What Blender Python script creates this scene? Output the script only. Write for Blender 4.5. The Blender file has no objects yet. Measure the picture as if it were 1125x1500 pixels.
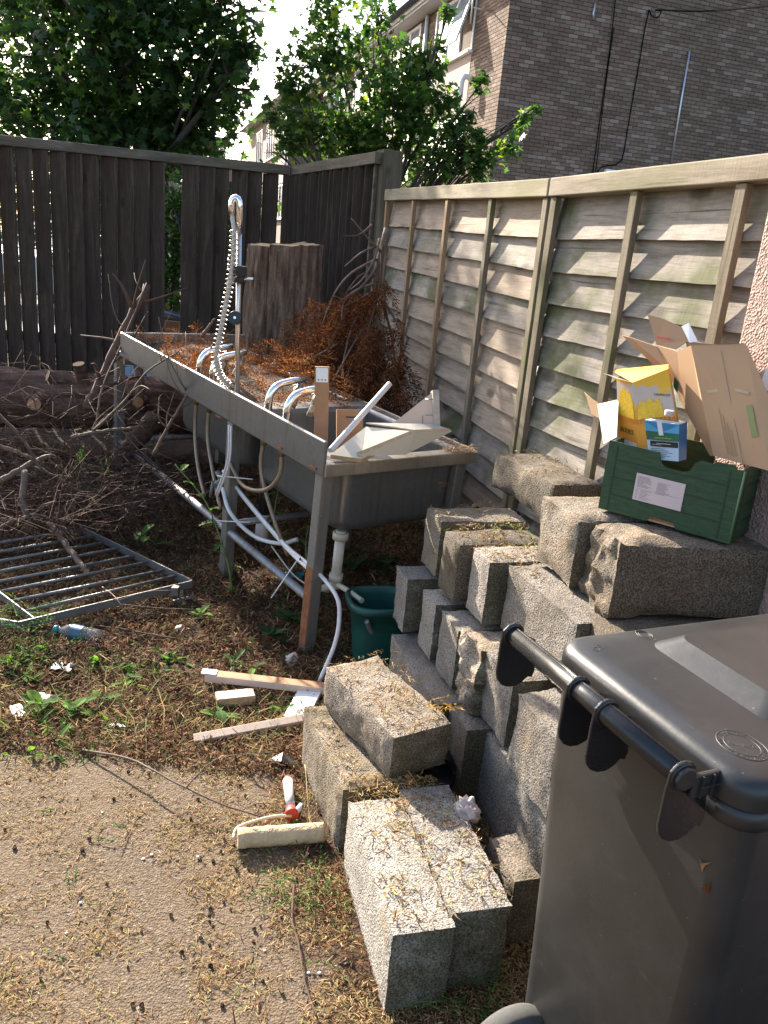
import bpy, math, random
import numpy as np
from mathutils import Vector, Matrix, noise, Quaternion
random.seed(7); RNG = np.random.default_rng(7)
scene = bpy.context.scene
COL = scene.collection

# ------------------------------------------------------------------ camera
EYE = 1.6
F_PX, PITCH, ROLL = 1190.0, math.radians(17.42), math.radians(5.27)
FW = Vector((0, math.cos(PITCH), -math.sin(PITCH)))
_u = Vector((0, math.sin(PITCH), math.cos(PITCH))); _r = Vector((1, 0, 0))
RT = math.cos(ROLL)*_r + math.sin(ROLL)*_u
UP = -math.sin(ROLL)*_r + math.cos(ROLL)*_u
EYEV = Vector((0, 0, EYE))
cam_d = bpy.data.cameras.new('camera'); cam = bpy.data.objects.new('camera', cam_d); COL.objects.link(cam)
cam.matrix_world = Matrix(((RT.x, UP.x, -FW.x, 0), (RT.y, UP.y, -FW.y, 0), (RT.z, UP.z, -FW.z, EYE), (0, 0, 0, 1)))
cam_d.sensor_fit = 'VERTICAL'; cam_d.sensor_height = 36.0; cam_d.lens = F_PX/1500.0*36.0
cam_d.clip_start = 0.05; cam_d.clip_end = 600
scene.camera = cam

# ------------------------------------------------------------------ daylight
SUN_AZ, SUN_EL = math.radians(-34.5), math.radians(28)
SUN = Vector((math.sin(SUN_AZ)*math.cos(SUN_EL), math.cos(SUN_AZ)*math.cos(SUN_EL), math.sin(SUN_EL)))
world = bpy.data.worlds.new('World'); scene.world = world; world.use_nodes = True
wn = world.node_tree; wn.nodes.clear()
sky = wn.nodes.new('ShaderNodeTexSky'); sky.sky_type = 'NISHITA'; sky.sun_disc = False
sky.sun_elevation = SUN_EL; sky.sun_rotation = SUN_AZ
sky.air_density = 1.0; sky.dust_density = 2.5; sky.ozone_density = 1.0
bg = wn.nodes.new('ShaderNodeBackground'); bg.inputs['Strength'].default_value = 0.11
wo = wn.nodes.new('ShaderNodeOutputWorld')
wn.links.new(sky.outputs[0], bg.inputs[0]); wn.links.new(bg.outputs[0], wo.inputs[0])
sl = bpy.data.lights.new('sun', 'SUN'); sl.energy = 5.0; sl.angle = math.radians(0.53); sl.color = (1.0, 0.90, 0.76)
so = bpy.data.objects.new('sun', sl); COL.objects.link(so); so.location = (-20, 20, 20)
so.rotation_mode = 'QUATERNION'; so.rotation_quaternion = SUN.to_track_quat('Z', 'Y')
vs = scene.view_settings; vs.view_transform = 'Standard'; vs.look = 'None'; vs.gamma = 1; vs.use_curve_mapping = False
vs.exposure = 1.95
scene.cycles.max_bounces = 6; scene.cycles.diffuse_bounces = 3; scene.cycles.glossy_bounces = 3
scene.cycles.transmission_bounces = 5; scene.cycles.transparent_max_bounces = 8
scene.cycles.use_denoising = True

# ------------------------------------------------------------------ surveying helpers
def ray(px, py): return FW + RT*((px-562.5)/F_PX) - UP*((py-750)/F_PX)
def at_y(px, py, y): d = ray(px, py); return EYEV + d*(y/d.y)
def at_z(px, py, z): d = ray(px, py); return EYEV + d*((z-EYE)/d.z)
def to_px(P): v = Vector(P)-EYEV; w = v.dot(FW); return 562.5+F_PX*v.dot(RT)/w, 750-F_PX*v.dot(UP)/w
def G(x, y):                                             # the yard rises gently towards the fence at the back
    t = y-2.5
    if t <= 0: return 0.0
    return min(0.075*t*t/(t+0.5), 0.33)
def at_g(px, py, dz=0.0):
    z = 0.0
    for _ in range(25): p = at_z(px, py, z+dz); z = G(p.x, p.y)
    return p

# ------------------------------------------------------------------ mesh helpers
class MB:
    def __init__(s): s.v = []; s.f = []; s.sm = []; s.mi = []; s.sharp = 0
    def add(s, vs, fs, smooth=False, mi=0):
        n = len(s.v); s.v.extend([tuple(p) for p in vs])
        for f in fs: s.f.append(tuple(i+n for i in f)); s.sm.append(smooth); s.mi.append(mi)
        return s
    def hexa(s, p, mi=0):                                 # p: 4 bottom (ccw from above) then 4 top
        return s.add(p, [(3,2,1,0),(4,5,6,7),(0,1,5,4),(1,2,6,5),(2,3,7,6),(3,0,4,7)], mi=mi)
    def box(s, x0, y0, z0, x1, y1, z1, M=None, mi=0):
        p = [Vector(q) for q in ((x0,y0,z0),(x1,y0,z0),(x1,y1,z0),(x0,y1,z0),(x0,y0,z1),(x1,y0,z1),(x1,y1,z1),(x0,y1,z1))]
        if M is not None: p = [M @ q for q in p]
        return s.hexa(p, mi)
    def tube(s, pts, r, n=8, cap=True, smooth=True, mi=0, flat=1.0):
        pts = [Vector(p) for p in pts]; m = len(pts)
        rs = r if isinstance(r, (list, tuple)) else [r]*m
        t = [(pts[min(i+1,m-1)]-pts[max(i-1,0)]).normalized() for i in range(m)]
        a = t[0].orthogonal().normalized(); vs = []
        for i in range(m):
            a = (a - t[i]*a.dot(t[i]))
            a = a.normalized() if a.length > 1e-6 else t[i].orthogonal().normalized()
            b = t[i].cross(a)
            for k in range(n):
                q = 2*math.pi*k/n
                vs.append(pts[i] + (a*math.cos(q) + b*math.sin(q)*flat)*rs[i])
        fs = [(i*n+k, i*n+(k+1) % n, (i+1)*n+(k+1) % n, (i+1)*n+k) for i in range(m-1) for k in range(n)]
        s.add(vs, fs, smooth, mi)
        if cap:
            k0 = len(s.v)-m*n
            s.f.append(tuple(k0+k for k in reversed(range(n)))); s.sm.append(False); s.mi.append(mi)
            s.f.append(tuple(k0+(m-1)*n+k for k in range(n))); s.sm.append(False); s.mi.append(mi)
        return s
    def lathe(s, prof, n=24, M=None, smooth=True, mi=0):  # profile of (r, z) about +z
        vs = []
        for (r, z) in prof:
            for k in range(n):
                q = 2*math.pi*k/n; p = Vector((r*math.cos(q), r*math.sin(q), z))
                vs.append(M @ p if M is not None else p)
        fs = [(i*n+k, i*n+(k+1) % n, (i+1)*n+(k+1) % n, (i+1)*n+k) for i in range(len(prof)-1) for k in range(n)]
        s.add(vs, fs, smooth, mi); return s
    def disc(s, c, nrm, r, n=16, mi=0, jit=0.0):
        nrm = Vector(nrm).normalized(); a = nrm.orthogonal().normalized(); b = nrm.cross(a); c = Vector(c)
        vs = [c + (a*math.cos(2*math.pi*k/n)+b*math.sin(2*math.pi*k/n))*r*(1+random.uniform(-jit, jit)) for k in range(n)]
        return s.add(vs, [tuple(range(n))], mi=mi)
    def prism(s, poly, off, M=None, mi=0):                # poly: list of 3D points (planar, ccw from outside), off: extrusion vector
        poly = [Vector(p) for p in poly]; off = Vector(off); n = len(poly)
        vs = poly + [p+off for p in poly]
        if M is not None: vs = [M @ p for p in vs]
        return s.add(vs, [tuple(reversed(range(n))), tuple(range(n, 2*n))] + [(i, (i+1) % n, n+(i+1) % n, n+i) for i in range(n)], mi=mi)
    def mesh(s, name, mats):
        me = bpy.data.meshes.new(name); me.from_pydata(s.v, [], s.f)
        for m in (mats if isinstance(mats, (list, tuple)) else [mats]): me.materials.append(m)
        me.polygons.foreach_set('use_smooth', s.sm)
        if s.sharp: me.update(); me.set_sharp_from_angle(angle=s.sharp)
        if any(s.mi): me.polygons.foreach_set('material_index', s.mi)
        me.update(); return me
    def build(s, name, mats, parent=None, loc=None, rot=None, bevel=0.0, seg=2, world=True):
        """one object; with world=True the points are world points and are taken into the parent's frame"""
        if parent is not None and world and loc is None:
            Mi = parent_matrix(parent).inverted(); s.v = [tuple(Mi @ Vector(p)) for p in s.v]
        me = s.mesh(name, mats); return link(name, me, parent, loc, rot, bevel, seg)

def parent_matrix(o):
    M = Matrix.LocRotScale(o.location, o.rotation_euler, None)
    return parent_matrix(o.parent) @ M if o.parent else M
def link(name, me, parent=None, loc=None, rot=None, bevel=0.0, seg=2):
    o = bpy.data.objects.new(name, me); COL.objects.link(o)
    if parent is not None: o.parent = parent
    if loc is not None: o.location = loc
    if rot is not None: o.rotation_euler = rot
    if bevel:
        b = o.modifiers.new('bevel', 'BEVEL'); b.width = bevel; b.segments = seg; b.limit_method = 'ANGLE'; b.angle_limit = 0.7
    return o
def tag(o, label=None, cat=None, group=None, kind=None):
    if label: o['label'] = label
    if cat: o['category'] = cat
    if group: o['group'] = group
    if kind: o['kind'] = kind
    return o
def thing(name, label, cat, loc=(0,0,0), rz=0.0, group=None, rot=None):
    o = bpy.data.objects.new(name, None); COL.objects.link(o); o.empty_display_size = 0.1
    o.location = loc; o.rotation_euler = rot if rot is not None else (0, 0, rz)
    return tag(o, label, cat, group)
def np_object(name, V, F, mat, parent=None, smooth=False):
    """fast mesh from numpy arrays; V (n,3), F (m,k)"""
    me = bpy.data.meshes.new(name); V = np.asarray(V, np.float32); F = np.asarray(F, np.int32)
    k = F.shape[1]
    me.vertices.add(len(V)); me.vertices.foreach_set('co', V.ravel())
    me.loops.add(F.size); me.loops.foreach_set('vertex_index', F.ravel())
    me.polygons.add(len(F)); me.polygons.foreach_set('loop_start', np.arange(0, F.size, k, dtype=np.int32))
    if smooth: me.polygons.foreach_set('use_smooth', np.ones(len(F), bool))
    me.update(calc_edges=True); me.validate()
    me.materials.append(mat)
    return link(name, me, parent)
def smoothpath(pts, n=6):                                  # Catmull-Rom through points
    P = [Vector(p) for p in pts]; P = [2*P[0]-P[1]] + P + [2*P[-1]-P[-2]]; out = []
    for i in range(1, len(P)-2):
        for k in range(n):
            t = k/n; a, b, c, d = P[i-1], P[i], P[i+1], P[i+2]
            out.append(0.5*((2*b) + (c-a)*t + (2*a-5*b+4*c-d)*t*t + (3*b-a-3*c+d)*t**3))
    out.append(P[-2]); return out

# ------------------------------------------------------------------ materials
class Mat:
    def __init__(s, name):
        s.m = bpy.data.materials.new(name); s.m.use_nodes = True; s.t = s.m.node_tree
        s.p = s.t.nodes['Principled BSDF']; s.out = s.t.nodes['Material Output']; s._c = None
    def n(s, kind, **kw):
        nd = s.t.nodes.new(kind)
        for k, v in kw.items():
            if k in nd.inputs: nd.inputs[k].default_value = v
            else: setattr(nd, k, v)
        return nd
    def l(s, a, b): s.t.links.new(a, b)
    def co(s, scale=(1,1,1), which='Object'):
        tc = s.n('ShaderNodeTexCoord'); mp = s.n('ShaderNodeMapping'); mp.inputs['Scale'].default_value = scale
        s.l(tc.outputs[which], mp.inputs['Vector'])
        oi = s.n('ShaderNodeObjectInfo'); mu = s.n('ShaderNodeMath', operation='MULTIPLY'); mu.inputs[1].default_value = 37.0
        s.l(oi.outputs['Random'], mu.inputs[0]); cx = s.n('ShaderNodeCombineXYZ')
        for i in range(3): s.l(mu.outputs[0], cx.inputs[i])
        s.l(cx.outputs[0], mp.inputs['Location']); return mp.outputs[0]
    def noise(s, vec, scale, detail=4, rough=0.6, dist=0.0):
        nd = s.n('ShaderNodeTexNoise'); nd.inputs['Scale'].default_value = scale; nd.inputs['Detail'].default_value = detail
        nd.inputs['Roughness'].default_value = rough; nd.inputs['Distortion'].default_value = dist
        s.l(vec, nd.inputs['Vector']); return nd.outputs['Fac']
    def vor(s, vec, scale, out='Distance', feature='F1'):
        nd = s.n('ShaderNodeTexVoronoi', feature=feature); nd.inputs['Scale'].default_value = scale
        s.l(vec, nd.inputs['Vector']); return nd.outputs[out]
    def ramp(s, fac, stops):
        nd = s.n('ShaderNodeValToRGB'); cr = nd.color_ramp
        while len(cr.elements) < len(stops): cr.elements.new(0.5)
        for e, (p, c) in zip(cr.elements, stops):
            e.position = p; e.color = (c, c, c, 1) if not isinstance(c, (tuple, list)) else (*c, 1)
        s.l(fac, nd.inputs[0]); return nd.outputs[0]
    def mix(s, fac, a, b, mode='MIX'):
        nd = s.n('ShaderNodeMix', data_type='RGBA', blend_type=mode)
        for v, i in ((fac, 0), (a, 6), (b, 7)):
            if isinstance(v, (int, float)): nd.inputs[i].default_value = v
            elif isinstance(v, (tuple, list)): nd.inputs[i].default_value = (*v, 1)
            else: s.l(v, nd.inputs[i])
        return nd.outputs[2]
    def math(s, op, a, b=None):
        nd = s.n('ShaderNodeMath', operation=op)
        for i, v in enumerate((a, b)):
            if v is None: continue
            if isinstance(v, (int, float)): nd.inputs[i].default_value = v
            else: s.l(v, nd.inputs[i])
        return nd.outputs[0]
    def island(s):
        g = s.n('ShaderNodeNewGeometry'); oi = s.n('ShaderNodeObjectInfo')
        return s.math('FRACT', s.math('ADD', g.outputs['Random Per Island'], oi.outputs['Random']))
    def bump(s, h, strength=0.5, dist=0.01, prev=None):
        nd = s.n('ShaderNodeBump'); nd.inputs['Strength'].default_value = strength; nd.inputs['Distance'].default_value = dist
        s.l(h, nd.inputs['Height'])
        if prev is not None: s.l(prev, nd.inputs['Normal'])
        return nd.outputs[0]
    def fin(s, col=None, rough=0.7, metal=0.0, normal=None, spec=0.5, **kw):
        p = s.p
        if col is not None:
            if isinstance(col, (tuple, list)): p.inputs['Base Color'].default_value = (*col, 1)
            else: s.l(col, p.inputs['Base Color'])
        if isinstance(rough, (int, float)): p.inputs['Roughness'].default_value = rough
        else: s.l(rough, p.inputs['Roughness'])
        p.inputs['Metallic'].default_value = metal; p.inputs['Specular IOR Level'].default_value = spec
        if normal is not None: s.l(normal, p.inputs['Normal'])
        for k, v in kw.items(): p.inputs[k].default_value = v
        return s.m

def plain(name, c, rough=0.6, metal=0.0, var=0.15, scale=8, bump=0.15, bscale=60, bd=0.002, spec=0.5):
    m = Mat(name); v = m.co()
    f = m.noise(v, scale, 5)
    col = m.ramp(f, [(0.25, tuple(x*(1-var) for x in c)), (0.75, tuple(min(1, x*(1+var)) for x in c))])
    nm = m.bump(m.noise(v, bscale, 3), bump, bd) if bump else None
    return m.fin(col, rough, metal, nm, spec)

def wood(name, dark, mid, light, grain=1.0, green=0.0, rough=0.85, ring=14, axis=0, gcol=(0.07, 0.085, 0.02), bump=0.5):
    m = Mat(name); sc = [9, 9, 9]; sc[axis] = 0.9
    v = m.co(tuple(sc)); v0 = m.co()
    n1 = m.noise(v, 2.2*grain, 6, 0.65, 0.6); n2 = m.noise(v, 14*grain, 4, 0.7); n3 = m.noise(v0, 2.3, 3)
    w = m.math('ADD', m.math('MULTIPLY', n1, 0.65), m.math('MULTIPLY', n2, 0.35))
    col = m.ramp(w, [(0.32, dark), (0.5, mid), (0.68, light)])
    sc2 = [3.2, 7.0, 7.0]
    if axis: sc2 = [7, 7, 7]; sc2[axis] = 3.2
    kn = m.vor(m.co(tuple(sc2)), 1.0)                      # knots
    kf = m.ramp(kn, [(0.0, 1.0), (0.13, 0.75), (0.20, 0.0)])
    col = m.mix(kf, col, tuple(x*0.55 for x in dark))
    col = m.mix(m.ramp(n3, [(0.35, 0.0), (0.7, 0.35)]), col, tuple(x*0.8 for x in dark))
    if green:
        g = m.noise(v0, 3.1, 4, 0.6); gf = m.ramp(g, [(0.47, 0.0), (0.63, green)]); col = m.mix(gf, col, gcol)
    sc3 = [70, 70, 70]; sc3[axis] = 1.6
    ck = m.noise(m.co(tuple(sc3)), 1.0, 3, .6); ckf = m.ramp(ck, [(0.30, .75), (0.37, 0.0)]); col = m.mix(ckf, col, tuple(x*.45 for x in dark))
    sc4 = [5, 5, 5]; sc4[axis] = 130
    saw = m.noise(m.co(tuple(sc4)), 1.0, 2, .5); col = m.mix(m.ramp(saw, [(0.35, .22), (0.55, 0.0)]), col, tuple(x*.7 for x in mid))
    fine_ = m.noise(v0, 260, 2, .6); col = m.mix(m.ramp(fine_, [(0.3, .25), (0.55, 0.0)]), col, dark)
    nm = m.bump(ckf, -0.4, 0.003, m.bump(saw, 0.25, 0.002, m.bump(w, bump, 0.004)))
    return m.fin(col, rough, 0, nm, 0.25)

def leafmat(name, stops, trans=0.45, rough=0.5, gloss=0.35):
    m = Mat(name); f = m.island(); col = m.ramp(f, stops)
    p = m.p; m.l(col, p.inputs['Base Color']); p.inputs['Roughness'].default_value = rough
    p.inputs['Specular IOR Level'].default_value = gloss
    tr = m.n('ShaderNodeBsdfTranslucent'); hs = m.n('ShaderNodeHueSaturation'); hs.inputs['Value'].default_value = 1.9; hs.inputs['Saturation'].default_value = 1.1
    m.l(col, hs.inputs['Color']); m.l(hs.outputs[0], tr.inputs['Color'])
    mx = m.n('ShaderNodeMixShader'); mx.inputs[0].default_value = trans
    m.l(p.outputs[0], mx.inputs[1]); m.l(tr.outputs[0], mx.inputs[2]); m.l(mx.outputs[0], m.out.inputs[0])
    return m.m
# ================================================================== THE GROUND
def mat_ground():
    m = Mat('yard_ground'); v = m.co(); 
    tc = m.n('ShaderNodeTexCoord'); sp = m.n('ShaderNodeSeparateXYZ'); m.l(tc.outputs['Object'], sp.inputs[0])
    X, Y = sp.outputs[0], sp.outputs[1]
    nb = m.noise(tc.outputs['Object'], 6.0, 5, 0.65)
    f1 = m.math('SUBTRACT', m.math('ADD', Y, m.math('MULTIPLY', m.math('SUBTRACT', nb, 0.5), 0.30)), 2.33)
    f2 = m.math('ADD', m.math('SUBTRACT', X, -0.17), m.math('MULTIPLY', m.math('SUBTRACT', Y, 1.95), 0.27))
    f2 = m.math('ADD', f2, m.math('MULTIPLY', m.math('SUBTRACT', nb, 0.5), 0.25))
    mk = m.math('MAXIMUM', f1, f2)
    mask = m.ramp(m.math('ADD', m.math('MULTIPLY', mk, 6.0), 0.5), [(0.2, 0.0), (0.8, 1.0)])
    st = m.vor(tc.outputs['Object'], 165, 'Color'); sx = m.n('ShaderNodeSeparateColor'); m.l(st, sx.inputs[0])
    stone = m.ramp(sx.outputs[0], [(0.0, (0.062, 0.047, 0.035)), (0.55, (0.125, 0.096, 0.071)), (0.95, (0.19, 0.152, 0.113)), (1.0, (0.26, 0.225, 0.18))])
    film = m.noise(tc.outputs['Object'], 3.0, 5, 0.6)
    asp = m.mix(m.ramp(film, [(0.35, 0.25), (0.65, 0.62)]), stone, (0.165, 0.112, 0.066))
    sn = m.noise(tc.outputs['Object'], 55, 6, 0.75); sn2 = m.noise(tc.outputs['Object'], 7, 4)
    soil = m.ramp(sn, [(0.3, (0.020, 0.011, 0.007)), (0.5, (0.056, 0.031, 0.019)), (0.68, (0.12, 0.070, 0.042)), (0.8, (0.19, 0.125, 0.08))])
    soil = m.mix(m.ramp(sn2, [(0.45, 0.0), (0.7, 0.45)]), soil, (0.05, 0.045, 0.018))
    col = m.mix(mask, asp, soil)
    d = m.vor(tc.outputs['Object'], 165)
    b1 = m.bump(d, 0.7, 0.006); b2 = m.bump(sn, 0.8, 0.01, b1)
    return m.fin(col, 0.92, 0, b2, 0.25)
def spaced(lo, hi, mid0, mid1, fine, grow=1.25):
    a = list(np.arange(mid0, mid1, fine)); st = fine; p = mid1
    while p < hi: a.append(p); st *= grow; p += st
    a.append(hi); st = fine*grow; p = mid0-st
    while p > lo: a.insert(0, p); st *= grow; p -= st
    a.insert(0, lo); return np.array(a)
gx = spaced(-90, 90, -3.4, 2.0, 0.035); gy = spaced(-6, 260, 0.6, 6.6, 0.035)
def ground_bump(x, y):
    z = G(x, y)
    if -3.6 < x < 2.2 and 2.0 < y < 6.8:
        w = min(1, max(0, (y-2.25)/0.3))
        z += w*(0.030*noise.noise((x*3.1, y*3.1, 0.3)) + 0.016*noise.noise((x*9, y*9, 4.0)))
    elif y <= 2.0: z += 0.004*noise.noise((x*4, y*4, 1.0))
    return z
gv = np.array([(x, y, ground_bump(x, y)) for y in gy for x in gx]); nx = len(gx)
gf = np.array([(j*nx+i, j*nx+i+1, (j+1)*nx+i+1, (j+1)*nx+i) for j in range(len(gy)-1) for i in range(nx-1)])
ground = np_object('ground', gv, gf, mat_ground(), smooth=True); tag(ground, kind='structure')
# lane and parking bay beyond the back fence
M_TAR = plain('lane_tarmac', (0.20, 0.19, 0.175), 0.9, 0, 0.2, 6, 0.3, 120)
M_PAVE = plain('pavement_concrete', (0.36, 0.33, 0.29), 0.9, 0, 0.15, 5, 0.3, 90)
o = MB().hexa([(-40,9.9,0.30),(16,9.9,0.30),(16,14.5,0.30),(-40,14.5,0.30),(-40,9.9,0.336),(16,9.9,0.336),(16,14.5,0.336),(-40,14.5,0.336)]).build('road', M_TAR); tag(o, kind='structure')
o = MB().box(-40, 8.4, 0.2, -2.6, 9.78, 0.455).build('pavement', M_PAVE); tag(o, kind='structure')
o = MB().box(-40, 9.785, 0.2, -2.6, 9.895, 0.46).build('kerb', plain('kerb_stone', (0.33, 0.31, 0.29), 0.9), bevel=0.01); tag(o, kind='structure')

# ================================================================== BACK FENCES (dark louvred)
M_SLAT = wood('dark_stained_slat', (0.024, 0.014, 0.010), (0.054, 0.033, 0.024), (0.12, 0.08, 0.06), axis=2, green=0.25, gcol=(0.05, 0.05, 0.02), rough=0.75)
def edge_wear_and_light(mat_, c):  # weathering and caught sky light, both put into the colour of narrow edges
    t = mat_.node_tree; p = t.nodes['Principled BSDF']; tc = t.nodes.new('ShaderNodeTexCoord'); sx = t.nodes.new('ShaderNodeSeparateXYZ'); t.links.new(tc.outputs['Normal'], sx.inputs[0])
    ab = t.nodes.new('ShaderNodeMath'); ab.operation = 'ABSOLUTE'; t.links.new(sx.outputs[0], ab.inputs[0])
    nz = t.nodes.new('ShaderNodeTexNoise'); nz.inputs['Scale'].default_value = 5; t.links.new(tc.outputs['Object'], nz.inputs['Vector'])
    r = t.nodes.new('ShaderNodeValToRGB'); r.color_ramp.elements[0].position = .6; r.color_ramp.elements[1].position = .9; t.links.new(ab.outputs[0], r.inputs[0])
    mu = t.nodes.new('ShaderNodeMath'); mu.operation = 'MULTIPLY'; t.links.new(r.outputs[0], mu.inputs[0]); t.links.new(nz.outputs['Fac'], mu.inputs[1])
    mx = t.nodes.new('ShaderNodeMix'); mx.data_type = 'RGBA'; src = p.inputs['Base Color'].links[0].from_socket
    t.links.new(mu.outputs[0], mx.inputs[0]); t.links.new(src, mx.inputs[6]); mx.inputs[7].default_value = (*c, 1); t.links.new(mx.outputs[2], p.inputs['Base Color'])
edge_wear_and_light(M_SLAT, (0.18, 0.13, 0.10))
M_RAILW = wood('weathered_top_rail', (0.055, 0.043, 0.032), (0.13, 0.105, 0.078), (0.24, 0.20, 0.155), axis=0, green=0.3)
M_POSTW = wood('weathered_post', (0.05, 0.037, 0.026), (0.11, 0.082, 0.058), (0.2, 0.16, 0.115), axis=2, green=0.25)
FT = 2.26                                                   # height of the top rail of both
PA = at_z(0, 198, FT); PB = at_z(424, 243, FT); PC = at_z(433, 244, FT); PD = at_z(560, 223, FT)
def fence_frame(A, B):
    d = (B-A); d.z = 0; return d.length, math.atan2(d.y, d.x)
def louvre_fence(name, label, A, B, pitch, skip, rot, slw, z0, ext=0.0, lift=(0, 0)):
    L, rz = fence_frame(A, B); zb = G(A.x, A.y)
    f = thing(name, label, 'fence', (A.x, A.y, zb), rz)
    top = FT - zb
    MB().box(-ext, -0.05, top-0.075, L, 0.05, top).build('top_rail', M_RAILW, f, world=False, bevel=0.004)
    MB().box(-ext, 0.052, 0.30, L, 0.10, 0.38).build('bottom_rail', M_SLAT, f, world=False)
    k = 0; x = -ext + pitch*0.5; shared = None
    while x < L-0.05:
        if not skip(x, L):
            b = MB(); h = top-0.078-z0
            w = slw/2; t = 0.017; n = 8
            for i in range(n):
                za, zb_ = z0+h*i/n, z0+h*(i+1)/n
            vs = []; fs = []
            for i in range(n+1):
                zz = z0+h*i/n
                for (px, py) in ((-w,-t),(w,-t),(w,t),(-w,t)):
                    vs.append((px+0.0035*noise.noise((k*3.1+px*9, zz*2.5, 2)), py+0.004*noise.noise((k*7.7, zz*1.6, 5)), zz))
            for i in range(n):
                for c in range(4): fs.append((i*4+c, i*4+(c+1) % 4, (i+1)*4+(c+1) % 4, (i+1)*4+c))
            fs += [(3,2,1,0), tuple(n*4+c for c in range(4))]
            b.add(vs, fs); me = b.mesh('slat', M_SLAT)
            link('slat', me, f, (x, 0, 0), (random.uniform(-.006,.006), random.uniform(-.008,.008), rot+random.uniform(-.05,.05)), bevel=0.003, seg=1)
        x += pitch; k += 1
    return f, L, rz, top
LA, rza = fence_frame(PA, PB)
tmpL = LA
def gap(x, L):
    p = x/tmpL
    return 0.535 < p < 0.645 or p > 0.965
lf, LL, rzl, topl = louvre_fence('louvre_fence', 'long dark brown vertical slat fence with a gap where slats are missing', PA, PB, 0.134, gap, math.radians(-20), 0.136, 0.03, ext=1.5)
MB().box(LL-0.05, -0.03, 0, LL+0.01, 0.04, topl-0.08).build('post', M_SLAT, lf, world=False, bevel=0.004)
mf, ML, rzm, topm = louvre_fence('louvre_fence', 'short dark slatted fence between the stump and the tall corner post', PC, PD, 0.128, lambda x, L: False, math.radians(62), 0.11, 0.16)
MB().box(0.0, -0.03, 0, 0.05, 0.04, topm-0.08).build('post', M_SLAT, mf, world=False, bevel=0.004)
pc = at_z(572, 221, FT+0.02)
cp = thing('corner_post', 'tall square weathered post where the dark fence meets the panel fence', 'post', (pc.x, pc.y, G(pc.x, pc.y)), rzm)
MB().box(-0.075, -0.07, -0.1, 0.055, 0.075, FT+0.02-G(pc.x, pc.y)).build('shaft', M_POSTW, cp, world=False, bevel=0.006)
MB().box(-0.045, -0.095, -0.1, -0.018, -0.0715, FT-0.25).build('edge_batten', M_RAILW, cp, world=False, bevel=0.003)

# ================================================================== RIGHT FENCE (waney lap panels)
M_LAP = wood('lap_board_grey', (0.125, 0.105, 0.088), (0.285, 0.25, 0.212), (0.44, 0.39, 0.335), axis=0, green=0.85, grain=1.0, bump=0.7)
M_LAP2 = wood('lap_board_tan', (0.16, 0.118, 0.085), (0.33, 0.26, 0.20), (0.46, 0.385, 0.305), axis=0, green=0.12, grain=1.1, bump=0.6)
M_BAT = wood('batten_new_timber', (0.20, 0.12, 0.065), (0.34, 0.225, 0.13), (0.45, 0.32, 0.205), axis=2, green=0.1)
M_BAT2 = wood('batten_old_timber', (0.10, 0.078, 0.05), (0.20, 0.165, 0.115), (0.30, 0.255, 0.185), axis=2, green=0.6)
M_CAP = wood('panel_cap_rail', (0.17, 0.135, 0.095), (0.31, 0.26, 0.195), (0.43, 0.37, 0.28), axis=0, green=0.5, gcol=(0.16, 0.17, 0.06))
FP0 = at_y(575, 280, 5.71); FP4 = at_y(822, 264, 3.45)
FL, FRZ = fence_frame(FP0, FP4)
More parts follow.
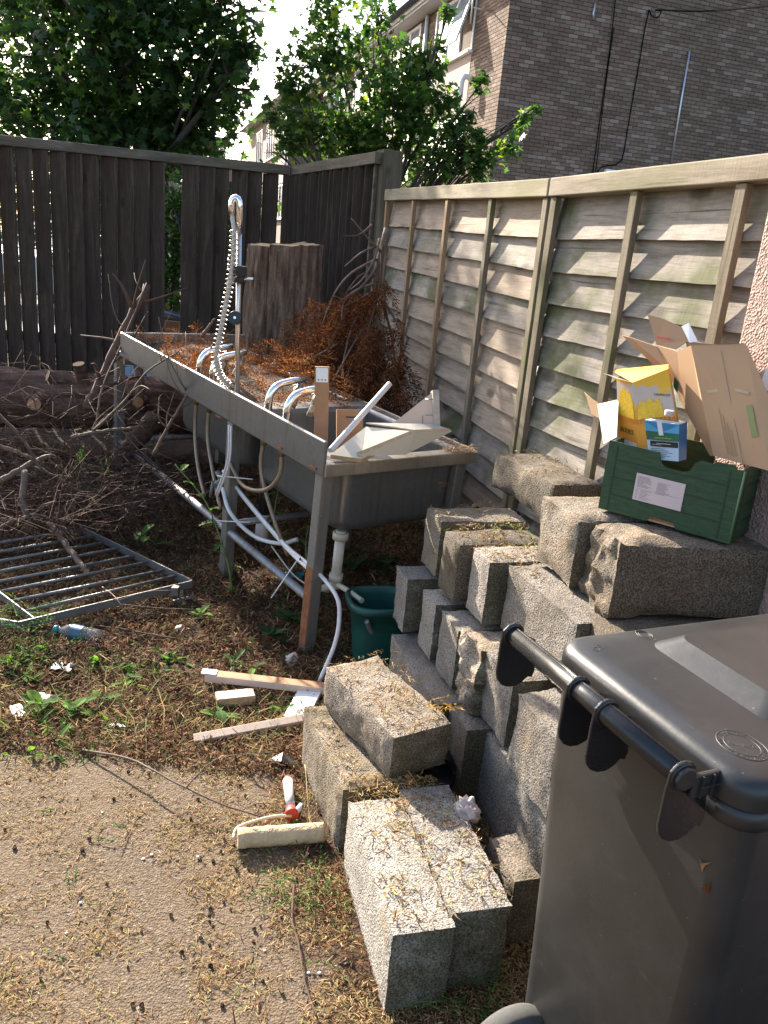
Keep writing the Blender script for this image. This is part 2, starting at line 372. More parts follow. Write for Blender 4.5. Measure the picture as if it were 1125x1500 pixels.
def lap_panel(label, x0, x1, z0, zt, nb, battens, org, seed, mats):
    O, rz_ = org
    f = thing('fence_panel', label, 'fence', (O.x, O.y, 0.0), rz_)
    W = x1-x0; z_top0, z_top1 = zt
    # capping rail, front face proud of the battens
    b = MB(); n = 14
    for i in range(n):
        xa, xb = W*i/n, W*(i+1)/n
    def tz(x): return z_top0+(z_top1-z_top0)*x/W
    vs = []; fs = []
    for i in range(n+1):
        x = W*i/n; j = 0.003*noise.noise((x*3, seed, 1)); zt_ = tz(x)
        for (y, z) in ((-0.052+j, zt_-0.068+j), (0.03, zt_-0.068+j), (0.03, zt_), (-0.052+j, zt_+j*0.6)): vs.append((x, y, z))
    for i in range(n):
        for c in range(4): fs.append((i*4+(c+1) % 4, i*4+c, (i+1)*4+c, (i+1)*4+(c+1) % 4))
    fs += [(0,1,2,3), (n*4+3, n*4+2, n*4+1, n*4)]
    b.add(vs, fs).build('cap_rail', M_CAP, f, world=False, bevel=0.004)
    ztop = min(z_top0, z_top1)-0.075; pitch = (ztop-z0)/nb
    for r in range(nb):
        zb = ztop-(r+1)*pitch; n = 36; vs = []; fs = []
        drop = 0.022
        for i in range(n+1):
            x = 0.012+(W-0.024)*i/n
            wv = 0.0055*noise.noise((x*1.7+seed, r*5.3, 0.5))+0.0025*noise.noise((x*14+seed, r*3.3, 2.5))
            bow = 0.0028*noise.noise((x*1.6+seed*2, r*2.2, 7.5))
            sl = tz(x)-min(z_top0, z_top1)
            zl, zu = zb-drop+wv+sl, zb+pitch+0.012+sl
            rows = ((zl, -0.0175+bow), (zl+0.3*(zu-zl), -0.0055+bow*0.7), (zl+0.66*(zu-zl), 0.006+bow*0.5), (zu, 0.0165))
            for (z, y) in rows: vs.append((x, y, z))
            for (z, y) in ((zu, 0.0215), (zl, 0.002+bow)): vs.append((x, y, z))
        for i in range(n):
            for c in range(6): fs.append((i*6+c, i*6+(c+1) % 6, (i+1)*6+(c+1) % 6, (i+1)*6+c))
        fs += [tuple(5-c for c in range(6)), tuple(n*6+c for c in range(6))]
        MB().add(vs, [tuple(reversed(q)) for q in fs]).build('board', mats[0] if noise.noise((r*3.7, seed, 1)) < 0.05 else mats[1], f, world=False)
    for (x, w, m_) in battens:
        b = MB(); n = 6; vs = []; fs = []
        for i in range(n+1):
            z = 0.02+(tz(x)-0.071-0.02)*i/n; j = 0.003*noise.noise((x*11+seed, z*2, 3))
            for (dx, y) in ((-w/2+j, -0.043), (w/2+j, -0.043), (w/2+j, -0.019), (-w/2+j, -0.019)): vs.append((x+dx, y, z))
        for i in range(n):
            for c in range(4): fs.append((i*4+c, i*4+(c+1) % 4, (i+1)*4+(c+1) % 4, (i+1)*4+c))
        fs += [(3,2,1,0), tuple(n*4+c for c in range(4))]
        b.add(vs, fs).build('batten', m_, f, world=False, bevel=0.002, seg=1)
    return f
zt0 = at_y(578, 279, FP0.y).z; zt1 = at_y(822, 263, FP4.y).z
lap_panel('overlapping board fence panel with tan battens beside the tall corner post', 0.0, FL-0.004, 0.12, (zt0, zt1), 14,
          [(0.02, 0.032, M_BAT), (FL*0.25, 0.034, M_BAT), (FL*0.5, 0.037, M_BAT), (FL*0.75, 0.037, M_BAT2), (FL-0.028, 0.042, M_BAT2)], (FP0, FRZ), 1.3, (M_LAP2, M_LAP))
d_ = (FP4-FP0); d_.z = 0; d_.normalize()
FP2 = FP0+d_*(FL+0.006); d2_ = Vector((math.sin(math.radians(21.5)), -math.cos(math.radians(21.5)), 0)); FRZ2 = math.atan2(d2_.y, d2_.x)
def fence_t(px, py):                                         # distance along the second panel under a pixel
    R = ray(px, py); n = Vector((-d2_.y, d2_.x, 0)); s = (FP2-EYEV).dot(n)/R.dot(n); P = EYEV+R*s; return (P-FP2).dot(d2_), P.z
xe = fence_t(1127, 430)[0]+0.01; zta = fence_t(832, 262)[1]; t1, ztb = fence_t(1115, 231); ztb = zta+(ztb-zta)*xe/t1
lap_panel('greenish overlapping board fence panel behind the green crate', 0, xe, 0.12, (zta, ztb), 14,
          [(0.028, 0.042, M_BAT2), (fence_t(935, 340)[0], 0.04, M_BAT2), (fence_t(1090, 340)[0], 0.042, M_BAT2)], (FP2, FRZ2), 8.1, (M_LAP, M_LAP))

# roughcast house wall that ends the fence at the right
def mat_rough():
    m = Mat('roughcast_render'); v = m.co()
    d = m.vor(v, 150); n = m.noise(v, 45, 5)
    col = m.ramp(m.noise(v, 40, 4, 0.7), [(0.3, (0.30, 0.19, 0.155)), (0.7, (0.44, 0.31, 0.26))])
    nm = m.bump(d, 0.8, 0.006, m.bump(n, 0.6, 0.008)); return m.fin(col, 0.85, 0, nm, 0.3)
tw = fence_t(1127, 430)[0]+0.015; nw = Vector((d2_.y, -d2_.x, 0)); nw = nw if nw.x < 0 else -nw
rw0 = FP2+d2_*tw
rw = thing('roughcast_wall', 'pink roughcast house wall at the right end of the panel fence', 'wall', (rw0.x, rw0.y, 0), FRZ2)
MB().box(0, -0.085, 0, 1.9, 0.5, 3.1).build('wall', mat_rough(), rw, world=False, bevel=0.008)
# ================================================================== FLATS BEYOND
def mat_brick():
    m = Mat('flats_brick'); f = m.island(); v = m.co()
    col = m.ramp(f, [(0.0, (0.145, 0.096, 0.070)), (0.35, (0.18, 0.123, 0.092)), (0.65, (0.21, 0.147, 0.111)), (0.88, (0.245, 0.178, 0.138)), (1.0, (0.31, 0.24, 0.195))])
    col = m.mix(m.ramp(m.noise(v, 30, 3), [(0.3, 0.0), (0.8, 0.4)]), col, (0.125, 0.088, 0.07))
    big = m.noise(m.n('ShaderNodeNewGeometry').outputs['Position'], .9, 4, .6); col = m.mix(m.ramp(big, [(0.45, 0.0), (0.7, .45)]), col, (0.085, 0.064, 0.052))
    return m.fin(col, 0.9, 0, m.bump(m.noise(v, 60, 3), 0.4, 0.004), 0.2)
M_BRICK = mat_brick()
M_MORT = plain('mortar', (0.125, 0.096, 0.077), 0.95, 0, 0.15, 20)
M_PVC = plain('white_upvc', (0.78, 0.78, 0.77), 0.35, 0, 0.03, 4, 0)
M_PANEL = plain('cement_panel', (0.36, 0.29, 0.245), 0.9, 0, 0.08, 3, 0.2, 80)
M_PANEL2 = plain('pink_panel', (0.40, 0.22, 0.18), 0.9, 0, 0.08, 3, 0.2, 80)
M_SOFFIT = plain('grey_soffit', (0.42, 0.41, 0.40), 0.7, 0, 0.06, 3, 0)
M_FELT = plain('roof_felt', (0.06, 0.06, 0.065), 0.9)
M_GLASS = Mat('window_glass').fin((0.16, 0.2, 0.26), 0.03, 0.0, None, 1.0, **{'Coat Weight': 1.0, 'Coat Roughness': 0.02})
M_INSIDE = plain('dim_room', (0.03, 0.03, 0.03), 0.9, 0, 0, 3, 0)
M_CABLE = plain('black_cable', (0.010, 0.010, 0.010), 1.0, 0, 0, 3, 0, spec=0.0)
M_GALV = plain('galvanised_metal', (0.55, 0.56, 0.58), 0.4, 0.7, 0.1, 5, 0)
AZ = math.radians(18)
BC = at_y(727, 180, 18.3); BC = Vector((BC.x, BC.y, 0.3))     # ground point of the near corner
eR = Vector((math.cos(AZ), math.sin(AZ), 0)); eL = Vector((-math.sin(AZ), math.cos(AZ), 0))
BH = 7.12                                                      # eaves height
flats = thing('flats_block', 'three storey brick block of flats with its windowless end wall facing the yard', 'building', BC, AZ)
# local frame: x along the end wall to the right, y along the front away from the viewer
MB().box(0.012, 0.012, 0, 11.0, 30.0, BH).build('wall', M_MORT, flats, world=False)
def brick_me(l=0.215, flip=False):
    b = MB(); j = 0.012
    if not flip: b.hexa([(0,-j,0),(l,-j,0),(l,0.03,0),(0,0.03,0),(0,-j,0.065),(l,-j,0.065),(l,0.03,0.065),(0,0.03,0.065)])
    else: b.hexa([(-j,0,0),(0.03,0,0),(0.03,l,0),(-j,l,0),(-j,0,0.065),(0.03,0,0.065),(0.03,l,0.065),(-j,l,0.065)])
    return b
me_st = brick_me().mesh('brick', M_BRICK)
rest = MB(); nb = 0
spots = []
z0c = 1.5
for r in range(int((BH+1.8-z0c)/0.075)):
    z = z0c + r*0.075; off = 0.0 if r % 2 == 0 else -0.1125
    for c in range(46):
        x = c*0.225+off
        if z < BH-.08+.30*min(x, 10.7-x) if z > BH-.08 else True: spots.append((x, z))
def near_key(s): return s[0]*1.0 + abs(s[1]-4.8)*0.55
spots.sort(key=near_key)
for (x, z) in spots:
    if x < -0.01:
        l = 0.1025; rest.hexa([(0,-.012,z),(l,-.012,z),(l,.03,z),(0,.03,z),(0,-.012,z+.065),(l,-.012,z+.065),(l,.03,z+.065),(0,.03,z+.065)]); continue
    dy = random.uniform(-0.003, 0.002)
    if nb < 298:
        link('brick', me_st, flats, (x, dy, z)); nb += 1
    else:
        rest.hexa([(x,-.012+dy,z),(x+.215,-.012+dy,z),(x+.215,.03,z),(x,.03,z),(x,-.012+dy,z+.065),(x+.215,-.012+dy,z+.065),(x+.215,.03,z+.065),(x,.03,z+.065)])
for (y0, y1) in ((0.0, 1.8), (4.4, 5.6)):                      # brick piers of the front
    for r in range(int((BH-z0c)/0.075)):
        z = z0c+r*0.075; y = y0 + (0.1125 if r % 2 else 0.0)
        if r % 2: rest.hexa([(-.012,y0,z),(.03,y0,z),(.03,y0+.1025,z),(-.012,y0+.1025,z),(-.012,y0,z+.065),(.03,y0,z+.065),(.03,y0+.1025,z+.065),(-.012,y0+.1025,z+.065)])
        while y < y1-0.1:
            l = min(0.215, y1-y); rest.hexa([(-.012,y,z),(.03,y,z),(.03,y+l,z),(-.012,y+l,z),(-.012,y,z+.065),(.03,y,z+.065),(.03,y+l,z+.065),(-.012,y+l,z+.065)]); y += 0.225
o = rest.build('brick', M_BRICK, flats, world=False); tag(o, kind='stuff')
def upvc_window(parent, y0, y1, z0, z1, n, open_sash=None, X=-0.03):
    fr = MB(); t = 0.07
    fr.box(X, y0, z0, X+0.08, y1, z0+t).box(X, y0, z1-t, X+0.08, y1, z1)
    ys = [y0+(y1-y0)*k/n for k in range(n+1)]
    for k, y in enumerate(ys):
        a = y if k == 0 else y-t/2; a = min(a, y1-t); fr.box(X+0.001, a, z0+t, X+0.079, a+t, z1-t)
    f = fr.build('window', M_PVC, parent, world=False)
    for k in range(n):
        ya, yb = ys[k]+t*0.6, ys[k+1]-t*0.6
        if k == open_sash:
            s = 0.30; b = MB()
            Mx = Matrix.Translation((X-0.005, 0, z1-t)) @ Matrix.Rotation(0.30, 4, 'Y')
            h = z1-z0-2*t
            b.box(-0.05, ya-0.03, -h, 0, yb+0.03, -h+0.06, Mx).box(-0.05, ya-0.03, -0.06, 0, yb+0.03, 0, Mx)
            b.box(-0.05, ya-0.03, -h+0.06, 0, ya+0.03, -0.06, Mx).box(-0.05, yb-0.03, -h+0.06, 0, yb+0.03, -0.06, Mx)
            b.build('sash', M_PVC, f, world=False)
            MB().box(-0.03, ya+0.03, -h+0.06, -0.02, yb-0.03, -0.06, Mx).build('pane', M_GLASS, f, world=False)
        else:
            MB().box(X+0.03, ya, z0+t, X+0.04, yb, z1-t).build('pane', M_GLASS, f, world=False)
    MB().box(X-0.09, y0-0.04, z0-0.05, X+0.02, y1+0.04, z0-0.003).build('sill', M_PVC, f, world=False)
def fz(py, y): return at_y(690, py, y).z - BC.z
for base in (1.8, 5.6, 9.8, 13.6):
    for k, (z0, z1) in enumerate(((5.75, 7.05), (3.2, 4.5), (0.7, 2.0))):
        upvc_window(flats, base, base+2.6, z0, z1, 3, 0 if (base == 1.8 and k == 0) else None)
    for (za, zb) in ((4.51, 5.695), (2.01, 3.145), (0.0, 0.645)):
        MB().box(-0.02, base, za, 0.02, base+2.6, zb).build('panel', M_PANEL, flats, world=False)
MB().box(-0.42, 0.0, BH, 0.005, 30.0, BH+0.20).build('soffit', M_SOFFIT, flats, world=False)
MB().box(-0.46, -0.06, BH+0.05, -0.425, 30.0, BH+0.28).build('fascia', M_SOFFIT, flats, world=False)
MB().tube([(-0.53, -0.06, BH+0.2), (-0.53, 30, BH+0.2)], 0.065, 8).build('gutter', M_FELT, flats, world=False)
MB().prism([(-.45, -.04, BH+.21), (5.4, -.04, BH+1.86), (11.3, -.04, BH+.21), (11.3, -.04, BH+.33), (5.4, -.04, BH+1.98), (-.45, -.04, BH+.33)], (0, 30, 0)).build('roof', M_FELT, flats, world=False)
MB().prism([(.012, .014, BH+.001), (10.99, .014, BH+.001), (5.4, .014, BH+1.72)], (0, .4, 0)).build('gable_wall', M_MORT, flats, world=False)
MB().tube([(-0.07, 5.0, 0.1), (-0.07, 5.0, BH-0.02)], 0.05, 8).build('downpipe', M_PVC, flats, world=False)
b = MB().tube(smoothpath([(-0.05, 1.62, 5.15), (-0.18, 1.62, 5.18), (-0.24, 1.62, 5.05), (-0.24, 1.62, 4.75)], 5), 0.06, 8); b.build('flue', M_PVC, flats, world=False)
# aerial on the front
b = MB(); b.tube([(-0.45, 0.9, 6.0), (-0.45, 0.9, 6.95)], 0.018, 6)
b.tube([(-0.02, 0.9, 6.3), (-0.45, 0.9, 6.3)], 0.012, 6); b.tube([(-0.9, 0.5, 6.87), (-0.1, 1.5, 6.87)], 0.012, 6)
for q in range(6):
    u = q/5; c = Vector((-0.9+0.8*u, 0.5+1.0*u, 6.87)); b.tube([c+Vector((-.13, .1, 0)), c+Vector((.13, -.1, 0))], 0.007, 5)
b.build('aerial', M_GALV, flats, world=False)
# cables, mast and vent box fixed to the end wall
def wall_pt(px, py, off=0.03):
    R = ray(px, py); n = -eL; P0 = BC + n*(off+0.012); s = (P0-EYEV).dot(n)/R.dot(n); return EYEV+R*s
def wall_cable(pts, r, label, mat=M_CABLE, name='cable', cat='cable'):
    P = [wall_pt(*p) for p in pts]
    tag(MB().tube(P, r, 5).build(name, mat), label, cat)
wall_cable([(902, -4), (895, 60), (888, 110), (878, 180), (868, 256)], 0.011, 'twin black cable at the left of the brick end wall')
wall_cable([(899, 40), (892, 90), (884, 150), (872, 258)], 0.009, 'thin black cable beside the twin cable on the brick wall')
P = smoothpath([(951, 14), (945, 40), (936, 95), (926, 150), (914, 225), (909, 236), (895, 242), (880, 245), (874, 256)], 3) if False else [(951, 14), (945, 40), (936, 95), (926, 150), (914, 222), (911, 234), (903, 241), (893, 242), (882, 244), (876, 250), (874, 262)]
wall_cable(P, 0.013, 'black cable that curls out at the bottom of the brick wall')
wp = wall_pt(952, 15, 0.05); far = at_y(1160, 6, 12.0)
tag(MB().tube(smoothpath([wp, wp+Vector((.05, -.02, -.10)), wp+Vector((.16, -.06, -.14)), wp+Vector((.22, -.06, -.02)), wp+(far-wp)*0.08, wp+(far-wp)*0.5+Vector((0,0,-.05)), far], 6), 0.013, 5).build('overhead_cable', M_CABLE), 'black overhead cable running off to the right from the brick wall', 'cable')
wall_cable([(1010, 76), (996, 158), (982, 245)], 0.024, 'slim pale metal pole standing against the brick end wall', M_GALV, 'metal_pole', 'pole')
a = wall_pt(885, 252); vb = thing('vent_box', 'small white vent box low on the brick wall above the fence', 'vent', a, AZ)
MB().box(0, -0.08, -0.35, 0.95, 0.02, 0.06).build('case', M_PVC, vb, world=False, bevel=0.01)
for q in range(6): MB().box(0.45+q*0.075, -0.095, -0.3, 0.49+q*0.075, -0.082, 0.02).build('louvre', M_SOFFIT, vb, world=False)
e = wall_pt(872, 5); tag(MB().tube([e, e+Vector((-.02, -.05, -.2)), e+Vector((.01, -.03, -.28))], 0.02, 6).build('bracket', M_GALV), 'small pale bracket high on the brick wall', 'bracket')

# second and third blocks further along
def far_block(name, label, P, az, W, L, H, pink):
    f = thing(name, label, 'building', P, az)
    MB().box(0, 0, 0, W, L, H).build('wall', M_BRICKFAR, f, world=False)
    y = 0.5
    while y < L-3:
        for (z0, z1) in ((H-1.95, H-0.35), (H-4.6, H-3.2)):
            upvc_window(f, y, y+2.1, z0, z1, 3)
        MB().box(-0.03, y, H-3.15, 0.02, y+2.1, H-2.01).build('panel', pink if y > 3 else M_PANEL, f, world=False); y += 3.6
    MB().box(-0.5, -0.2, H, W+0.3, L+0.2, H+0.25).build('roof', M_SOFFIT, f, world=False)
    MB().tube([(-0.08, 0.2, 0.1), (-0.08, 0.2, H-0.02)], 0.06, 8).build('downpipe', M_PVC, f, world=False)
    return f
M_BRICKFAR = plain('far_brick', (0.20, 0.15, 0.125), 0.9, 0, 0.12, 14, 0.3, 40)
p2 = at_y(424, 200, 36.0)
far_block('flats_block', 'distant flats with white windows glimpsed between the two trees', Vector((p2.x, p2.y, 0.3)), AZ, 9, 13, at_y(400, 152, 38).z-0.3, M_PANEL2)
p3 = at_y(350, 200, 60.0)
f3 = far_block('flats_block', 'furthest flats behind a pale balcony railing above the left fence', Vector((p3.x-7, p3.y, 0.3)), AZ, 6, 9, at_y(350, 205, 60).z-0.3, M_PANEL2)
hz = at_y(350, 205, 58).z
rl = thing('balcony_rail', 'pale metal balcony railing beside the left tree', 'railing', (at_y(326, 215, 52).x, 52, 0), 0)
ra = at_y(322, 219, 52); rb = at_y(358, 205, 52)
b = MB()
for q in range(3): b.tube([ra+Vector((0,0,-0.35*q)), rb+Vector((0,0,-0.35*q))], 0.03, 5)
b.build('rail', M_GALV, rl)
for q in range(7):
    c = ra.lerp(rb, q/6); MB().tube([c+Vector((0,0,-1.0)), c+Vector((0,0,0.9 if q in (2, 4) else 0.05))], 0.03, 5).build('post', M_GALV, rl)
MB().box(ra.x-0.2, 51.8, 0.3, rb.x+0.6, 54, ra.z-1.0).build('wall', M_BRICKFAR, rl)

# ================================================================== TREES
M_LEAFA = leafmat('sycamore_leaf_dark', [(0.0, (0.014, 0.034, 0.010)), (0.5, (0.026, 0.058, 0.015)), (0.85, (0.05, 0.10, 0.02)), (1.0, (0.10, 0.16, 0.028))], 0.42)
M_LEAFB = leafmat('sycamore_leaf_mid', [(0.0, (0.020, 0.048, 0.013)), (0.5, (0.045, 0.092, 0.021)), (0.88, (0.085, 0.15, 0.028)), (1.0, (0.17, 0.20, 0.03))], 0.5)
M_BARKT = plain('tree_bark', (0.06, 0.048, 0.036), 0.9, 0, 0.3, 20, 0.8, 40, 0.01)
LEAF = np.array([(0, -.55, 0), (.10, -.12, 0), (.42, -.30, -.05), (.34, -.02, 0), (.56, .14, -.07), (.27, .20, 0), (.16, .36, 0), (0, .68, -.09), (-.16, .36, 0), (-.27, .20, 0), (-.56, .14, -.07), (-.34, -.02, 0), (-.42, -.30, -.05), (-.10, -.12, 0), (0, .08, .03)])
LEAF_T = np.array([(14, k, (k+1) % 14) for k in range(14)])
SLEAF = np.array([(0, -.5, 0), (.42, .0, -.04), (.3, .22, 0), (0, .62, -.08), (-.3, .22, 0), (-.42, .0, -.04)])
def rot_mats(n, up_bias=0.6, rng=RNG):
    nrm = rng.normal(size=(n, 3)); nrm[:, 2] = np.abs(nrm[:, 2])+up_bias
    nrm /= np.linalg.norm(nrm, axis=1)[:, None]
    t = rng.normal(size=(n, 3)); t -= nrm*(t*nrm).sum(1)[:, None]; t /= np.linalg.norm(t, axis=1)[:, None]
    b = np.cross(nrm, t); return np.stack([t, b, nrm], axis=2)
def scatter_mesh(name, proto, tris, P, S, R, mat, parent=None):
    n = len(P); V = np.einsum('nij,kj->nki', R, proto)*S[:, None, None] + P[:, None, :]
    F = (tris[None] + (np.arange(n)*len(proto))[:, None, None]).reshape(-1, tris.shape[1])
    return np_object(name, V.reshape(-1, 3), F, mat, parent)
def crown_points(blobs, n, thr, seed):
    pts = []; w = np.array([b[3]**2 for b in blobs]); w = w/w.sum()
    rng = np.random.default_rng(seed); tries = 0
    while len(pts) < n and tries < n*8:
        tries += 1
        x, y, z, r = blobs[rng.choice(len(blobs), p=w)]
        d = rng.normal(size=3); d /= np.linalg.norm(d); q = r*(rng.random()**0.45)*(1+0.18*rng.normal())
        p = np.array([x, y, z])+d*q
        if noise.noise(Vector(p)*2.1+Vector((seed, 0, 0)))*0.7+noise.noise(Vector(p)*4.7)*0.4 < thr: continue
        pts.append(p)
    return np.array(pts)
def tree(name, label, base, blobs_px, depth, n, size, mat, seed, thr=-0.12, trunk_r=0.12, group=None, proto=LEAF, tris=LEAF_T):
    blobs = []
    for (px, py, r, dd) in blobs_px:
        c = at_y(px, py, depth+dd); blobs.append((c.x, c.y, c.z, r*(depth+dd)/1190*1.05))
    t = thing(name, label, 'tree', (base[0], base[1], 0.3), group=group)
    B = Vector((base[0], base[1], 0.2)); b = MB(); rr = random.Random(seed)
    top = max(blobs, key=lambda q: q[2]); T = Vector(top[:3])
    trunk = smoothpath([B, B.lerp(T, 0.3)+Vector((rr.uniform(-.2,.2), rr.uniform(-.2,.2), 0)), B.lerp(T, 0.65)+Vector((rr.uniform(-.3,.3), rr.uniform(-.2,.2), 0)), T], 5)
    b.tube(trunk, [trunk_r*(1-0.85*i/(len(trunk)-1)) for i in range(len(trunk))], 8)
    b.build('trunk', M_BARKT, t)
    b = MB()
    for q in blobs:
        c = Vector(q[:3]); s = trunk[min(len(trunk)-2, max(1, int(len(trunk)*0.55*min(1, max(0.2, (c.z-0.3)/(T.z))))))]
        mid = s.lerp(c, 0.5)+Vector((rr.uniform(-.15,.15), rr.uniform(-.15,.15), rr.uniform(0,.25)))
        P = smoothpath([s, mid, c], 4); b.tube(P, [trunk_r*0.45*(1-0.8*i/(len(P)-1)) for i in range(len(P))], 6)
        for k in range(5):
            e = c+Vector((rr.gauss(0,1), rr.gauss(0,1), rr.gauss(0.3,1))).normalized()*q[3]*rr.uniform(.7,1.0)
            s2 = P[rr.randrange(len(P)//2, len(P))]; b.tube([s2, s2.lerp(e, .5)+Vector((0,0,.05)), e], [trunk_r*.14, trunk_r*.1, trunk_r*.04], 5)
    b.build('limbs', M_BARKT, t)
    P = crown_points(blobs, n, thr, seed); rng = np.random.default_rng(seed+1)
    o = scatter_mesh('crown', proto, tris, P, size*(0.45+1.0*rng.random(len(P))**1.3), rot_mats(len(P), 0.5, rng), mat)
    Mi = parent_matrix(t).inverted(); o.parent = t; o.location = Mi.translation
    return t
bl = [(150, 60, 120, 0), (60, 165, 95, .5), (255, 70, 95, -.3), (200, 165, 90, .2), (105, -50, 110, .4), (240, -60, 110, 0), (320, 30, 62, -.4), (335, 115, 42, -.6), (300, 160, 60, -.2), (40, 60, 62, .7), (235, 215, 75, 0), (120, 190, 90, .4), (345, 70, 34, -.5), (5, 160, 60, .6), (180, -90, 120, .3), (15, 0, 50, .8), (270, 205, 60, -.2)]
tree('sycamore_tree', 'big dark leafy tree behind the long dark slat fence', (at_y(190, 400, 10.5).x, 10.6), bl, 10.5, 15500, 0.115, M_LEAFA, 3, thr=-0.16, trunk_r=0.2)
bm = [(470, 95, 48, 0), (525, 70, 55, .2), (450, 185, 42, .1), (555, 150, 66, 0), (608, 155, 42, -.3), (595, 225, 66, 0), (660, 232, 36, -.4), (705, 215, 22, -.6), (505, 190, 58, .2), (478, 25, 26, .1), (552, 15, 20, .3), (640, 70, 14, -.3), (690, 170, 11, -.5), (430, 130, 26, 0), (742, 215, 22, -.5), (612, 90, 26, -.2), (425, 205, 24, 0), (540, 230, 60, 0), (765, 175, 13, -.6), (787, 160, 8, -.6), (700, 250, 26, -.5), (705, 120, 13, -.5), (655, 20, 12, -.3), (655, 150, 20, -.3), (690, 212, 22, -.5), (642, 105, 16, -.2), (668, 185, 20, -.4), (405, 175, 22, .3), (400, 215, 20, .3)]
tree('sycamore_sapling', 'bushy lighter green young tree in front of the flats', (at_y(560, 300, 9.0).x, 9.0), bm, 9.0, 7800, 0.075, M_LEAFB, 11, thr=-0.08, trunk_r=0.06)
bg_ = [(245, 275, 34, 0), (240, 340, 36, .2), (262, 320, 28, 0), (232, 400, 30, .2), (262, 390, 26, .1), (215, 300, 30, .3), (285, 300, 30, .2), (250, 440, 26, 0), (200, 380, 30, .3), (310, 360, 34, .2)]
tree('privet_hedge', 'leafy hedge seen through the gap in the slat fence', (at_y(250, 440, 8.6).x, 8.6), bg_, 8.6, 3200, 0.055, M_LEAFB, 23, thr=-0.2, trunk_r=0.03, proto=SLEAF, tris=np.array([(0,1,2),(0,2,3),(0,3,4),(0,4,5)]))

bh_ = [(-30, 300, 60, 0), (30, 280, 60, .2), (90, 290, 60, 0), (150, 290, 60, .2), (205, 310, 50, 0), (0, 240, 50, .3), (120, 240, 60, .2), (310, 300, 50, 0), (360, 300, 45, .2), (60, 340, 40, .1), (140, 350, 40, 0), (330, 350, 40, 0)]
tree('privet_hedge', 'dark hedge foliage filling the view behind the long slat fence', (at_y(120, 440, 9.6).x, 9.6), bh_, 9.6, 5200, 0.075, M_LEAFA, 29, thr=-0.3, trunk_r=0.03, proto=SLEAF, tris=np.array([(0,1,2),(0,2,3),(0,3,4),(0,4,5)]))
# ================================================================== TREE STUMP, FELLED LOG
def mat_bark(name, dark, mid, light, axis=2, sc=1.0):
    m = Mat(name); k = [26*sc]*3; k[axis] = 4.5*sc; v = m.co(tuple(k)); v0 = m.co()
    d = m.vor(v, 1.0); n = m.noise(v, 1.3, 6, 0.7, 1.2); f = m.noise(v0, 60, 5, 0.7)
    w = m.math('ADD', m.math('MULTIPLY', n, 0.6), m.math('ADD', m.math('MULTIPLY', d, 0.25), m.math('MULTIPLY', f, 0.25)))
    col = m.ramp(w, [(0.35, dark), (0.55, mid), (0.75, light)])
    col = m.mix(m.ramp(m.noise(v0, 4, 3), [(0.5, 0.0), (0.75, 0.4)]), col, tuple(x*1.35 for x in mid))
    return m.fin(col, 0.95, 0, m.bump(w, 1.0, 0.02), 0.15)
M_BARKS = mat_bark('cypress_bark', (0.042, 0.025, 0.017), (0.185, 0.118, 0.080), (0.36, 0.25, 0.175))
M_BARKL = mat_bark('log_bark', (0.030, 0.016, 0.012), (0.105, 0.058, 0.043), (0.22, 0.14, 0.105), axis=0)
def mat_cut(name, a, b):
    m = Mat(name); v = m.co(); n = m.noise(v, 22, 5, 0.6)
    return m.fin(m.ramp(n, [(0.3, a), (0.7, b)]), 0.8, 0, m.bump(m.noise(v, 90, 3), 0.4, 0.003), 0.2)
M_CUT = mat_cut('cut_wood', (0.34, 0.2, 0.1), (0.52, 0.36, 0.22))
M_CUTR = mat_cut('cut_wood_reddish', (0.30, 0.13, 0.065), (0.46, 0.27, 0.16))
M_TWIG = plain('grey_twig', (0.13, 0.09, 0.065), 0.85, 0, 0.35, 14, 0.5, 60, 0.003)
M_TWIGD = plain('brown_twig', (0.085, 0.047, 0.033), 0.9, 0, 0.35, 14, 0.5, 60, 0.003)

sc_ = at_y(411, 470, 5.72); s_top = at_y(411, 358, 5.72).z; R0 = 0.243
stump = thing('tree_stump', 'tall reddish brown sawn tree stump between the sink and the dark fence', 'tree stump', (sc_.x, sc_.y, G(sc_.x, sc_.y)-0.02))
H = s_top-G(sc_.x, sc_.y)+0.02; nA, nZ = 150, 60; vs = []
def stump_r(a, z):
    r = R0*(1+0.20*math.exp(-z/0.12))
    r *= 1+0.045*math.sin(2*a+0.4)+0.03*math.sin(5*a+1)
    cl = math.atan2(math.sin(a+1.95), math.cos(a+1.95))           # the cleft between two grown-together stems, facing the yard
    r -= 0.055*math.exp(-(cl/0.085)**2)
    n1_ = noise.noise((math.cos(a)*7, math.sin(a)*7, z*1.3)); n2_ = noise.noise((math.cos(a)*17, math.sin(a)*17, z*1.8)); n3_ = noise.noise((math.cos(a)*38, math.sin(a)*38, z*6))
    return r+0.024*n1_-0.040*abs(n2_)+0.014*n3_
for i in range(nZ+1):
    z = H*i/nZ
    for k in range(nA):
        a = 2*math.pi*k/nA; r = stump_r(a, z)
        zz = z + ((0.018*math.sin(a+.5)+0.014*noise.noise((math.cos(a)*3, math.sin(a)*3, 3))+(0.010 if math.sin(a+1.95) > 0 else -.006)) if i == nZ else 0)
        vs.append((r*math.cos(a), r*math.sin(a), zz))
fs = [(i*nA+k, i*nA+(k+1) % nA, (i+1)*nA+(k+1) % nA, (i+1)*nA+k) for i in range(nZ) for k in range(nA)]
MB().add(vs, fs, True).build('bark', M_BARKS, stump, world=False)
cv = [(p[0]*0.99, p[1]*0.99, p[2]-0.003) for p in vs[-nA:]]
MB().add(cv+[(0, 0, H-0.002)], [(k, (k+1) % nA, nA) for k in range(nA)]).build('cut_top', M_CUT, stump, world=False)

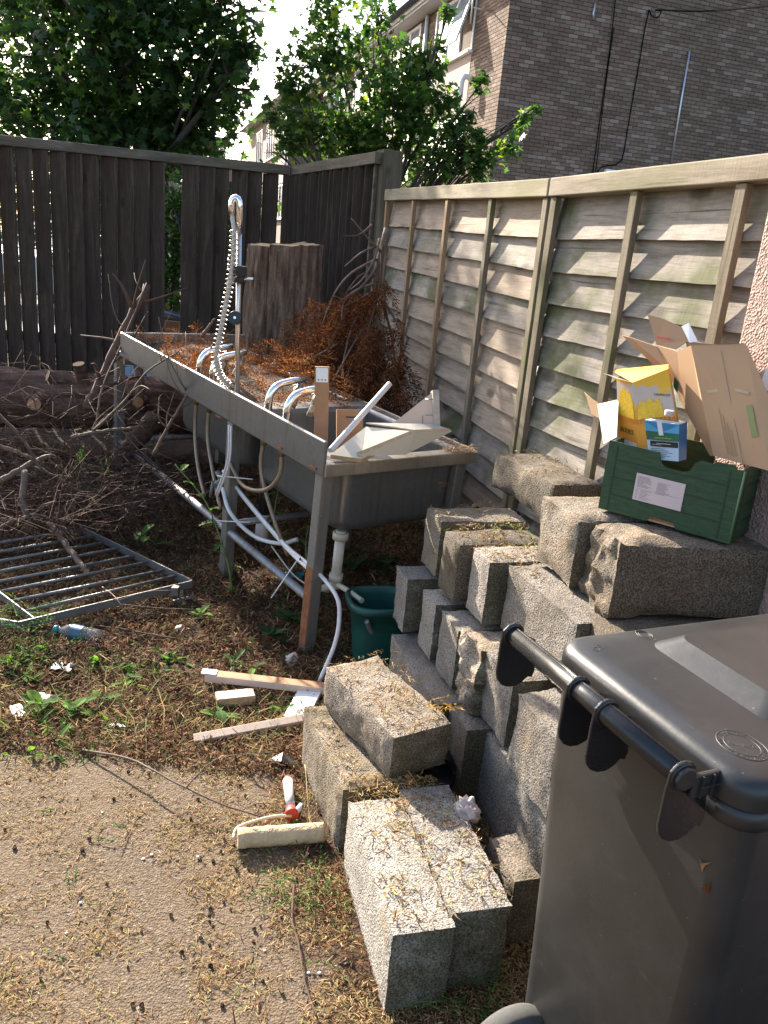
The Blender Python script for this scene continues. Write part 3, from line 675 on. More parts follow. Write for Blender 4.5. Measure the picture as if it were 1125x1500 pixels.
LA0, LB0 = Vector((-3.9, 4.66, 0.56)), Vector((-1.18, 5.36, 0.47)); LR = 0.20
lax = (LB0-LA0).normalized(); lrz = math.atan2(lax.y, lax.x)
log = thing('felled_log', 'felled dark brown tree trunk lying along the slat fence with sawn branch stubs', 'log', LA0, lrz)
Ll = (LB0-LA0).length; vs = []; n1, n2 = 150, 64
for i in range(n1+1):
    x = Ll*i/n1
    for k in range(n2):
        a = 2*math.pi*k/n2; r = LR*(1-0.06*i/n1)*(1+0.04*math.sin(2*a+x))+0.022*noise.noise((x*3, math.cos(a)*3, math.sin(a)*3))-0.022*abs(noise.noise((x*4, math.cos(a)*9, math.sin(a)*9)))+0.010*noise.noise((x*14, math.cos(a)*19, math.sin(a)*19))
        vs.append((x, r*math.cos(a), r*math.sin(a)-0.03*i/n1))
fs = [(i*n2+(k+1) % n2, i*n2+k, (i+1)*n2+k, (i+1)*n2+(k+1) % n2) for i in range(n1) for k in range(n2)]
fs.append(tuple(n1*n2+k for k in range(n2))); 
MB().add(vs, [tuple(reversed(f)) for f in fs], True).build('bark', M_BARKL, log, world=False)
def stub(px, py, depth, d, r, ln, m=M_CUTR):
    """a sawn branch stub standing out of the log, its cut face at the pixel given"""
    e = at_y(px, py, depth); d = Vector(d).normalized()
    o = MB().tube([e-d*ln, e-d*ln*0.5, e], [r*1.25, r*1.05, r], 14, cap=False).build('branch_stub', M_BARKL, log)
    MB().disc(e+d*0.001, d, r*0.97, 16, jit=0.04).build('cut_face', m, o)
stub(50, 591, 4.68, (0.22, -1, 0.05), 0.040, 0.25)
stub(202, 589, 4.93, (0.05, -1, 0.1), 0.034, 0.3)
stub(70, 550, 4.98, (-0.75, -0.5, 0.35), 0.036, 0.3, M_CUT)
stub(115, 533, 5.0, (-0.1, -0.3, 0.95), 0.036, 0.35, M_CUT)
stub(178, 578, 4.9, (-0.3, -0.9, 0.3), 0.018, 0.12, M_CUT)
stub(160, 690, 4.55, (-0.5, -0.5, -0.7), 0.05, 0.42, M_BARKL)

def limb(name, label, cat, pts, r0, r1, mat=M_TWIG, group=None, cut=None, side=0, seed=0, n=7):
    """one branch with its side twigs, ends sawn where the photo shows the pale wood"""
    rr = random.Random(seed); P = smoothpath(pts, 6); m = len(P)
    P = [p+Vector((rr.gauss(0, .3), rr.gauss(0, .3), rr.gauss(0, .3)))*r0*0.5 for p in P]
    base = P[0]; t = thing(name, label, cat, base, group=group)
    rad = [r0+(r1-r0)*i/(m-1) for i in range(m)]
    MB().tube(P, rad, n).build('stem', mat, t)
    if cut is not None:
        e, q = (P[-1], P[-2]) if cut == 'end' else (P[0], P[1])
        MB().disc(e+(e-q).normalized()*0.002, e-q, (rad[-1] if cut == 'end' else rad[0])*1.0, 12).build('cut_face', M_CUT, t)
    for k in range(side):
        i = rr.randrange(m//4, m-1); d = (P[min(i+1, m-1)]-P[i-1]).normalized()
        s = (d.cross(Vector((rr.gauss(0,1), rr.gauss(0,1), rr.gauss(0,1)))).normalized()+d*0.7).normalized(); ln = rr.uniform(.12, .4)
        Q = smoothpath([P[i], P[i]+s*ln*.5+Vector((0,0,rr.uniform(-.03,.03))), P[i]+s*ln+d*rr.uniform(0,.12)+Vector((0,0,rr.uniform(-.1,.05)))], 3)
        MB().tube(Q, [rad[i]*0.45*(1-.75*j/(len(Q)-1))+.0008 for j in range(len(Q))], 5).build('twig', mat, t)
    return t
GB = 'cut branches lying by the log'
limb('branch', 'thick sawn branch leaning up in front of the slat fence', 'branch', [at_y(128, 600, 4.6), at_y(150, 555, 4.72), at_y(178, 490, 4.85), at_y(217, 418, 4.98)], 0.034, 0.022, M_TWIGD, GB, 'end', 6, 1, 9)
limb('branch', 'thin bare branch beside the thick leaning branch', 'branch', [at_y(140, 640, 4.4), at_y(150, 570, 4.5), at_y(180, 500, 4.7), at_y(215, 415, 4.95)], 0.008, 0.004, M_TWIG, GB, None, 3, 2)
limb('branch', 'grey branch in the lower left with a pale sawn end', 'branch', [at_y(36, 690, 3.9), at_y(34, 735, 3.8), at_y(44, 770, 3.72)], 0.018, 0.016, M_TWIG, GB, 'end', 1, 3, 9)
limb('branch', 'pale grey branch reaching in from the left edge', 'branch', [at_y(-20, 720, 3.9), at_y(20, 692, 3.95), at_y(62, 672, 4.05), at_y(75, 668, 4.1)], 0.017, 0.013, M_TWIG, GB, None, 2, 4, 8)
limb('branch', 'bent branch at the left edge just above the metal grille', 'branch', [at_y(-20, 790, 3.6), at_y(10, 770, 3.65), at_y(38, 758, 3.7)], 0.017, 0.014, M_TWIGD, GB, None, 1, 5, 8)
limb('branch', 'brown branch lying across the bars of the metal grille', 'branch', [at_g(72, 765, .12), at_g(98, 800, .07), at_g(127, 838, .045)], 0.016, 0.013, M_TWIG, GB, 'end', 1, 6, 8)
limb('branch', 'long torn branch lying low in the brush at the left', 'branch', [at_y(-10, 600, 4.1), at_y(30, 640, 4.05), at_y(65, 690, 3.95), at_y(108, 700, 4.0)], 0.009, 0.006, M_TWIGD, GB, None, 4, 8)
limb('branch', 'pale bare branch crossing in front of the far sink leg', 'branch', [at_y(138, 630, 4.3), at_y(185, 585, 4.2), at_y(215, 545, 4.15), at_y(262, 515, 4.1)], 0.008, 0.004, M_TWIG, GB, None, 5, 9)
limb('branch', 'wispy branch with curling twigs beside the far sink leg', 'branch', [at_y(225, 665, 4.05), at_y(250, 620, 4.0), at_y(275, 575, 3.95), at_y(312, 505, 4.0)], 0.010, 0.005, M_TWIG, GB, None, 9, 10)
limb('branch', 'upright grey branch stub between the log and the sink', 'branch', [at_y(206, 600, 5.0), at_y(204, 560, 5.0), at_y(196, 515, 5.0), at_y(192, 500, 5.02)], 0.030, 0.022, M_TWIG, GB, None, 3, 12, 8)
limb('branch', 'split bark strip lying over the brush at the left edge', 'branch', [at_y(-15, 650, 4.0), at_y(25, 662, 4.0), at_y(60, 678, 3.98)], 0.014, 0.006, M_BARKS, GB, None, 1, 13)
limb('branch', 'crooked branch under the log with a rough torn end', 'branch', [at_y(105, 640, 4.35), at_y(150, 632, 4.3), at_y(206, 625, 4.3)], 0.012, 0.008, M_TWIG, GB, None, 4, 14)

# brush heap: a mass of fine twigs
def twig_mass(name, gen, n, r, mat, seed):
    rng = random.Random(seed); V = []; F = []
    for q in range(n):
        P, rad = gen(rng); m = len(P); base = len(V)
        for i, p in enumerate(P):
            t = (P[min(i+1, m-1)]-P[max(i-1, 0)]).normalized(); a = t.orthogonal().normalized(); b = t.cross(a); k = rad*(1-.7*i/(m-1))
            for c in range(3): V.append(tuple(p+(a*math.cos(2.094*c)+b*math.sin(2.094*c))*k))
        for i in range(m-1):
            for c in range(3): F.append((base+i*3+c, base+i*3+(c+1) % 3, base+(i+1)*3+(c+1) % 3, base+(i+1)*3+c))
    o = np_object(name, np.array(V), np.array(F), mat); tag(o, kind='stuff'); return o
def brush(rng):
    px, py = rng.uniform(-60, 250), rng.uniform(625, 800)*1.0; y = 4.75-(py-600)*0.0062+rng.uniform(-.2, .25)
    if px > 120: y = max(y, 4.0)
    p = at_y(px, min(py, 760-max(0, px-100)*.25), y); p.z = max(G(p.x, p.y)+.02, min(p.z, 0.34))
    if rng.random() < .11: p = at_y(rng.uniform(-40, 235), rng.uniform(555, 660), 4.45+rng.uniform(-.2, .12))
    d = Vector((rng.gauss(0,1), rng.gauss(0,.8), rng.gauss(0,.35))).normalized(); ln = rng.uniform(.1, .42)
    c = Vector((rng.gauss(0,.08), rng.gauss(0,.08), rng.gauss(0,.08)))
    P = [p+d*ln*u+c*(4*u*(1-u)) for u in (0, .33, .66, 1)]
    for v in P: v.z = max(v.z, G(v.x, v.y)+.01)
    return P, rng.uniform(.001, .0034)
twig_mass('brush_heap', brush, 1150, .003, M_TWIGD, 5)

# ================================================================== DEAD CYPRESS BOUGH AND ITS ORANGE FOLIAGE
M_ORANGE = leafmat('dead_foliage_orange', [(0.0, (0.09, 0.030, 0.012)), (0.45, (0.22, 0.078, 0.026)), (0.8, (0.33, 0.14, 0.055)), (1.0, (0.45, 0.28, 0.14))], 0.22, 0.85, 0.1)
M_BROWNF = leafmat('dead_foliage_brown', [(0.0, (0.045, 0.017, 0.009)), (0.5, (0.125, 0.046, 0.019)), (0.9, (0.23, 0.092, 0.036)), (1.0, (0.31, 0.15, 0.07))], 0.3, 0.8, 0.1)
M_GREENF = leafmat('cypress_green', [(0.0, (0.035, 0.07, 0.018)), (0.5, (0.075, 0.15, 0.036)), (0.9, (0.13, 0.22, 0.06)), (1.0, (0.22, 0.27, 0.09))], 0.3, 0.7, 0.2)
def sprays(name, roots, mat, parent=None, world_pts=True, seed=1, kind=None, leaf=0.010, wid=0.0022, step=0.006):
    """fern-flat cypress sprays: list of (root, direction, length, droop); each a rib with alternate scaly side shoots"""
    rng = random.Random(seed); V = []; F = []
    def sliver(p, d, ln, w):
        s = d.cross(Vector((rng.gauss(0,1), rng.gauss(0,1), rng.gauss(0,1)))).normalized()*w
        b = len(V); V.extend([tuple(p-s), tuple(p+s), tuple(p+d*ln*.6+s*.8), tuple(p+d*ln), tuple(p+d*ln*.6-s*.8)])
        F.extend([(b, b+1, b+2, b+4), (b+4, b+2, b+3, b+3)])
    for (p, d, ln, droop) in roots:
        p = Vector(p); d = Vector(d).normalized(); nrm = d.cross(Vector((rng.gauss(0,.6), rng.gauss(0,.6), 1))).normalized()
        m = max(4, int(ln/0.018)); 
        for i in range(m):
            u = i/m; q = p+d*ln*u+Vector((0,0,-droop*u*u))
            sl = ln*0.42*(1-u)**0.7*(0.5+0.5*min(1, u*4)); 
            for sg in (-1, 1):
                sd = (d*0.75+nrm*sg*0.8+Vector((rng.gauss(0,.15), rng.gauss(0,.15), rng.gauss(0,.15)-droop*.8))).normalized()
                k = max(1, int(sl/ (step*2.2)))
                for j in range(k):
                    c = q+sd*sl*j/k
                    for s2 in (-1, 1): sliver(c, (sd+nrm.cross(sd)*0.1+d*0.3*s2+nrm*0.5*s2*sg).normalized(), leaf*rng.uniform(.7,1.5), wid)
            sliver(q, d, 0.022, wid)
    V = np.array(V); 
    F4 = np.array([f for f in F if f[2] != f[3]]); 
    T = np.array([f[:3] for f in F if f[2] == f[3]])
    allt = np.concatenate([F4[:, [0,1,2]], F4[:, [0,2,3]], T])
    if parent is not None: V = V - np.array(parent_matrix(parent).translation)[None]
    o = np_object(name, V, allt, mat, parent)
    if kind: tag(o, kind=kind)
    return o
bough = thing('dead_bough', 'dead bare cypress bough hanging down at the tall corner post', 'branch', at_y(562, 345, 4.72))
main = [at_y(568, 335, 4.75), at_y(552, 400, 4.7), at_y(548, 450, 4.65), at_y(560, 500, 4.55), at_y(556, 560, 4.45), at_y(520, 620, 4.3)]
P = smoothpath(main, 6); MB().tube(P, [0.022-0.014*i/(len(P)-1) for i in range(len(P))], 8).build('stem', M_TWIG, bough)
TW = [[(556,350),(548,380),(530,410),(512,425)], [(560,360),(556,420),(540,480),(528,520)], [(554,430),(540,470),(520,500),(495,545),(470,590)], [(558,480),(548,530),(530,570),(512,610)], [(552,380),(515,400),(490,430),(470,480)], [(560,440),(575,500),(580,545),(592,575)], [(550,460),(500,500),(455,525),(430,530)], [(556,500),(566,560),(560,610)], [(556,385),(530,420),(505,440),(500,470)], [(552,400),(520,430),(500,470),(480,510)], [(549,440),(520,470),(505,520),(500,560)], [(549,450),(535,490),(512,540),(505,580)], [(553,470),(570,520),(600,545),(625,556)],
      [(545,330),(525,345),(502,345)], [(553,360),(530,370),(505,390)], [(556,505),(520,540),(470,565),(430,600)], [(558,520),(575,560),(590,590),(600,620)], [(550,425),(525,440),(500,452)], [(550,415),(522,425),(500,440)],
      [(556,540),(540,580),(520,600),(490,640)], [(562,440),(580,470),(586,480)], [(552,395),(526,405),(505,432)], [(560,370),(540,350),(515,320)]]
for k, t in enumerate(TW):
    P = smoothpath([at_y(x, y, 4.7-0.10*j-(0.012*max(0, y-480))*0.2) for j, (x, y) in enumerate(t)], 4)
    MB().tube(P, [0.008*(1-.8*i/(len(P)-1))+.001 for i in range(len(P))], 5).build('twig', M_TWIGD if k % 2 else M_TWIG, bough)
rt = []; rr = random.Random(3)
for (px, py, y, n, sp) in ((470, 470, 4.75, 10, 25), (440, 500, 4.75, 12, 30), (500, 520, 4.55, 14, 30), (545, 520, 4.45, 16, 25), (560, 560, 4.3, 14, 25), (590, 585, 4.25, 12, 15), (575, 480, 4.6, 12, 14), (590, 530, 4.45, 12, 14), (530, 440, 4.65, 12, 18), (505, 470, 4.62, 12, 20), (560, 420, 4.62, 9, 12), (480, 490, 4.7, 12, 22), (548, 560, 4.35, 12, 22), (480, 450, 4.8, 8, 16), (520, 570, 4.3, 14, 30), (460, 530, 4.6, 12, 35), (560, 600, 4.2, 12, 25), (545, 490, 4.5, 8, 15)):
    for q in range(int(n*1.7)):
        p = at_y(px+rr.gauss(0, sp*.6), py+rr.gauss(0, sp*.6), y+rr.gauss(0, .06))
        rt.append((p, (rr.gauss(-.25, .45), rr.gauss(-.3, .4), rr.gauss(-.8, .4)), rr.uniform(.12, .26), rr.uniform(.02, .10)))
sprays('foliage', rt, M_BROWNF, bough, seed=4, leaf=.012, wid=.0026)
# ================================================================== STEEL SINK UNIT
def mat_steel(name, base, rough0, rough1, stain, metal=0.9, st_amt=0.6):
    m = Mat(name); v = m.co(); v2 = m.co((1.2, 12, 12))
    n = m.noise(v, 3.5, 6, 0.65); f = m.noise(v2, 9, 4, 0.7); g = m.noise(v, 42, 4, 0.7)
    col = m.ramp(m.math('ADD', m.math('MULTIPLY', n, .6), m.math('MULTIPLY', g, .4)), [(0.35, tuple(x*.72 for x in base)), (0.65, base)])
    col = m.mix(m.ramp(n, [(0.42, 0.0), (0.72, st_amt)]), col, stain)
    dr = m.noise(m.co((22, 22, 1.3)), 1.6, 5, .7); col = m.mix(m.ramp(dr, [(0.52, 0.0), (0.72, .6)]), col, tuple(x*.8 for x in stain)); sp = m.noise(v, 75, 2, .5); col = m.mix(m.ramp(sp, [(0.70, 0.0), (0.76, .7)]), col, (0.42, 0.38, 0.32))
    r = m.ramp(m.math('ADD', m.math('MULTIPLY', n, .5), m.math('MULTIPLY', f, .5)), [(0.3, rough0), (0.7, rough1)])
    return m.fin(col, r, metal, m.bump(f, 0.12, 0.002), 0.5)
M_STEEL = mat_steel('dull_stainless', (0.55, 0.53, 0.49), 0.25, 0.48, (0.26, 0.22, 0.17))
M_STEELD = mat_steel('dirty_stainless', (0.25, 0.255, 0.26), 0.24, 0.46, (0.12, 0.108, 0.085), 0.65)
M_LEGS = mat_steel('dull_leg_steel', (0.27, 0.26, 0.245), 0.45, 0.7, (0.17, 0.13, 0.095), 0.6, 0.5)
M_PIPEG = mat_steel('grey_pipe', (0.42, 0.42, 0.43), 0.4, 0.6, (0.16, 0.075, 0.035), 0.6, 0.75)
M_CHROME = plain('chrome', (0.78, 0.77, 0.76), 0.13, 1.0, 0.05, 10, 0.05, 30)
M_RUST = plain('rust', (0.20, 0.075, 0.03), 0.9, 0, 0.4, 30, 0.5, 120)
M_BLACKP = plain('black_plastic', (0.012, 0.012, 0.013), 0.45, 0, 0.1, 5, 0.05)
M_WHITEP = plain('white_plastic_pipe', (0.62, 0.60, 0.60), 0.4, 0, 0.08, 6, 0.05)
M_CREAMP = plain('cream_plastic', (0.52, 0.47, 0.38), 0.5, 0, 0.15, 9, 0.05)
M_BRAID = plain('braided_hose', (0.26, 0.20, 0.145), 0.5, 0.5, 0.25, 60, 0.4, 300, 0.001)

S0 = at_z(474, 680, 0.84); S1 = at_z(698, 660, 0.84)            # the near end of the rim
wv = (S1-S0); SW = wv.length; SRZ = math.atan2(wv.y, wv.x)+math.pi/2   # local x runs away along the sink, local -y to the right across it
SL = 2.2; TILT = math.radians(3.4)
sink = thing('steel_sink_unit', 'long derelict stainless steel catering sink full of orange dead foliage', 'sink', (S0.x, S0.y, 0.0), 0)
sink.rotation_euler = (0, -TILT, SRZ)
sink.location = S0 - parent_matrix(sink).to_3x3() @ Vector((0, 0, 0.84))
SM = parent_matrix(sink)
print('SINK far', to_px(SM @ Vector((SL, 0, .928))), 'far right', to_px(SM @ Vector((SL, -SW, .928))), 'near', to_px(SM @ Vector((0,0,.928))), SW)
def sl(x, y, z): return SM @ Vector((x, -y, z))                  # sink frame -> world (y counted across to the right)
Z = 0.84
def sbox(b, x0, y0, z0, x1, y1, z1): b.box(x0, -y1, z0, x1, -y0, z1); return b
# rim: near end apron, right apron, back (left) upstand, far upstand, top strips
b = MB(); sbox(b, -0.012, 0.004, Z-0.052, 0.0, SW, Z); sbox(b, 0.0, SW-0.004, Z-0.045, SL, SW+0.008, Z); b.build('apron', M_STEEL, sink, world=False, bevel=0.003)
b = MB(); sbox(b, -0.002, -0.006, Z-0.05, SL, 0.012, Z+0.088); b.build('back_upstand', M_STEELD, sink, world=False, bevel=0.005)
b = MB(); sbox(b, SL-0.012, 0.0125, Z-0.10, SL, SW, Z+0.088); b.build('end_upstand', M_STEEL, sink, world=False, bevel=0.004)
BAS = ((0.05, 0.78), (0.90, 1.66)); BY0, BY1 = 0.13, SW-0.055     # two basins, then the drainer
b = MB(); T_ = 0.004
def strip(x0, y0, x1, y1): sbox(b, x0, y0, Z-T_, x1, y1, Z-0.001)
strip(0.0005, 0.0125, BAS[0][0], SW-0.0045); strip(BAS[0][1], 0.0125, BAS[1][0], SW-0.0045); strip(BAS[1][1], 0.0125, SL-0.0125, SW-0.0045)
for (a, c) in BAS: strip(a+.0003, 0.0125, c-.0003, BY0); strip(a+.0003, BY1, c-.0003, SW-0.0045)
b.build('deck', M_STEEL, sink, world=False)
def basin(x0, x1, zb):
    b = MB(); rings = []; n = 8
    def ring(ins, z, r):
        pts = []; X0, X1, Y0, Y1 = x0+ins, x1-ins, BY0+ins, BY1-ins
        for (cx, cy, a0) in ((X1-r, Y1-r, 0), (X0+r, Y1-r, 90), (X0+r, Y0+r, 180), (X1-r, Y0+r, 270)):
            for k in range(n+1):
                a = math.radians(a0+90*k/n); pts.append((cx+r*math.cos(a), -(cy+r*math.sin(a)), z))
        return pts
    prof = [(0.0, Z-0.002, .04), (0.003, Z-0.03, .05), (0.006, zb+0.06, .06), (0.02, zb+0.022, .07), (0.05, zb+0.004, .07), (0.09, zb, .07)]
    rs = [ring(*p) for p in prof]; m = len(rs[0]); vs = [p for r in rs for p in r]
    fs = [(i*m+k, i*m+(k+1) % m, (i+1)*m+(k+1) % m, (i+1)*m+k) for i in range(len(rs)-1) for k in range(m)]
    fs.append(tuple((len(rs)-1)*m+k for k in range(m)))
    b.add(vs, fs, True); o = b.build('basin', M_STEELD, sink, world=False)
    s = o.modifiers.new('wall', 'SOLIDIFY'); s.thickness = 0.003; s.offset = 0
    return o
basin(*BAS[0], Z-0.34); basin(*BAS[1], Z-0.34)
# legs: square tube with feet, three along each side
for (x, y) in ((0.03, 0.02), (0.80, 0.02), (2.33, 0.02), (0.03, SW-0.07), (0.80, SW-0.07), (2.33, SW-0.07)):
    p = sl(x+.025, y+.025, 0.4); g = G(p.x, p.y)-p.z+0.4-0.03
    b = MB(); sbox(b, x, y, g, x+0.052, y+0.052, Z-0.053); o = b.build('leg', M_LEGS, sink, world=False, bevel=0.004)
    if (x, y) == (0.03, 0.02):
        b = MB(); sbox(b, x-0.0015, y-0.0025, g+0.05, x+0.047, y-0.0008, g+0.40); b.build('rust_patch', M_RUST, o, loc=(0, 0, 0))
# low pipe rails between the legs
zr = 0.235
MB().tube([Vector((0.06, -0.046, zr)), Vector((2.34, -0.046, zr+0.005))], 0.019, 10).build('stretcher', M_PIPEG, sink, world=False)
MB().tube([Vector((2.35, -0.05, zr)), Vector((2.35, -SW+0.05, zr))], 0.017, 10).build('stretcher', M_PIPEG, sink, world=False)
MB().tube([Vector((0.82, -0.05, zr+0.04)), Vector((0.82, -SW+0.05, zr+0.04))], 0.017, 10).build('stretcher', M_PIPEG, sink, world=False)
# rust brackets under the apron
for x in (0.035, 0.30, 0.86):
    b = MB(); sbox(b, x, -0.012, Z-0.0345 if x != .86 else Z-.058, x+0.05, -0.0065, Z-0.025 if x != .86 else Z-.051); b.build('rust_streak', M_RUST, sink, world=False)
# taps
def along_sink(px, y, z):                                         # distance along the sink of the point (y, z) under a pixel column
    lo, hi = 0.0, SL
    for _ in range(40):
        m_ = (lo+hi)/2
        if to_px(sl(m_, y, z))[0] > px: lo = m_
        else: hi = m_
    return lo
def deck_at(px, py):
    R = ray(px, py); n = SM.to_3x3() @ Vector((0, 0, 1)); P0 = SM @ Vector((0, 0, Z)); s = (P0-EYEV).dot(n)/R.dot(n); q = SM.inverted() @ (EYEV+R*s); return q.x, -q.y
def tap(px, py):
    y = 0.06; x = along_sink(px, y, Z+.11); r = 0.0165
    t = thing('tap', None, None); del_keys(t); t.parent = sink; t.location = (x, -y, Z)
    P = [Vector((0, 0, 0)), Vector((0, 0, .10))] + [Vector((0, -.075+.075*math.cos(a), .10+.075*math.sin(a))) for a in [math.radians(q) for q in (15, 30, 45, 60, 75)]] + [Vector((0, -.10, .182)), Vector((0, -.165, .192))]
    MB().tube(P, r, 14).build('spout', M_CHROME, t, world=False)
    MB().lathe([(0.0, .0005), (.026, .0005), (.026, .012), (.0175, .02)], 18).build('base_collar', M_CHROME, t, world=False)
    b = MB(); M2 = Matrix.Translation((0.0, -.15, .172)) @ Matrix.Rotation(math.radians(200), 4, 'X')
    b.lathe([(0, 0), (.014, 0), (.014, .02), (.02, .022), (.02, .05), (.015, .052), (.015, .07), (.018, .072), (.018, .11), (0, .11)], 12, M2)
    b.tube([M2 @ Vector((-.028, 0, .036)), M2 @ Vector((.028, 0, .036))], .009, 8)
    b.build('valve', plain_cache('tap_valve', (0.33, 0.29, 0.24), 0.35, 0.8), t, world=False)
_pc = {}
def plain_cache(name, c, rough, metal=0.0):
    if name not in _pc: _pc[name] = plain(name, c, rough, metal, 0.2, 20, 0.1)
    return _pc[name]
def del_keys(o):
    for k in list(o.keys()): del o[k]
for q in ((293, 538), (312, 552), (394, 598), (421, 614)): tap(*q)
# spring rinse riser
rx, ry = along_sink(349, .075, Z+.1), .075
ris = thing('rinse_riser', None, None); del_keys(ris); ris.parent = sink; ris.location = (rx, -ry, Z)
_b = sl(rx, ry, Z); _t = at_y(351, 292, _b.y); _ax = SM.to_3x3().inverted() @ (_t-_b).normalized(); ris.rotation_euler = Vector((0, 0, 1)).rotation_difference(_ax).to_euler()
RM = parent_matrix(ris); base = RM.translation
yr = base.y; topz = (at_y(351, 290, yr)-base).length
hx = RM.to_3x3().inverted() @ (RT*1.0); hx = Vector((hx.x, hx.y, 0)).normalized()
bend = [Vector((0, 0, topz-.03))] + [Vector((-hx.x*.0165*(1-math.cos(a)), -hx.y*.0165*(1-math.cos(a)), topz-.03+.03*math.sin(a))) for a in [math.radians(q) for q in (30, 60, 90, 120, 150, 180)]]
MB().tube([Vector((0, 0, -.002)), Vector((0, 0, topz-.14))], .0115, 12).build('riser_pipe', plain_cache('riser_steel', (0.62, 0.56, 0.52), 0.3, 0.9), ris, world=False)
MB().tube([Vector((0, 0, topz-.14)), Vector((0, 0, topz-.03))]+bend[1:]+[bend[-1]+Vector((0, 0, -.04))], .015, 12).build('top_bend', M_CHROME, ris, world=False)
def rpt(px, py, dy=0.0): return RM.inverted() @ at_y(px, py, yr+dy)
hose = smoothpath([bend[-1]+Vector((0, 0, -.03)), rpt(343, 345, -.02), rpt(339, 400, -.03), rpt(331, 445, -.04), rpt(322, 490, -.05), rpt(316, 525, -.05), rpt(324, 552, -.02), rpt(338, 566, .02)], 14)
MB().tube(hose, .009, 8).build('hose', plain_cache('hose_grey', (0.46, 0.43, 0.37), 0.5), ris, world=False)
# the coil: a helix swept round the hose path
acc = [0.0]
for i in range(1, len(hose)): acc.append(acc[-1]+(hose[i]-hose[i-1]).length)
Lh = acc[-1]; turns = 36; hp = []; s0 = 0.10
for k in range(turns*10+1):
    s = s0*Lh/1.0*0.9 + (Lh-s0*Lh*0.9)*k/(turns*10); i = min(len(hose)-2, max(0, next((j for j in range(len(acc)-1) if acc[j+1] >= s), len(hose)-2)))
    u = (s-acc[i])/max(1e-6, acc[i+1]-acc[i]); c = hose[i].lerp(hose[i+1], u); t = (hose[i+1]-hose[i]).normalized()
    a = t.cross(Vector((1, 0, 0))).normalized(); b_ = t.cross(a); q = 2*math.pi*k/10
    hp.append(c+(a*math.cos(q)+b_*math.sin(q))*.0195)
MB().tube(hp, .0026, 5).build('coil_spring', plain_cache('spring_steel', (0.42, 0.40, 0.38), 0.34, 1.0), ris, world=False)
c1 = rpt(350, 400, -.005); cl = MB().box(c1.x-.022, c1.y-.03, c1.z-.012, c1.x+.022, c1.y+.03, c1.z+.03).box(c1.x-.02, c1.y-.027, c1.z-.04, c1.x+.02, c1.y+.027, c1.z-.017).build('clamp', M_BLACKP, ris, world=False, bevel=.004)
v2 = rpt(371, 408, -.03); MB().tube([c1+Vector((0, 0, -.028)), v2], .005, 8).build('clamp_screw', M_CHROME, cl, loc=(0, 0, 0))
c2 = rpt(345, 466, -.03); dn = (RM.to_3x3().inverted() @ Vector((0, -1, 0.2))).normalized()
kb = MB().tube([c2-dn*.004, c2+dn*.016], .030, 24).build('knob', M_BLACKP, ris, world=False, bevel=.003)
MB().tube([c2+dn*.016, c2+dn*.019], .006, 10).build('screw', M_CHROME, kb, loc=(0, 0, 0))
# flexible tails and wastes under the taps
def tail(pts, r=.0095, mat=M_BRAID, nm='flexible_hose'):
    o = MB().tube(smoothpath([sl(*p) for p in pts], 6), r, 8).build(nm, mat, sink)
    p = pts[0]; MB().tube([sl(p[0], p[1], p[2]+.02), sl(p[0], p[1], p[2]-.035)], r*1.5, 8).build('nut', plain_cache('brass_nut', (0.34, 0.27, 0.15), 0.4, 0.8), o, loc=(0, 0, 0)) if False else None
    MB().tube([Vector(sl(p[0], p[1], p[2]+.02)), Vector(sl(p[0], p[1], p[2]-.035))], r*1.5, 8).build('hose_nut', plain_cache('brass_nut', (0.34, 0.27, 0.15), 0.4, 0.8), sink)
xs = [along_sink(q, .06, Z+.11) for q in (293, 312, 394, 421)]
tail([(xs[0], .05, Z-.06), (xs[0], .05, .60), (xs[0]-.12, .02, .46), (xs[0]-.25, .0, .36)])
tail([(xs[1], .05, Z-.06), (xs[1], .05, .62), (xs[1]-.12, .03, .48), (xs[1]-.28, .0, .36)])
tail([(xs[2], .05, Z-.06), (xs[2], .05, .62), (xs[2]-.13, .06, .44), (xs[2]-.2, .10, .30)])
tail([(xs[3], .05, Z-.06), (xs[3], .05, .66), (xs[3]+.10, .04, .56), (xs[3]+.28, .03, .52), (xs[3]+.42, .02, .60)])
for x in (xs[3]+.35, xs[3]+.37): MB().tube(smoothpath([sl(x, -.012, Z-.06), sl(x-.02, -.02, .62), sl(x+.08, -.02, .42)], 6), .005, 6).build('thin_pipe', M_WHITEP, sink)
MB().tube([sl(0.84, .24, .52), sl(0.84, .24, .30)], .032, 14).build('waste_trap', M_BLACKP, sink)
MB().tube([sl(0.845, .24, .30), sl(0.845, .24, .16)], .034, 14).build('waste_pipe', M_WHITEP, sink)
MB().tube([sl(0.12, .2, .50), sl(0.12, .2, .24), sl(0.20, .2, .19)], .022, 12).build('waste_pipe', M_CREAMP, sink)
MB().tube([sl(0.12, .2, .49), sl(0.12, .2, .46)], .034, 12).build('waste_nut', M_CREAMP, sink)
MB().tube([sl(0.12, .2, .30), sl(0.12, .2, .27)], .030, 12).build('waste_nut', M_CREAMP, sink)

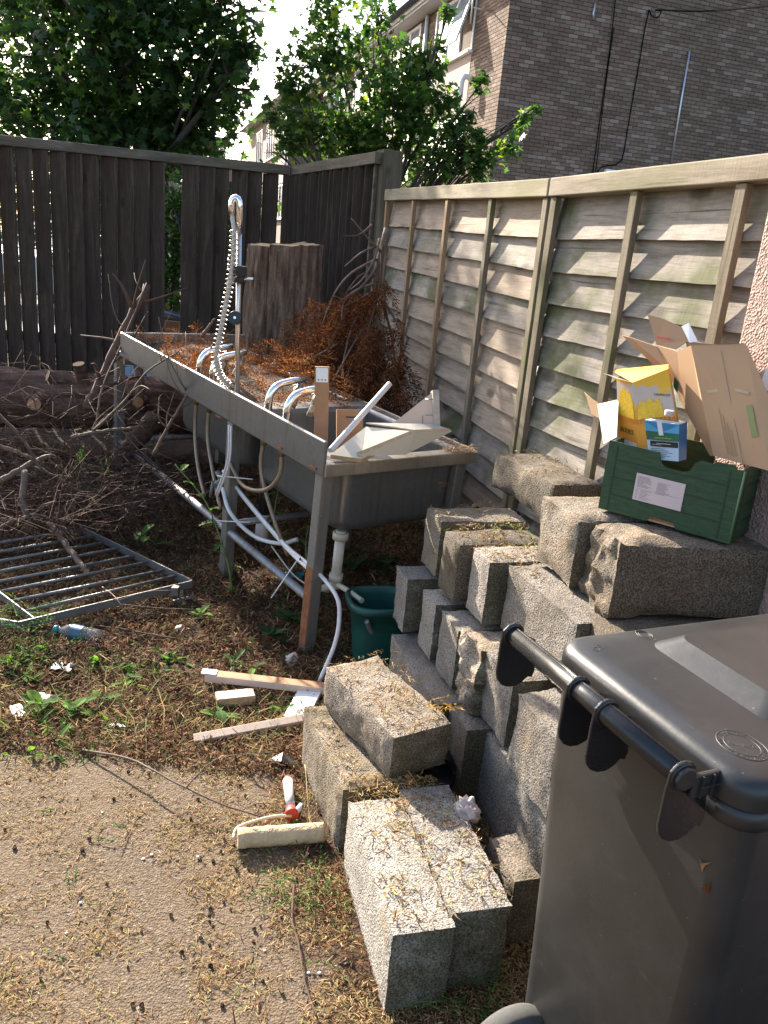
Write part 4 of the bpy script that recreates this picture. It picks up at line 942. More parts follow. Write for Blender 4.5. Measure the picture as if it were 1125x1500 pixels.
# white pipes cable-tied along the legs
GP = 'white plastic water pipes under the sink'
def pipe(pts, r, label, mat=M_WHITEP, group=GP, n=10):
    return tag(MB().tube(smoothpath(pts, 8), r, n).build('plastic_pipe', mat), label, 'pipe', group)
pipe([at_y(327, 690, 3.72), at_y(372, 745, 3.52), at_y(420, 800, 3.28), at_y(462, 835, 3.06), at_y(492, 872, 2.93), at_y(497, 905, 2.9), at_y(490, 945, 2.86), at_y(468, 998, 2.78)], .0085, 'long white pipe that loops behind the front sink leg to the ground')
pipe([at_y(335, 702, 3.72), at_y(380, 757, 3.50), at_y(425, 808, 3.25), at_y(455, 836, 3.06)], .0085, 'white pipe lying under the long looping white pipe')
pipe([at_y(326, 715, 3.65), at_y(338, 752, 3.55), at_y(372, 785, 3.5), at_y(410, 796, 3.42), at_y(436, 790, 3.38)], .0095, 'white pipe sagging in a curve past the middle sink leg')
tag(MB().tube(smoothpath([at_y(340, 690, 3.80), at_y(330, 700, 3.72), at_y(316, 712, 3.66)], 4), .017, 8).tube([at_y(318, 690, 3.7), at_y(330, 712, 3.68)], .014, 8).tube([at_y(312, 705, 3.7), at_y(308, 728, 3.7)], .008, 6).build('pipe_joint', plain_cache('corroded_brass', (0.16, 0.17, 0.15), 0.6, 0.5)), 'corroded brass pipe joint in front of the middle sink leg', 'pipe joint')
for (a, c, lb) in (((318, 697, 3.6), (370, 702, 3.5), 'thin cable tie end sticking out at the pipe joint'), ((316, 763, 3.5), (366, 765, 3.42), 'cable tie round the sagging pipe at the middle leg'), ((397, 876, 3.12), (438, 817, 3.18), 'long pale cable tie tail crossing the grey rail pipe')):
    tag(MB().tube([at_y(*a), at_y(*c)], .0028, 5).build('cable_tie', M_WHITEP), lb, 'cable tie')
o = pipe([at_y(398, 800, 3.5), at_y(430, 842, 3.3), at_y(468, 868, 3.1)], .004, 'thin grey wire running down to the front sink leg', M_CREAMP, None, 6); o.name = 'wire'; o['category'] = 'wire'
pipe([at_y(490, 853, 3.2), at_y(512, 867, 3.1), at_y(530, 880, 3.02)], .0115, 'short cream pipe end between the front leg and the green tub', M_CREAMP)
# orange foliage and debris heaped in the sink
rt = []; rr = random.Random(8)
def in_sink(n, x0, x1, y0, y1, z0, z1, ln0, ln1, dz=.25):
    for q in range(n):
        x_, y_ = rr.uniform(x0, x1), rr.uniform(y0, y1)
        if noise.noise((x_*3.2, y_*4.0, 3)) < -.12: continue
        rt.append((sl(x_, y_, rr.uniform(z0, z1)), (rr.gauss(-.5, .7), rr.gauss(.6, .7), rr.gauss(dz, .3)), rr.uniform(ln0, ln1), rr.uniform(.0, .06)))
in_sink(230, 0.75, 1.75, .14, SW-.06, Z-.02, Z+.09, .10, .2)
in_sink(110, 1.55, 2.25, .08, SW-.1, Z+.0, Z+.07, .10, .2)
in_sink(130, 0.95, 1.5, .2, SW+.05, Z+.03, Z+.15, .12, .22)
in_sink(60, 1.2, 1.65, .02, .16, Z+.05, Z+.11, .08, .14)
tag(sprays('orange_foliage', rt, M_ORANGE, seed=9, leaf=.011, wid=.0018), kind='stuff')
def debris(rng):
    x = rng.choice((rng.uniform(.5, 1.8), rng.uniform(1.6, 2.4), rng.uniform(-.0, .2))); y = rng.uniform(.03, SW-.03)
    z = Z+.003+rng.uniform(0, .05)*(1 if x > .7 else 0); 
    if .05 < x < .78 and BY0 < y < BY1: z = Z-.2+rng.uniform(0, .05)
    if x < .25 and y < SW-.16: y = SW-rng.uniform(.0, .14)
    p = sl(x, y, z); d = Vector((rng.gauss(0,1), rng.gauss(0,1), rng.gauss(0,.15))).normalized()*rng.uniform(.015, .06)
    return [p, p+d*.5+Vector((0,0,rng.uniform(-.004,.006))), p+d], rng.uniform(.0008, .002)
twig_mass('sink_debris', debris, 1500, .001, plain('pale_debris', (0.33, 0.21, 0.12), 0.9, 0, 0.4, 40, 0), 12)
# rubble soil fill under the foliage
b = MB(); n = 14; vs = []
for i in range(n+1):
    for j in range(n+1):
        x, y = .86+1.5*i/n, .02+(SW-.05)*j/n; vs.append(sl(x, y, Z-.02+.06*math.sin(math.pi*j/n)*min(1, (x-.8)*3)+.025*noise.noise((x*7, y*7, 1))))
b.add(vs, [(i*(n+1)+j, i*(n+1)+j+1, (i+1)*(n+1)+j+1, (i+1)*(n+1)+j) for i in range(n) for j in range(n)], True)
tag(b.build('leaf_mould', plain('leaf_mould', (0.10, 0.055, 0.03), 0.95, 0, 0.6, 30, 0.8, 90, .006)), kind='stuff')
# sticks poking out at the far end
limb('branch', 'pointed brown stick poking up out of the far end of the sink', 'branch', [at_y(296, 492, 4.35), at_y(306, 478, 4.3), at_y(315, 467, 4.28)], .012, .004, M_TWIG, None, None, 0, 31)
# boards and offcuts dumped in the near basin
M_MDF = plain('brown_chipboard', (0.36, 0.19, 0.095), 0.75, 0, 0.12, 25, 0.2, 160)
M_MDFE = plain('raw_chipboard_edge', (0.40, 0.27, 0.15), 0.85, 0, 0.25, 60, 0.5, 160)
M_WBOARD = plain('white_laminate', (0.56, 0.52, 0.42), 0.4, 0, 0.05, 4, 0.03)
M_WBOARD2 = plain('pinkish_laminate', (0.55, 0.43, 0.36), 0.5, 0, 0.05, 4, 0.03)
M_EDGE = plain('woodgrain_edge_strip', (0.36, 0.33, 0.29), 0.5, 0, 0.2, 30, 0.05)
def plank(name, label, cat, a, c, up, w, t, mats, parts=True, ext=None):
    """board whose long axis runs a -> c; 'up' sets the wide face normal"""
    a, c = Vector(a), Vector(c); x = (c-a); L = x.length; x.normalize(); z = (Vector(up)-x*Vector(up).dot(x)).normalized(); y = z.cross(x)
    M = Matrix(((x.x, y.x, z.x, a.x), (x.y, y.y, z.y, a.y), (x.z, y.z, z.z, a.z), (0,0,0,1)))
    o = bpy.data.objects.new(name, None); COL.objects.link(o); o.location = a; o.rotation_euler = M.to_euler(); tag(o, label, cat)
    MB().box(0, -w/2, -t/2, L, w/2, t/2).build('board', mats[0], o, world=False, bevel=.0015)
    return o, L
p0, p1 = at_y(472, 650, 3.28), at_y(472, 537, 3.30)
bd, L = plank('chipboard_strip', 'brown chipboard strip standing upright in the near sink basin with a white hinge plate', 'board', p0+Vector((0,0,-.12)), p1, (0.1, -1, 0), .058, .018, (M_MDF,))
MB().box(L-.062, -.024, .0092, L-.004, .024, .0125).build('hinge_plate', M_PVC, bd, world=False, bevel=.002)
for q in (-.014, 0, .014): MB().tube([(L-.052, q, .0125), (L-.052, q, .0135)], .003, 8).build('hole', M_BLACKP, bd, world=False)
p0, p1 = at_y(512, 668, 3.30), at_y(512, 600, 3.34)
bd, L = plank('chipboard_offcut', 'short brown chipboard offcut with a dark slot beside the upright strip', 'board', p0, p1, (0.25, -1, 0.1), .11, .018, (M_MDF,))
MB().box(L-.035, -.024, .0092, L-.028, .016, .0099).build('slot', M_BLACKP, bd, world=False)
q0, q1 = at_y(484, 660, 2.99), at_y(571, 562, 3.32)
tag(MB().tube([q0, q0.lerp(q1, .5), q1], .0115, 14).build('plastic_tube', M_WHITEP, None, bevel=.002), 'white plastic tube leaning out of the near sink basin', 'tube')
def slab(name, label, quad, thick, mface, medge, tris=False):
    """flat board through its visible face corners; thickness goes away from the viewer"""
    Q = [Vector(p) for p in quad]; n = (Q[1]-Q[0]).cross(Q[2]-Q[0]).normalized()
    if n.dot(EYEV-Q[0]) < 0: Q.reverse(); n = -n
    b = MB(); k = len(Q); vs = Q+[p-n*thick for p in Q]
    b.add(vs, [tuple(range(k))], mi=0); 
    b.add(vs, [tuple(range(2*k-1, k-1, -1))]+[(i, k+i, k+(i+1) % k, (i+1) % k) for i in range(k)], mi=1)
    o = b.build(name, [mface, medge]); tag(o, label, 'board'); return o
# board A: white panel, underside seen, propped on the rim
slab('laminate_board', 'white laminate board with raw brown edge lying face down over the near basin', [at_y(484, 666, 3.00), at_y(536, 625, 3.22), at_y(607, 632, 3.20), at_y(530, 672, 3.02)], .018, M_WBOARD, M_MDFE)
slab('laminate_board', 'second white laminate board propped under the first at the near end of the sink', [at_y(525, 668, 3.02), at_y(608, 634, 3.12), at_y(662, 632, 3.24), at_y(594, 666, 3.12)], .018, M_WBOARD, M_MDFE)
slab('edge_strip', 'grey woodgrain edge of the board stack over the near basin', [at_y(536, 619, 3.23), at_y(636, 621, 3.29), at_y(660, 629, 3.255), at_y(606, 629.5, 3.215)], .006, M_EDGE, M_EDGE)
br = thing('bracket_board', 'pinkish triangular board with nails screwed to an upright strip in the sink', 'board', at_y(636, 600, 3.35))
Q = [at_y(576, 620, 3.36), at_y(634, 574, 3.34), at_y(636, 622, 3.32)]
n_ = Vector((.1, -1, .3)).normalized(); 
MB().prism(Q if (Q[1]-Q[0]).cross(Q[2]-Q[0]).dot(n_) < 0 else Q[::-1], -n_*.016).build('face', M_WBOARD2, br)
Q = [at_y(634, 571, 3.31), at_y(643, 571, 3.31), at_y(645, 628, 3.29), at_y(636, 628, 3.29)]
MB().prism(Q if (Q[1]-Q[0]).cross(Q[2]-Q[0]).dot(n_) < 0 else Q[::-1], -n_*.06).build('upright_strip', M_EDGE, br)
for (px, py) in ((623, 585), (623, 608)): MB().tube([at_y(px, py, 3.315), at_y(px+11, py, 3.30)], .0022, 6).build('nail', M_STEELD, br)
MB().tube([at_y(619, 609, 3.32), at_y(619, 620, 3.30)], .0022, 6).build('nail', M_STEELD, br)
# ================================================================== CONCRETE BLOCKS
def mat_block(name, base, dark, dirt, dirt_amt, moss=0.0, pale=1.0, fa=(0.020, 0.019, 0.010), fb=(0.105, 0.095, 0.052)):
    m = Mat(name); v = m.co()
    a = m.noise(v, 230, 3, 0.75); g = m.vor(v, 190); b = m.noise(v, 9, 5, 0.65); c = m.noise(v, 3.2, 4, 0.6)
    w = m.math('ADD', m.math('MULTIPLY', a, .65), m.math('MULTIPLY', g, .5))
    col = m.ramp(w, [(0.36, dark), (0.47, tuple(x*.75 for x in base)), (0.60, base), (0.78, tuple(min(.8, x*1.3*pale) for x in base))])
    pit = m.vor(v, 85); pn = m.noise(v, 60, 2); col = m.mix(m.ramp(m.math('ADD', pit, m.math('MULTIPLY', pn, .35)), [(0.30, .95), (0.42, 0.0)]), col, tuple(x*.55 for x in dark))
    col = m.mix(m.ramp(b, [(0.42, 0.0), (0.66, dirt_amt)]), col, dirt)
    oi = m.n('ShaderNodeObjectInfo'); stn = m.noise(v, 4.5, 6, .72); col = m.mix(m.ramp(stn, [(0.5, 0.0), (0.68, .55)]), col, tuple(x*.38 for x in base))
    mo = m.noise(v, 6.5, 5, .65); col = m.mix(m.ramp(mo, [(0.60, 0.0), (0.655, .7)]), col, (0.26, 0.205, 0.145))
    hv = m.n('ShaderNodeHueSaturation'); m.l(m.math('ADD', m.math('MULTIPLY', oi.outputs['Random'], .5), .72), hv.inputs['Value']); m.l(col, hv.inputs['Color']); col = hv.outputs[0]
    if moss: col = m.mix(m.ramp(c, [(0.5, 0.0), (0.66, moss)]), col, (0.075, 0.07, 0.025))
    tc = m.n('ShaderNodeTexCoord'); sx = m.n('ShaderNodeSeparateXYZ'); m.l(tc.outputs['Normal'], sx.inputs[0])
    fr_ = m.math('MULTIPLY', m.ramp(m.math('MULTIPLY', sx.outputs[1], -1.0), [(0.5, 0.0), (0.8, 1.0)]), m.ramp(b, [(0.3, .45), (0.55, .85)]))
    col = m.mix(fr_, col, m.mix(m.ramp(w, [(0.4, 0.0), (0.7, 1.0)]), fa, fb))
    nm = m.bump(w, 0.9, 0.005, m.bump(b, 0.5, 0.02)); return m.fin(col, 0.95, 0, nm, 0.15)
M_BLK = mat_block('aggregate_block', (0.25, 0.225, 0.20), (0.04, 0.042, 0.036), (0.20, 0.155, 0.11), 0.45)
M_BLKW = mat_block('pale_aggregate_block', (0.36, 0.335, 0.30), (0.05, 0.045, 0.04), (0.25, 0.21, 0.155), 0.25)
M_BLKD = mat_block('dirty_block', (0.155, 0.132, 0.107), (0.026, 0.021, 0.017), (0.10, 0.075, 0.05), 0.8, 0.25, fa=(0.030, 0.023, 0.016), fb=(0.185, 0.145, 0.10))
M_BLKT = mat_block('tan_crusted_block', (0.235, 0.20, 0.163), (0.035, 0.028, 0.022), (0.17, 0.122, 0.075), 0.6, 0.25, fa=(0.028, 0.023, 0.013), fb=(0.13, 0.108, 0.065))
M_MORTAR = mat_block('mortar_crust', (0.32, 0.26, 0.20), (0.05, 0.04, 0.03), (0.20, 0.15, 0.10), 0.6)
e2 = d_.copy(); e1 = Vector((-e2.y, e2.x, 0))
if e1.x < 0: e1 = -e1
GBK = 'concrete blocks stacked by the fence'
def block_mesh(a, b, h, seed, chip=0.006, res=0.022, rough=0.0035, big=0.0, crust=None):
    """a block with worn arrises and a coarse face; a along local x, b along -local y (towards the viewer), top at z=0"""
    nx_, ny_, nz_ = [max(3, int(q/res)) for q in (a, b, h)]
    vs = []; idx = {}; fs = []
    def vid(i, j, k):
        if (i, j, k) in idx: return idx[(i, j, k)]
        x, y, z = a*i/nx_, -b*j/ny_, -h*k/nz_
        p = Vector((x, y, z)); c = Vector((a/2, -b/2, -h/2)); q = p-c
        ex, ey, ez = a/2-abs(q.x), b/2-abs(q.y), h/2-abs(q.z)
        s = p*1.0+Vector((seed*3.1, seed*1.7, seed))
        near = sorted((ex, ey, ez)); edge = near[0]+near[1]
        amt = chip*max(0, 1-edge/0.03)*(0.55+0.9*max(0, noise.noise(s*11)+0.25)) + 0.03*big*max(0, 1-edge/0.05)*max(0, noise.noise(s*6)+.1)
        nrm = Vector((math.copysign(1, q.x) if ex < 1e-6 else 0, math.copysign(1, q.y) if ey < 1e-6 else 0, math.copysign(1, q.z) if ez < 1e-6 else 0))
        if nrm.length: nrm.normalize()
        dsp = rough*(noise.noise(s*60)+0.7*noise.noise(s*28)) + 0.003*noise.noise(s*8)
        if crust:
            f = crust(q, nrm)
            if f: dsp += f*(0.012+0.028*noise.noise(s*17)+0.016*noise.noise(s*41))
        p = p - nrm*amt + nrm*dsp
        idx[(i, j, k)] = len(vs); vs.append(tuple(p)); return idx[(i, j, k)]
    for i in range(nx_):
        for j in range(ny_):
            fs.append((vid(i,j,0), vid(i,j+1,0), vid(i+1,j+1,0), vid(i+1,j,0)))
            fs.append((vid(i,j,nz_), vid(i+1,j,nz_), vid(i+1,j+1,nz_), vid(i,j+1,nz_)))
    for i in range(nx_):
        for k in range(nz_):
            fs.append((vid(i,0,k), vid(i+1,0,k), vid(i+1,0,k+1), vid(i,0,k+1)))
            fs.append((vid(i,ny_,k), vid(i,ny_,k+1), vid(i+1,ny_,k+1), vid(i+1,ny_,k)))
    for j in range(ny_):
        for k in range(nz_):
            fs.append((vid(0,j,k), vid(0,j,k+1), vid(0,j+1,k+1), vid(0,j+1,k)))
            fs.append((vid(nx_,j,k), vid(nx_,j+1,k), vid(nx_,j+1,k+1), vid(nx_,j,k+1)))
    q_ = MB().add(vs, fs, True); q_.sharp = 0.55; return q_
_bs = [0]
def block(label, px, py, zt, a, b, h, mat=None, yaw=0.0, dirv=None, tilt=(0, 0), **kw):
    """block whose left far top corner is seen at the pixel, at height zt"""
    _bs[0] += 1; P = at_z(px, py, zt); d = dirv if dirv is not None else e2
    rz = math.atan2(d.y, d.x)+math.pi/2+yaw                     # local -y runs along d
    bm = block_mesh(a, b, h, _bs[0]*1.37, **kw)
    o = bm.build('concrete_block', mat or M_BLK, None, P, (tilt[0], tilt[1], rz)); return tag(o, label, 'block', GBK), P
fine = dict(res=0.014)
# front pair on the ground
A_, B_ = at_z(509, 1172, .215), at_z(574, 1371, .215); df = (B_-A_); df.z = 0; lf_ = df.length; df.normalize()
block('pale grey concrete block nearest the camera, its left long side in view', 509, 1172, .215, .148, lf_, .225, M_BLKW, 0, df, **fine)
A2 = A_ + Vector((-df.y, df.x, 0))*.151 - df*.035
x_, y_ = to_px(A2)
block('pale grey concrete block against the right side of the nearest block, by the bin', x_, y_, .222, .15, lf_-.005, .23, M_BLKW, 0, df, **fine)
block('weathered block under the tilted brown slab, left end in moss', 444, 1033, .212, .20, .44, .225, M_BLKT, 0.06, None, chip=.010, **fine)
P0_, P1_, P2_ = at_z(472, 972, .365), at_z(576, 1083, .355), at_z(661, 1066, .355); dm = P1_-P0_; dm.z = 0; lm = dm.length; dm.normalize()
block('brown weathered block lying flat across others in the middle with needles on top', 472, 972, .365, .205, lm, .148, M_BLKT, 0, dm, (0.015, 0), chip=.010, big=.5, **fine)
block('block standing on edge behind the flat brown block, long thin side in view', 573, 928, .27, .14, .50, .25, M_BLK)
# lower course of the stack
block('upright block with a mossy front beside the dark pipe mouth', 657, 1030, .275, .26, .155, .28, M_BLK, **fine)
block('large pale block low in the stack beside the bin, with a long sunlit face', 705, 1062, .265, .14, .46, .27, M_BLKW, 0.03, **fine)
block('small tan mossy block wedged between the pale blocks and the bin', 713, 1222, .20, .085, .17, .20, M_BLKT, chip=.010, **fine)
# second course
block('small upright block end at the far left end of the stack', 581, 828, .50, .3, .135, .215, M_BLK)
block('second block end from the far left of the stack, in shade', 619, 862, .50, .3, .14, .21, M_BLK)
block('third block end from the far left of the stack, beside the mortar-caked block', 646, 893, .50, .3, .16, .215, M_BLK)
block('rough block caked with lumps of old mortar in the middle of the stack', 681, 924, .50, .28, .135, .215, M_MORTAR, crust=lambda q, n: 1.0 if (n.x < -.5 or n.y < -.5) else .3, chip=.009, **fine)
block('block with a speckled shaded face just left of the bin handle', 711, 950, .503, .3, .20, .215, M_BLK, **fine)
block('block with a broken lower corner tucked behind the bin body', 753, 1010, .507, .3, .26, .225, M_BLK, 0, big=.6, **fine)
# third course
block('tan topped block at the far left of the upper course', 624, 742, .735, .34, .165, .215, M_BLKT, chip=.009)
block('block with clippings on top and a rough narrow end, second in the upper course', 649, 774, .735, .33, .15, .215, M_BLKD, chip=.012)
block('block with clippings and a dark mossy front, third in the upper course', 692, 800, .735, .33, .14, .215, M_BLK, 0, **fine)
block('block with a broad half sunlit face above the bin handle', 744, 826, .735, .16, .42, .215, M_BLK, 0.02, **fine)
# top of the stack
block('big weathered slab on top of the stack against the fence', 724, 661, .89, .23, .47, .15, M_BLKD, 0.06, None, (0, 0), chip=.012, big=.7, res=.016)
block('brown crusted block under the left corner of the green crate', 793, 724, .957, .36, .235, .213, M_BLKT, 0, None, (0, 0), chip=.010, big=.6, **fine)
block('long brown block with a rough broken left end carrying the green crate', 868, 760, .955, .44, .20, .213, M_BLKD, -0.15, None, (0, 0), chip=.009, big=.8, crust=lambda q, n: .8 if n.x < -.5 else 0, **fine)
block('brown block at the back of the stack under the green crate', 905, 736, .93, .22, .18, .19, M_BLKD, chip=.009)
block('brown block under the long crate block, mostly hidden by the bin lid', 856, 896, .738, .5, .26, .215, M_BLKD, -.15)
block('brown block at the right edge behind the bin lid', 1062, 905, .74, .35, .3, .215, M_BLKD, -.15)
# dark pipe mouth under the flat block
pm = at_z(640, 1130, .10); dpi = Vector((.25, -1, .0)).normalized()
pp = thing('black_pipe', 'black plastic pipe mouth in the hollow beside the flat brown block', 'pipe', pm)
vs = []; n = 24
b = MB(); q0 = pm+dpi*.02; a_ = dpi.orthogonal().normalized(); 
side = dpi.cross(Vector((0,0,1))).normalized(); upv = Vector((0,0,1))
def ringp(c, r): return [c+side*r*math.cos(2*math.pi*k/n)+upv*r*math.sin(2*math.pi*k/n) for k in range(n)]
R1, R2, R3, R4 = ringp(q0-dpi*.2, .062), ringp(q0, .062), ringp(q0, .055), ringp(q0-dpi*.2, .055)
fsr = []
for rr_ in range(3): fsr += [(rr_*n+k, rr_*n+(k+1) % n, (rr_+1)*n+(k+1) % n, (rr_+1)*n+k) for k in range(n)]
b.add(R1+R2+R3+R4, fsr, True).build('pipe_wall', M_BLACKP, pp)

# ================================================================== GREEN TUB
M_TUB = plain('green_tub_plastic', (0.012, 0.075, 0.062), 0.42, 0, 0.15, 6, 0.06, 30)
M_TUBIN = plain('tub_dirt', (0.06, 0.045, 0.03), 0.9, 0, 0.4, 14, 0.4)
tb = at_y(552, 880, 3.02); tz = tb.z; tg = G(tb.x, tb.y)
tub = thing('green_tub', 'dark green plastic garden tub between the sink leg and the blocks', 'tub', (tb.x+.02, tb.y+.02, tg), 0.25)
def sq(r, ry, z, n=40, p=3.2):
    out = []
    for k in range(n):
        a = 2*math.pi*k/n; c, s_ = math.cos(a), math.sin(a); q = (abs(c)**p+abs(s_)**p)**(-1/p); out.append((r*q*c, ry*q*s_, z))
    return out
hT = tz-tg+.01; prof = [(.10, .085, 0), (.112, .095, hT*.5), (.125, .108, hT-.035), (.142, .124, hT-.033), (.146, .128, hT-.008), (.138, .120, hT), (.128, .111, hT-.004), (.122, .106, hT-.03), (.110, .094, hT*.45), (.10, .085, .03)]
vs = []; n = 40
for p in prof: vs += sq(p[0], p[1], p[2])
fs = [(i*n+k, i*n+(k+1) % n, (i+1)*n+(k+1) % n, (i+1)*n+k) for i in range(len(prof)-1) for k in range(n)]
MB().add(vs, fs, True).build('body', M_TUB, tub, world=False)
MB().add(sq(.108, .092, hT*.42), [tuple(range(n))]).build('silt', M_TUBIN, tub, world=False)
tag(MB().tube([at_y(549, 935, 2.97), at_y(537, 910, 2.90)], .0105, 14, cap=False).disc(at_y(537.3, 911, 2.902), (at_y(537, 910, 2.90)-at_y(549, 935, 2.97)), .0085, 14).build('grey_tube', plain('grey_tube', (0.20, 0.20, 0.20), 0.4, 0.2)), 'short open grey tube resting over the rim of the green tub', 'tube')
tag(slab('card_scrap', 'x', [at_z(569, 937, .10), at_z(565, 945, .085), at_z(572, 952, .08), at_z(576, 944, .10)], .002, M_WBOARD2, M_WBOARD2), 'small pale card scrap at the side of the green tub', 'scrap')

# ================================================================== WHEELIE BIN
def mat_bin(name, c, r):
    m = Mat(name); v = m.co(); v2 = m.co((2, 40, 6))
    n = m.noise(v, 7, 6, 0.7); s_ = m.noise(v2, 5, 5, 0.8); g = m.noise(v, 220, 2)
    col = m.ramp(n, [(0.3, tuple(x*.85 for x in c)), (0.7, tuple(x*1.15 for x in c))])
    col = m.mix(m.ramp(s_, [(0.60, 0.0), (0.72, 0.30)]), col, (0.070, 0.068, 0.065))
    du = m.noise(v, 2.6, 5, .7); col = m.mix(m.ramp(du, [(0.48, 0.0), (0.78, 0.40)]), col, (0.050, 0.049, 0.047))
    sc1 = m.noise(m.co((60, 3, 8)), 3, 4, .8); col = m.mix(m.ramp(sc1, [(0.68, 0.0), (0.71, 0.45)]), col, (0.12, 0.112, 0.10))
    sp = m.noise(v, 130, 2, 0.5); col = m.mix(m.ramp(sp, [(0.75, 0.0), (0.78, 0.5)]), col, (0.2, 0.18, 0.15))
    rg = m.ramp(n, [(0.3, r), (0.7, r+.14)])
    return m.fin(col, rg, 0, m.bump(g, 0.10, 0.001, m.bump(n, 0.08, 0.01)), 0.5)
M_BIN = mat_bin('charcoal_bin_plastic', (0.0205, 0.0205, 0.0205), 0.36)
M_LID = mat_bin('charcoal_lid_plastic', (0.0165, 0.0172, 0.0185), 0.30)
M_BAR = mat_bin('bin_handle_plastic', (0.012, 0.012, 0.0135), 0.22)
bc = at_z(822, 934, 1.02); bc2 = at_z(1068, 1140, 1.005)
bw = (bc2-bc); bw.z = 0; BW = bw.length+.02; bw.normalize(); bdp = Vector((-bw.y, bw.x, 0))
if bdp.x < 0: bdp = -bdp
BRZ = math.atan2(bw.y, bw.x)                                    # local x along the handle side, local +y into the bin's depth
bin_ = thing('wheelie_bin', 'charcoal grey wheelie bin with scuffed lid standing in front of the blocks', 'bin', (bc.x, bc.y, 0.0), BRZ)
BM = parent_matrix(bin_); BD = .54
print('BIN', BW, math.degrees(BRZ), BM.to_3x3() @ Vector((0, 1, 0)), bc)
ysg = 1.0 if (BM.to_3x3() @ Vector((0, 1, 0))).dot(bdp) > 0 else -1.0
def rrect(x0, x1, y0, y1, r, z, n=6):
    pts = []
    for (cx, cy, a0) in ((x1-r, y1-r, 0), (x0+r, y1-r, 90), (x0+r, y0+r, 180), (x1-r, y0+r, 270)):
        for k in range(n+1):
            a = math.radians(a0+90*k/n); pts.append((cx+r*math.cos(a), (cy+r*math.sin(a))*ysg, z))
    return pts
def loft(b, rings, cap0=False, cap1=False, smooth=True):
    m = len(rings[0]); vs = [p for r in rings for p in r]
    fs = [(i*m+k, i*m+(k+1) % m, (i+1)*m+(k+1) % m, (i+1)*m+k) for i in range(len(rings)-1) for k in range(m)]
    if cap0: fs.append(tuple(range(m))[::-1])
    if cap1: fs.append(tuple((len(rings)-1)*m+k for k in range(m)))
    if ysg < 0: fs = [f[::-1] for f in fs]
    return b.add(vs, fs, smooth)
w0, w1 = -0.008, BW+.0
b = MB(); rings = []
for (z, ins, r) in ((.06, .075, .05), (.10, .068, .05), (.30, .056, .05), (.60, .034, .045), (.86, .016, .04), (.93, .012, .04)):
    rings.append(rrect(w0-.030-ins*.42, w1-ins*.6, .02+ins*1.1, BD-ins, r, z))
loft(b, rings, True, False); b.build('body', M_BIN, bin_, world=False)
b = MB(); loft(b, [rrect(w0-.002, w1+.004, .012, BD+.01, .04, .931), rrect(w0-.010, w1+.012, .004, BD+.02, .045, .935), rrect(w0-.010, w1+.012, .004, BD+.02, .045, .962), rrect(w0-.002, w1+.004, .012, BD+.01, .04, .965)], False, False); b.build('rim', M_BIN, bin_, world=False)
# lid: domed with a raised step on its far half
b = MB(); rings = [rrect(w0-.014, w1+.016, .0, BD+.024, .05, .968), rrect(w0-.016, w1+.018, -.002, BD+.026, .055, .985), rrect(w0-.014, w1+.016, .0, BD+.024, .052, .998), rrect(w0-.008, w1+.010, .006, BD+.018, .05, 1.007), rrect(w0+.002, w1-.0, .016, BD+.008, .045, 1.011), rrect(w0+.03, w1-.03, .05, BD-.02, .04, 1.012)]
loft(b, rings, False, True); lid = b.build('lid', M_LID, bin_, world=False)
b = MB(); rings = [rrect(.035, BW-.09, .150, BD-.02, .03, 1.0105), rrect(.062, BW-.120, .192, BD-.035, .026, 1.033)]
b.sharp = .3; loft(b, rings, False, True); b.build('raised_panel', M_LID, lid, loc=(0, 0, 0), bevel=.004)
def bl(x, y, z): return BM @ Vector((x, y*ysg, z))
# handle bar with its four cheek plates
HY, HZ = -.052, 1.0
def lp(px): # local x of handle under a pixel
    lo, hi = -.3, .8
    for _ in range(40):
        m_ = (lo+hi)/2
        if to_px(bl(m_, HY, HZ))[0] < px: lo = m_
        else: hi = m_
    return lo
hx0, hx1 = lp(752), lp(1000)
bar = MB().tube([Vector((hx0, HY*ysg, HZ)), Vector((hx1, HY*ysg, HZ))], .0155, 18).build('handle_bar', M_BAR, bin_, world=False)
MB().tube([Vector((hx0, (HY-.0)*ysg, HZ+.0158)), Vector((hx1, HY*ysg, HZ+.0158))], .0012, 6).build('mould_line', M_BAR, bar, loc=(0, 0, 0))
def cheek(x, t=.005, long=False):
    prof = []
    for k in range(13):
        a = math.radians(-20+220*k/12); prof.append((HY-.0235*math.cos(a)*1.0, HZ+.0235*math.sin(a)))
    pts = [(HY-.021, HZ+.010)]+[(HY+.0225*math.cos(math.radians(q)), HZ+.0225*math.sin(math.radians(q))) for q in (150, 120, 90, 60, 30, 0)]
    pts += [(HY+.040, HZ-.010), (-.004, HZ-.014), (.004, .925), (.0, .912)]
    pts += [(HY+.012+.0355*math.cos(math.radians(q)), .932+.034*math.sin(math.radians(q))) for q in (-30, -55, -80, -105, -130, -155, -178)]
    pts += [(HY-.0235, .985)]
    P = [(x, p[0]*ysg, p[1]) for p in pts]
    return MB().prism(P, (t, 0, 0)).build('handle_bracket', M_BAR, bin_, world=False, bevel=.0015)
xc1, xc2 = lp(845), lp(886)
for x in (hx0-.004, xc1, xc2, hx1-.004):
    cheek(x)
    MB().tube([Vector((x-.002, HY*ysg, HZ)), Vector((x+.007, HY*ysg, HZ))], .0205, 20).build('ring', M_BAR, bin_, world=False, bevel=.002)
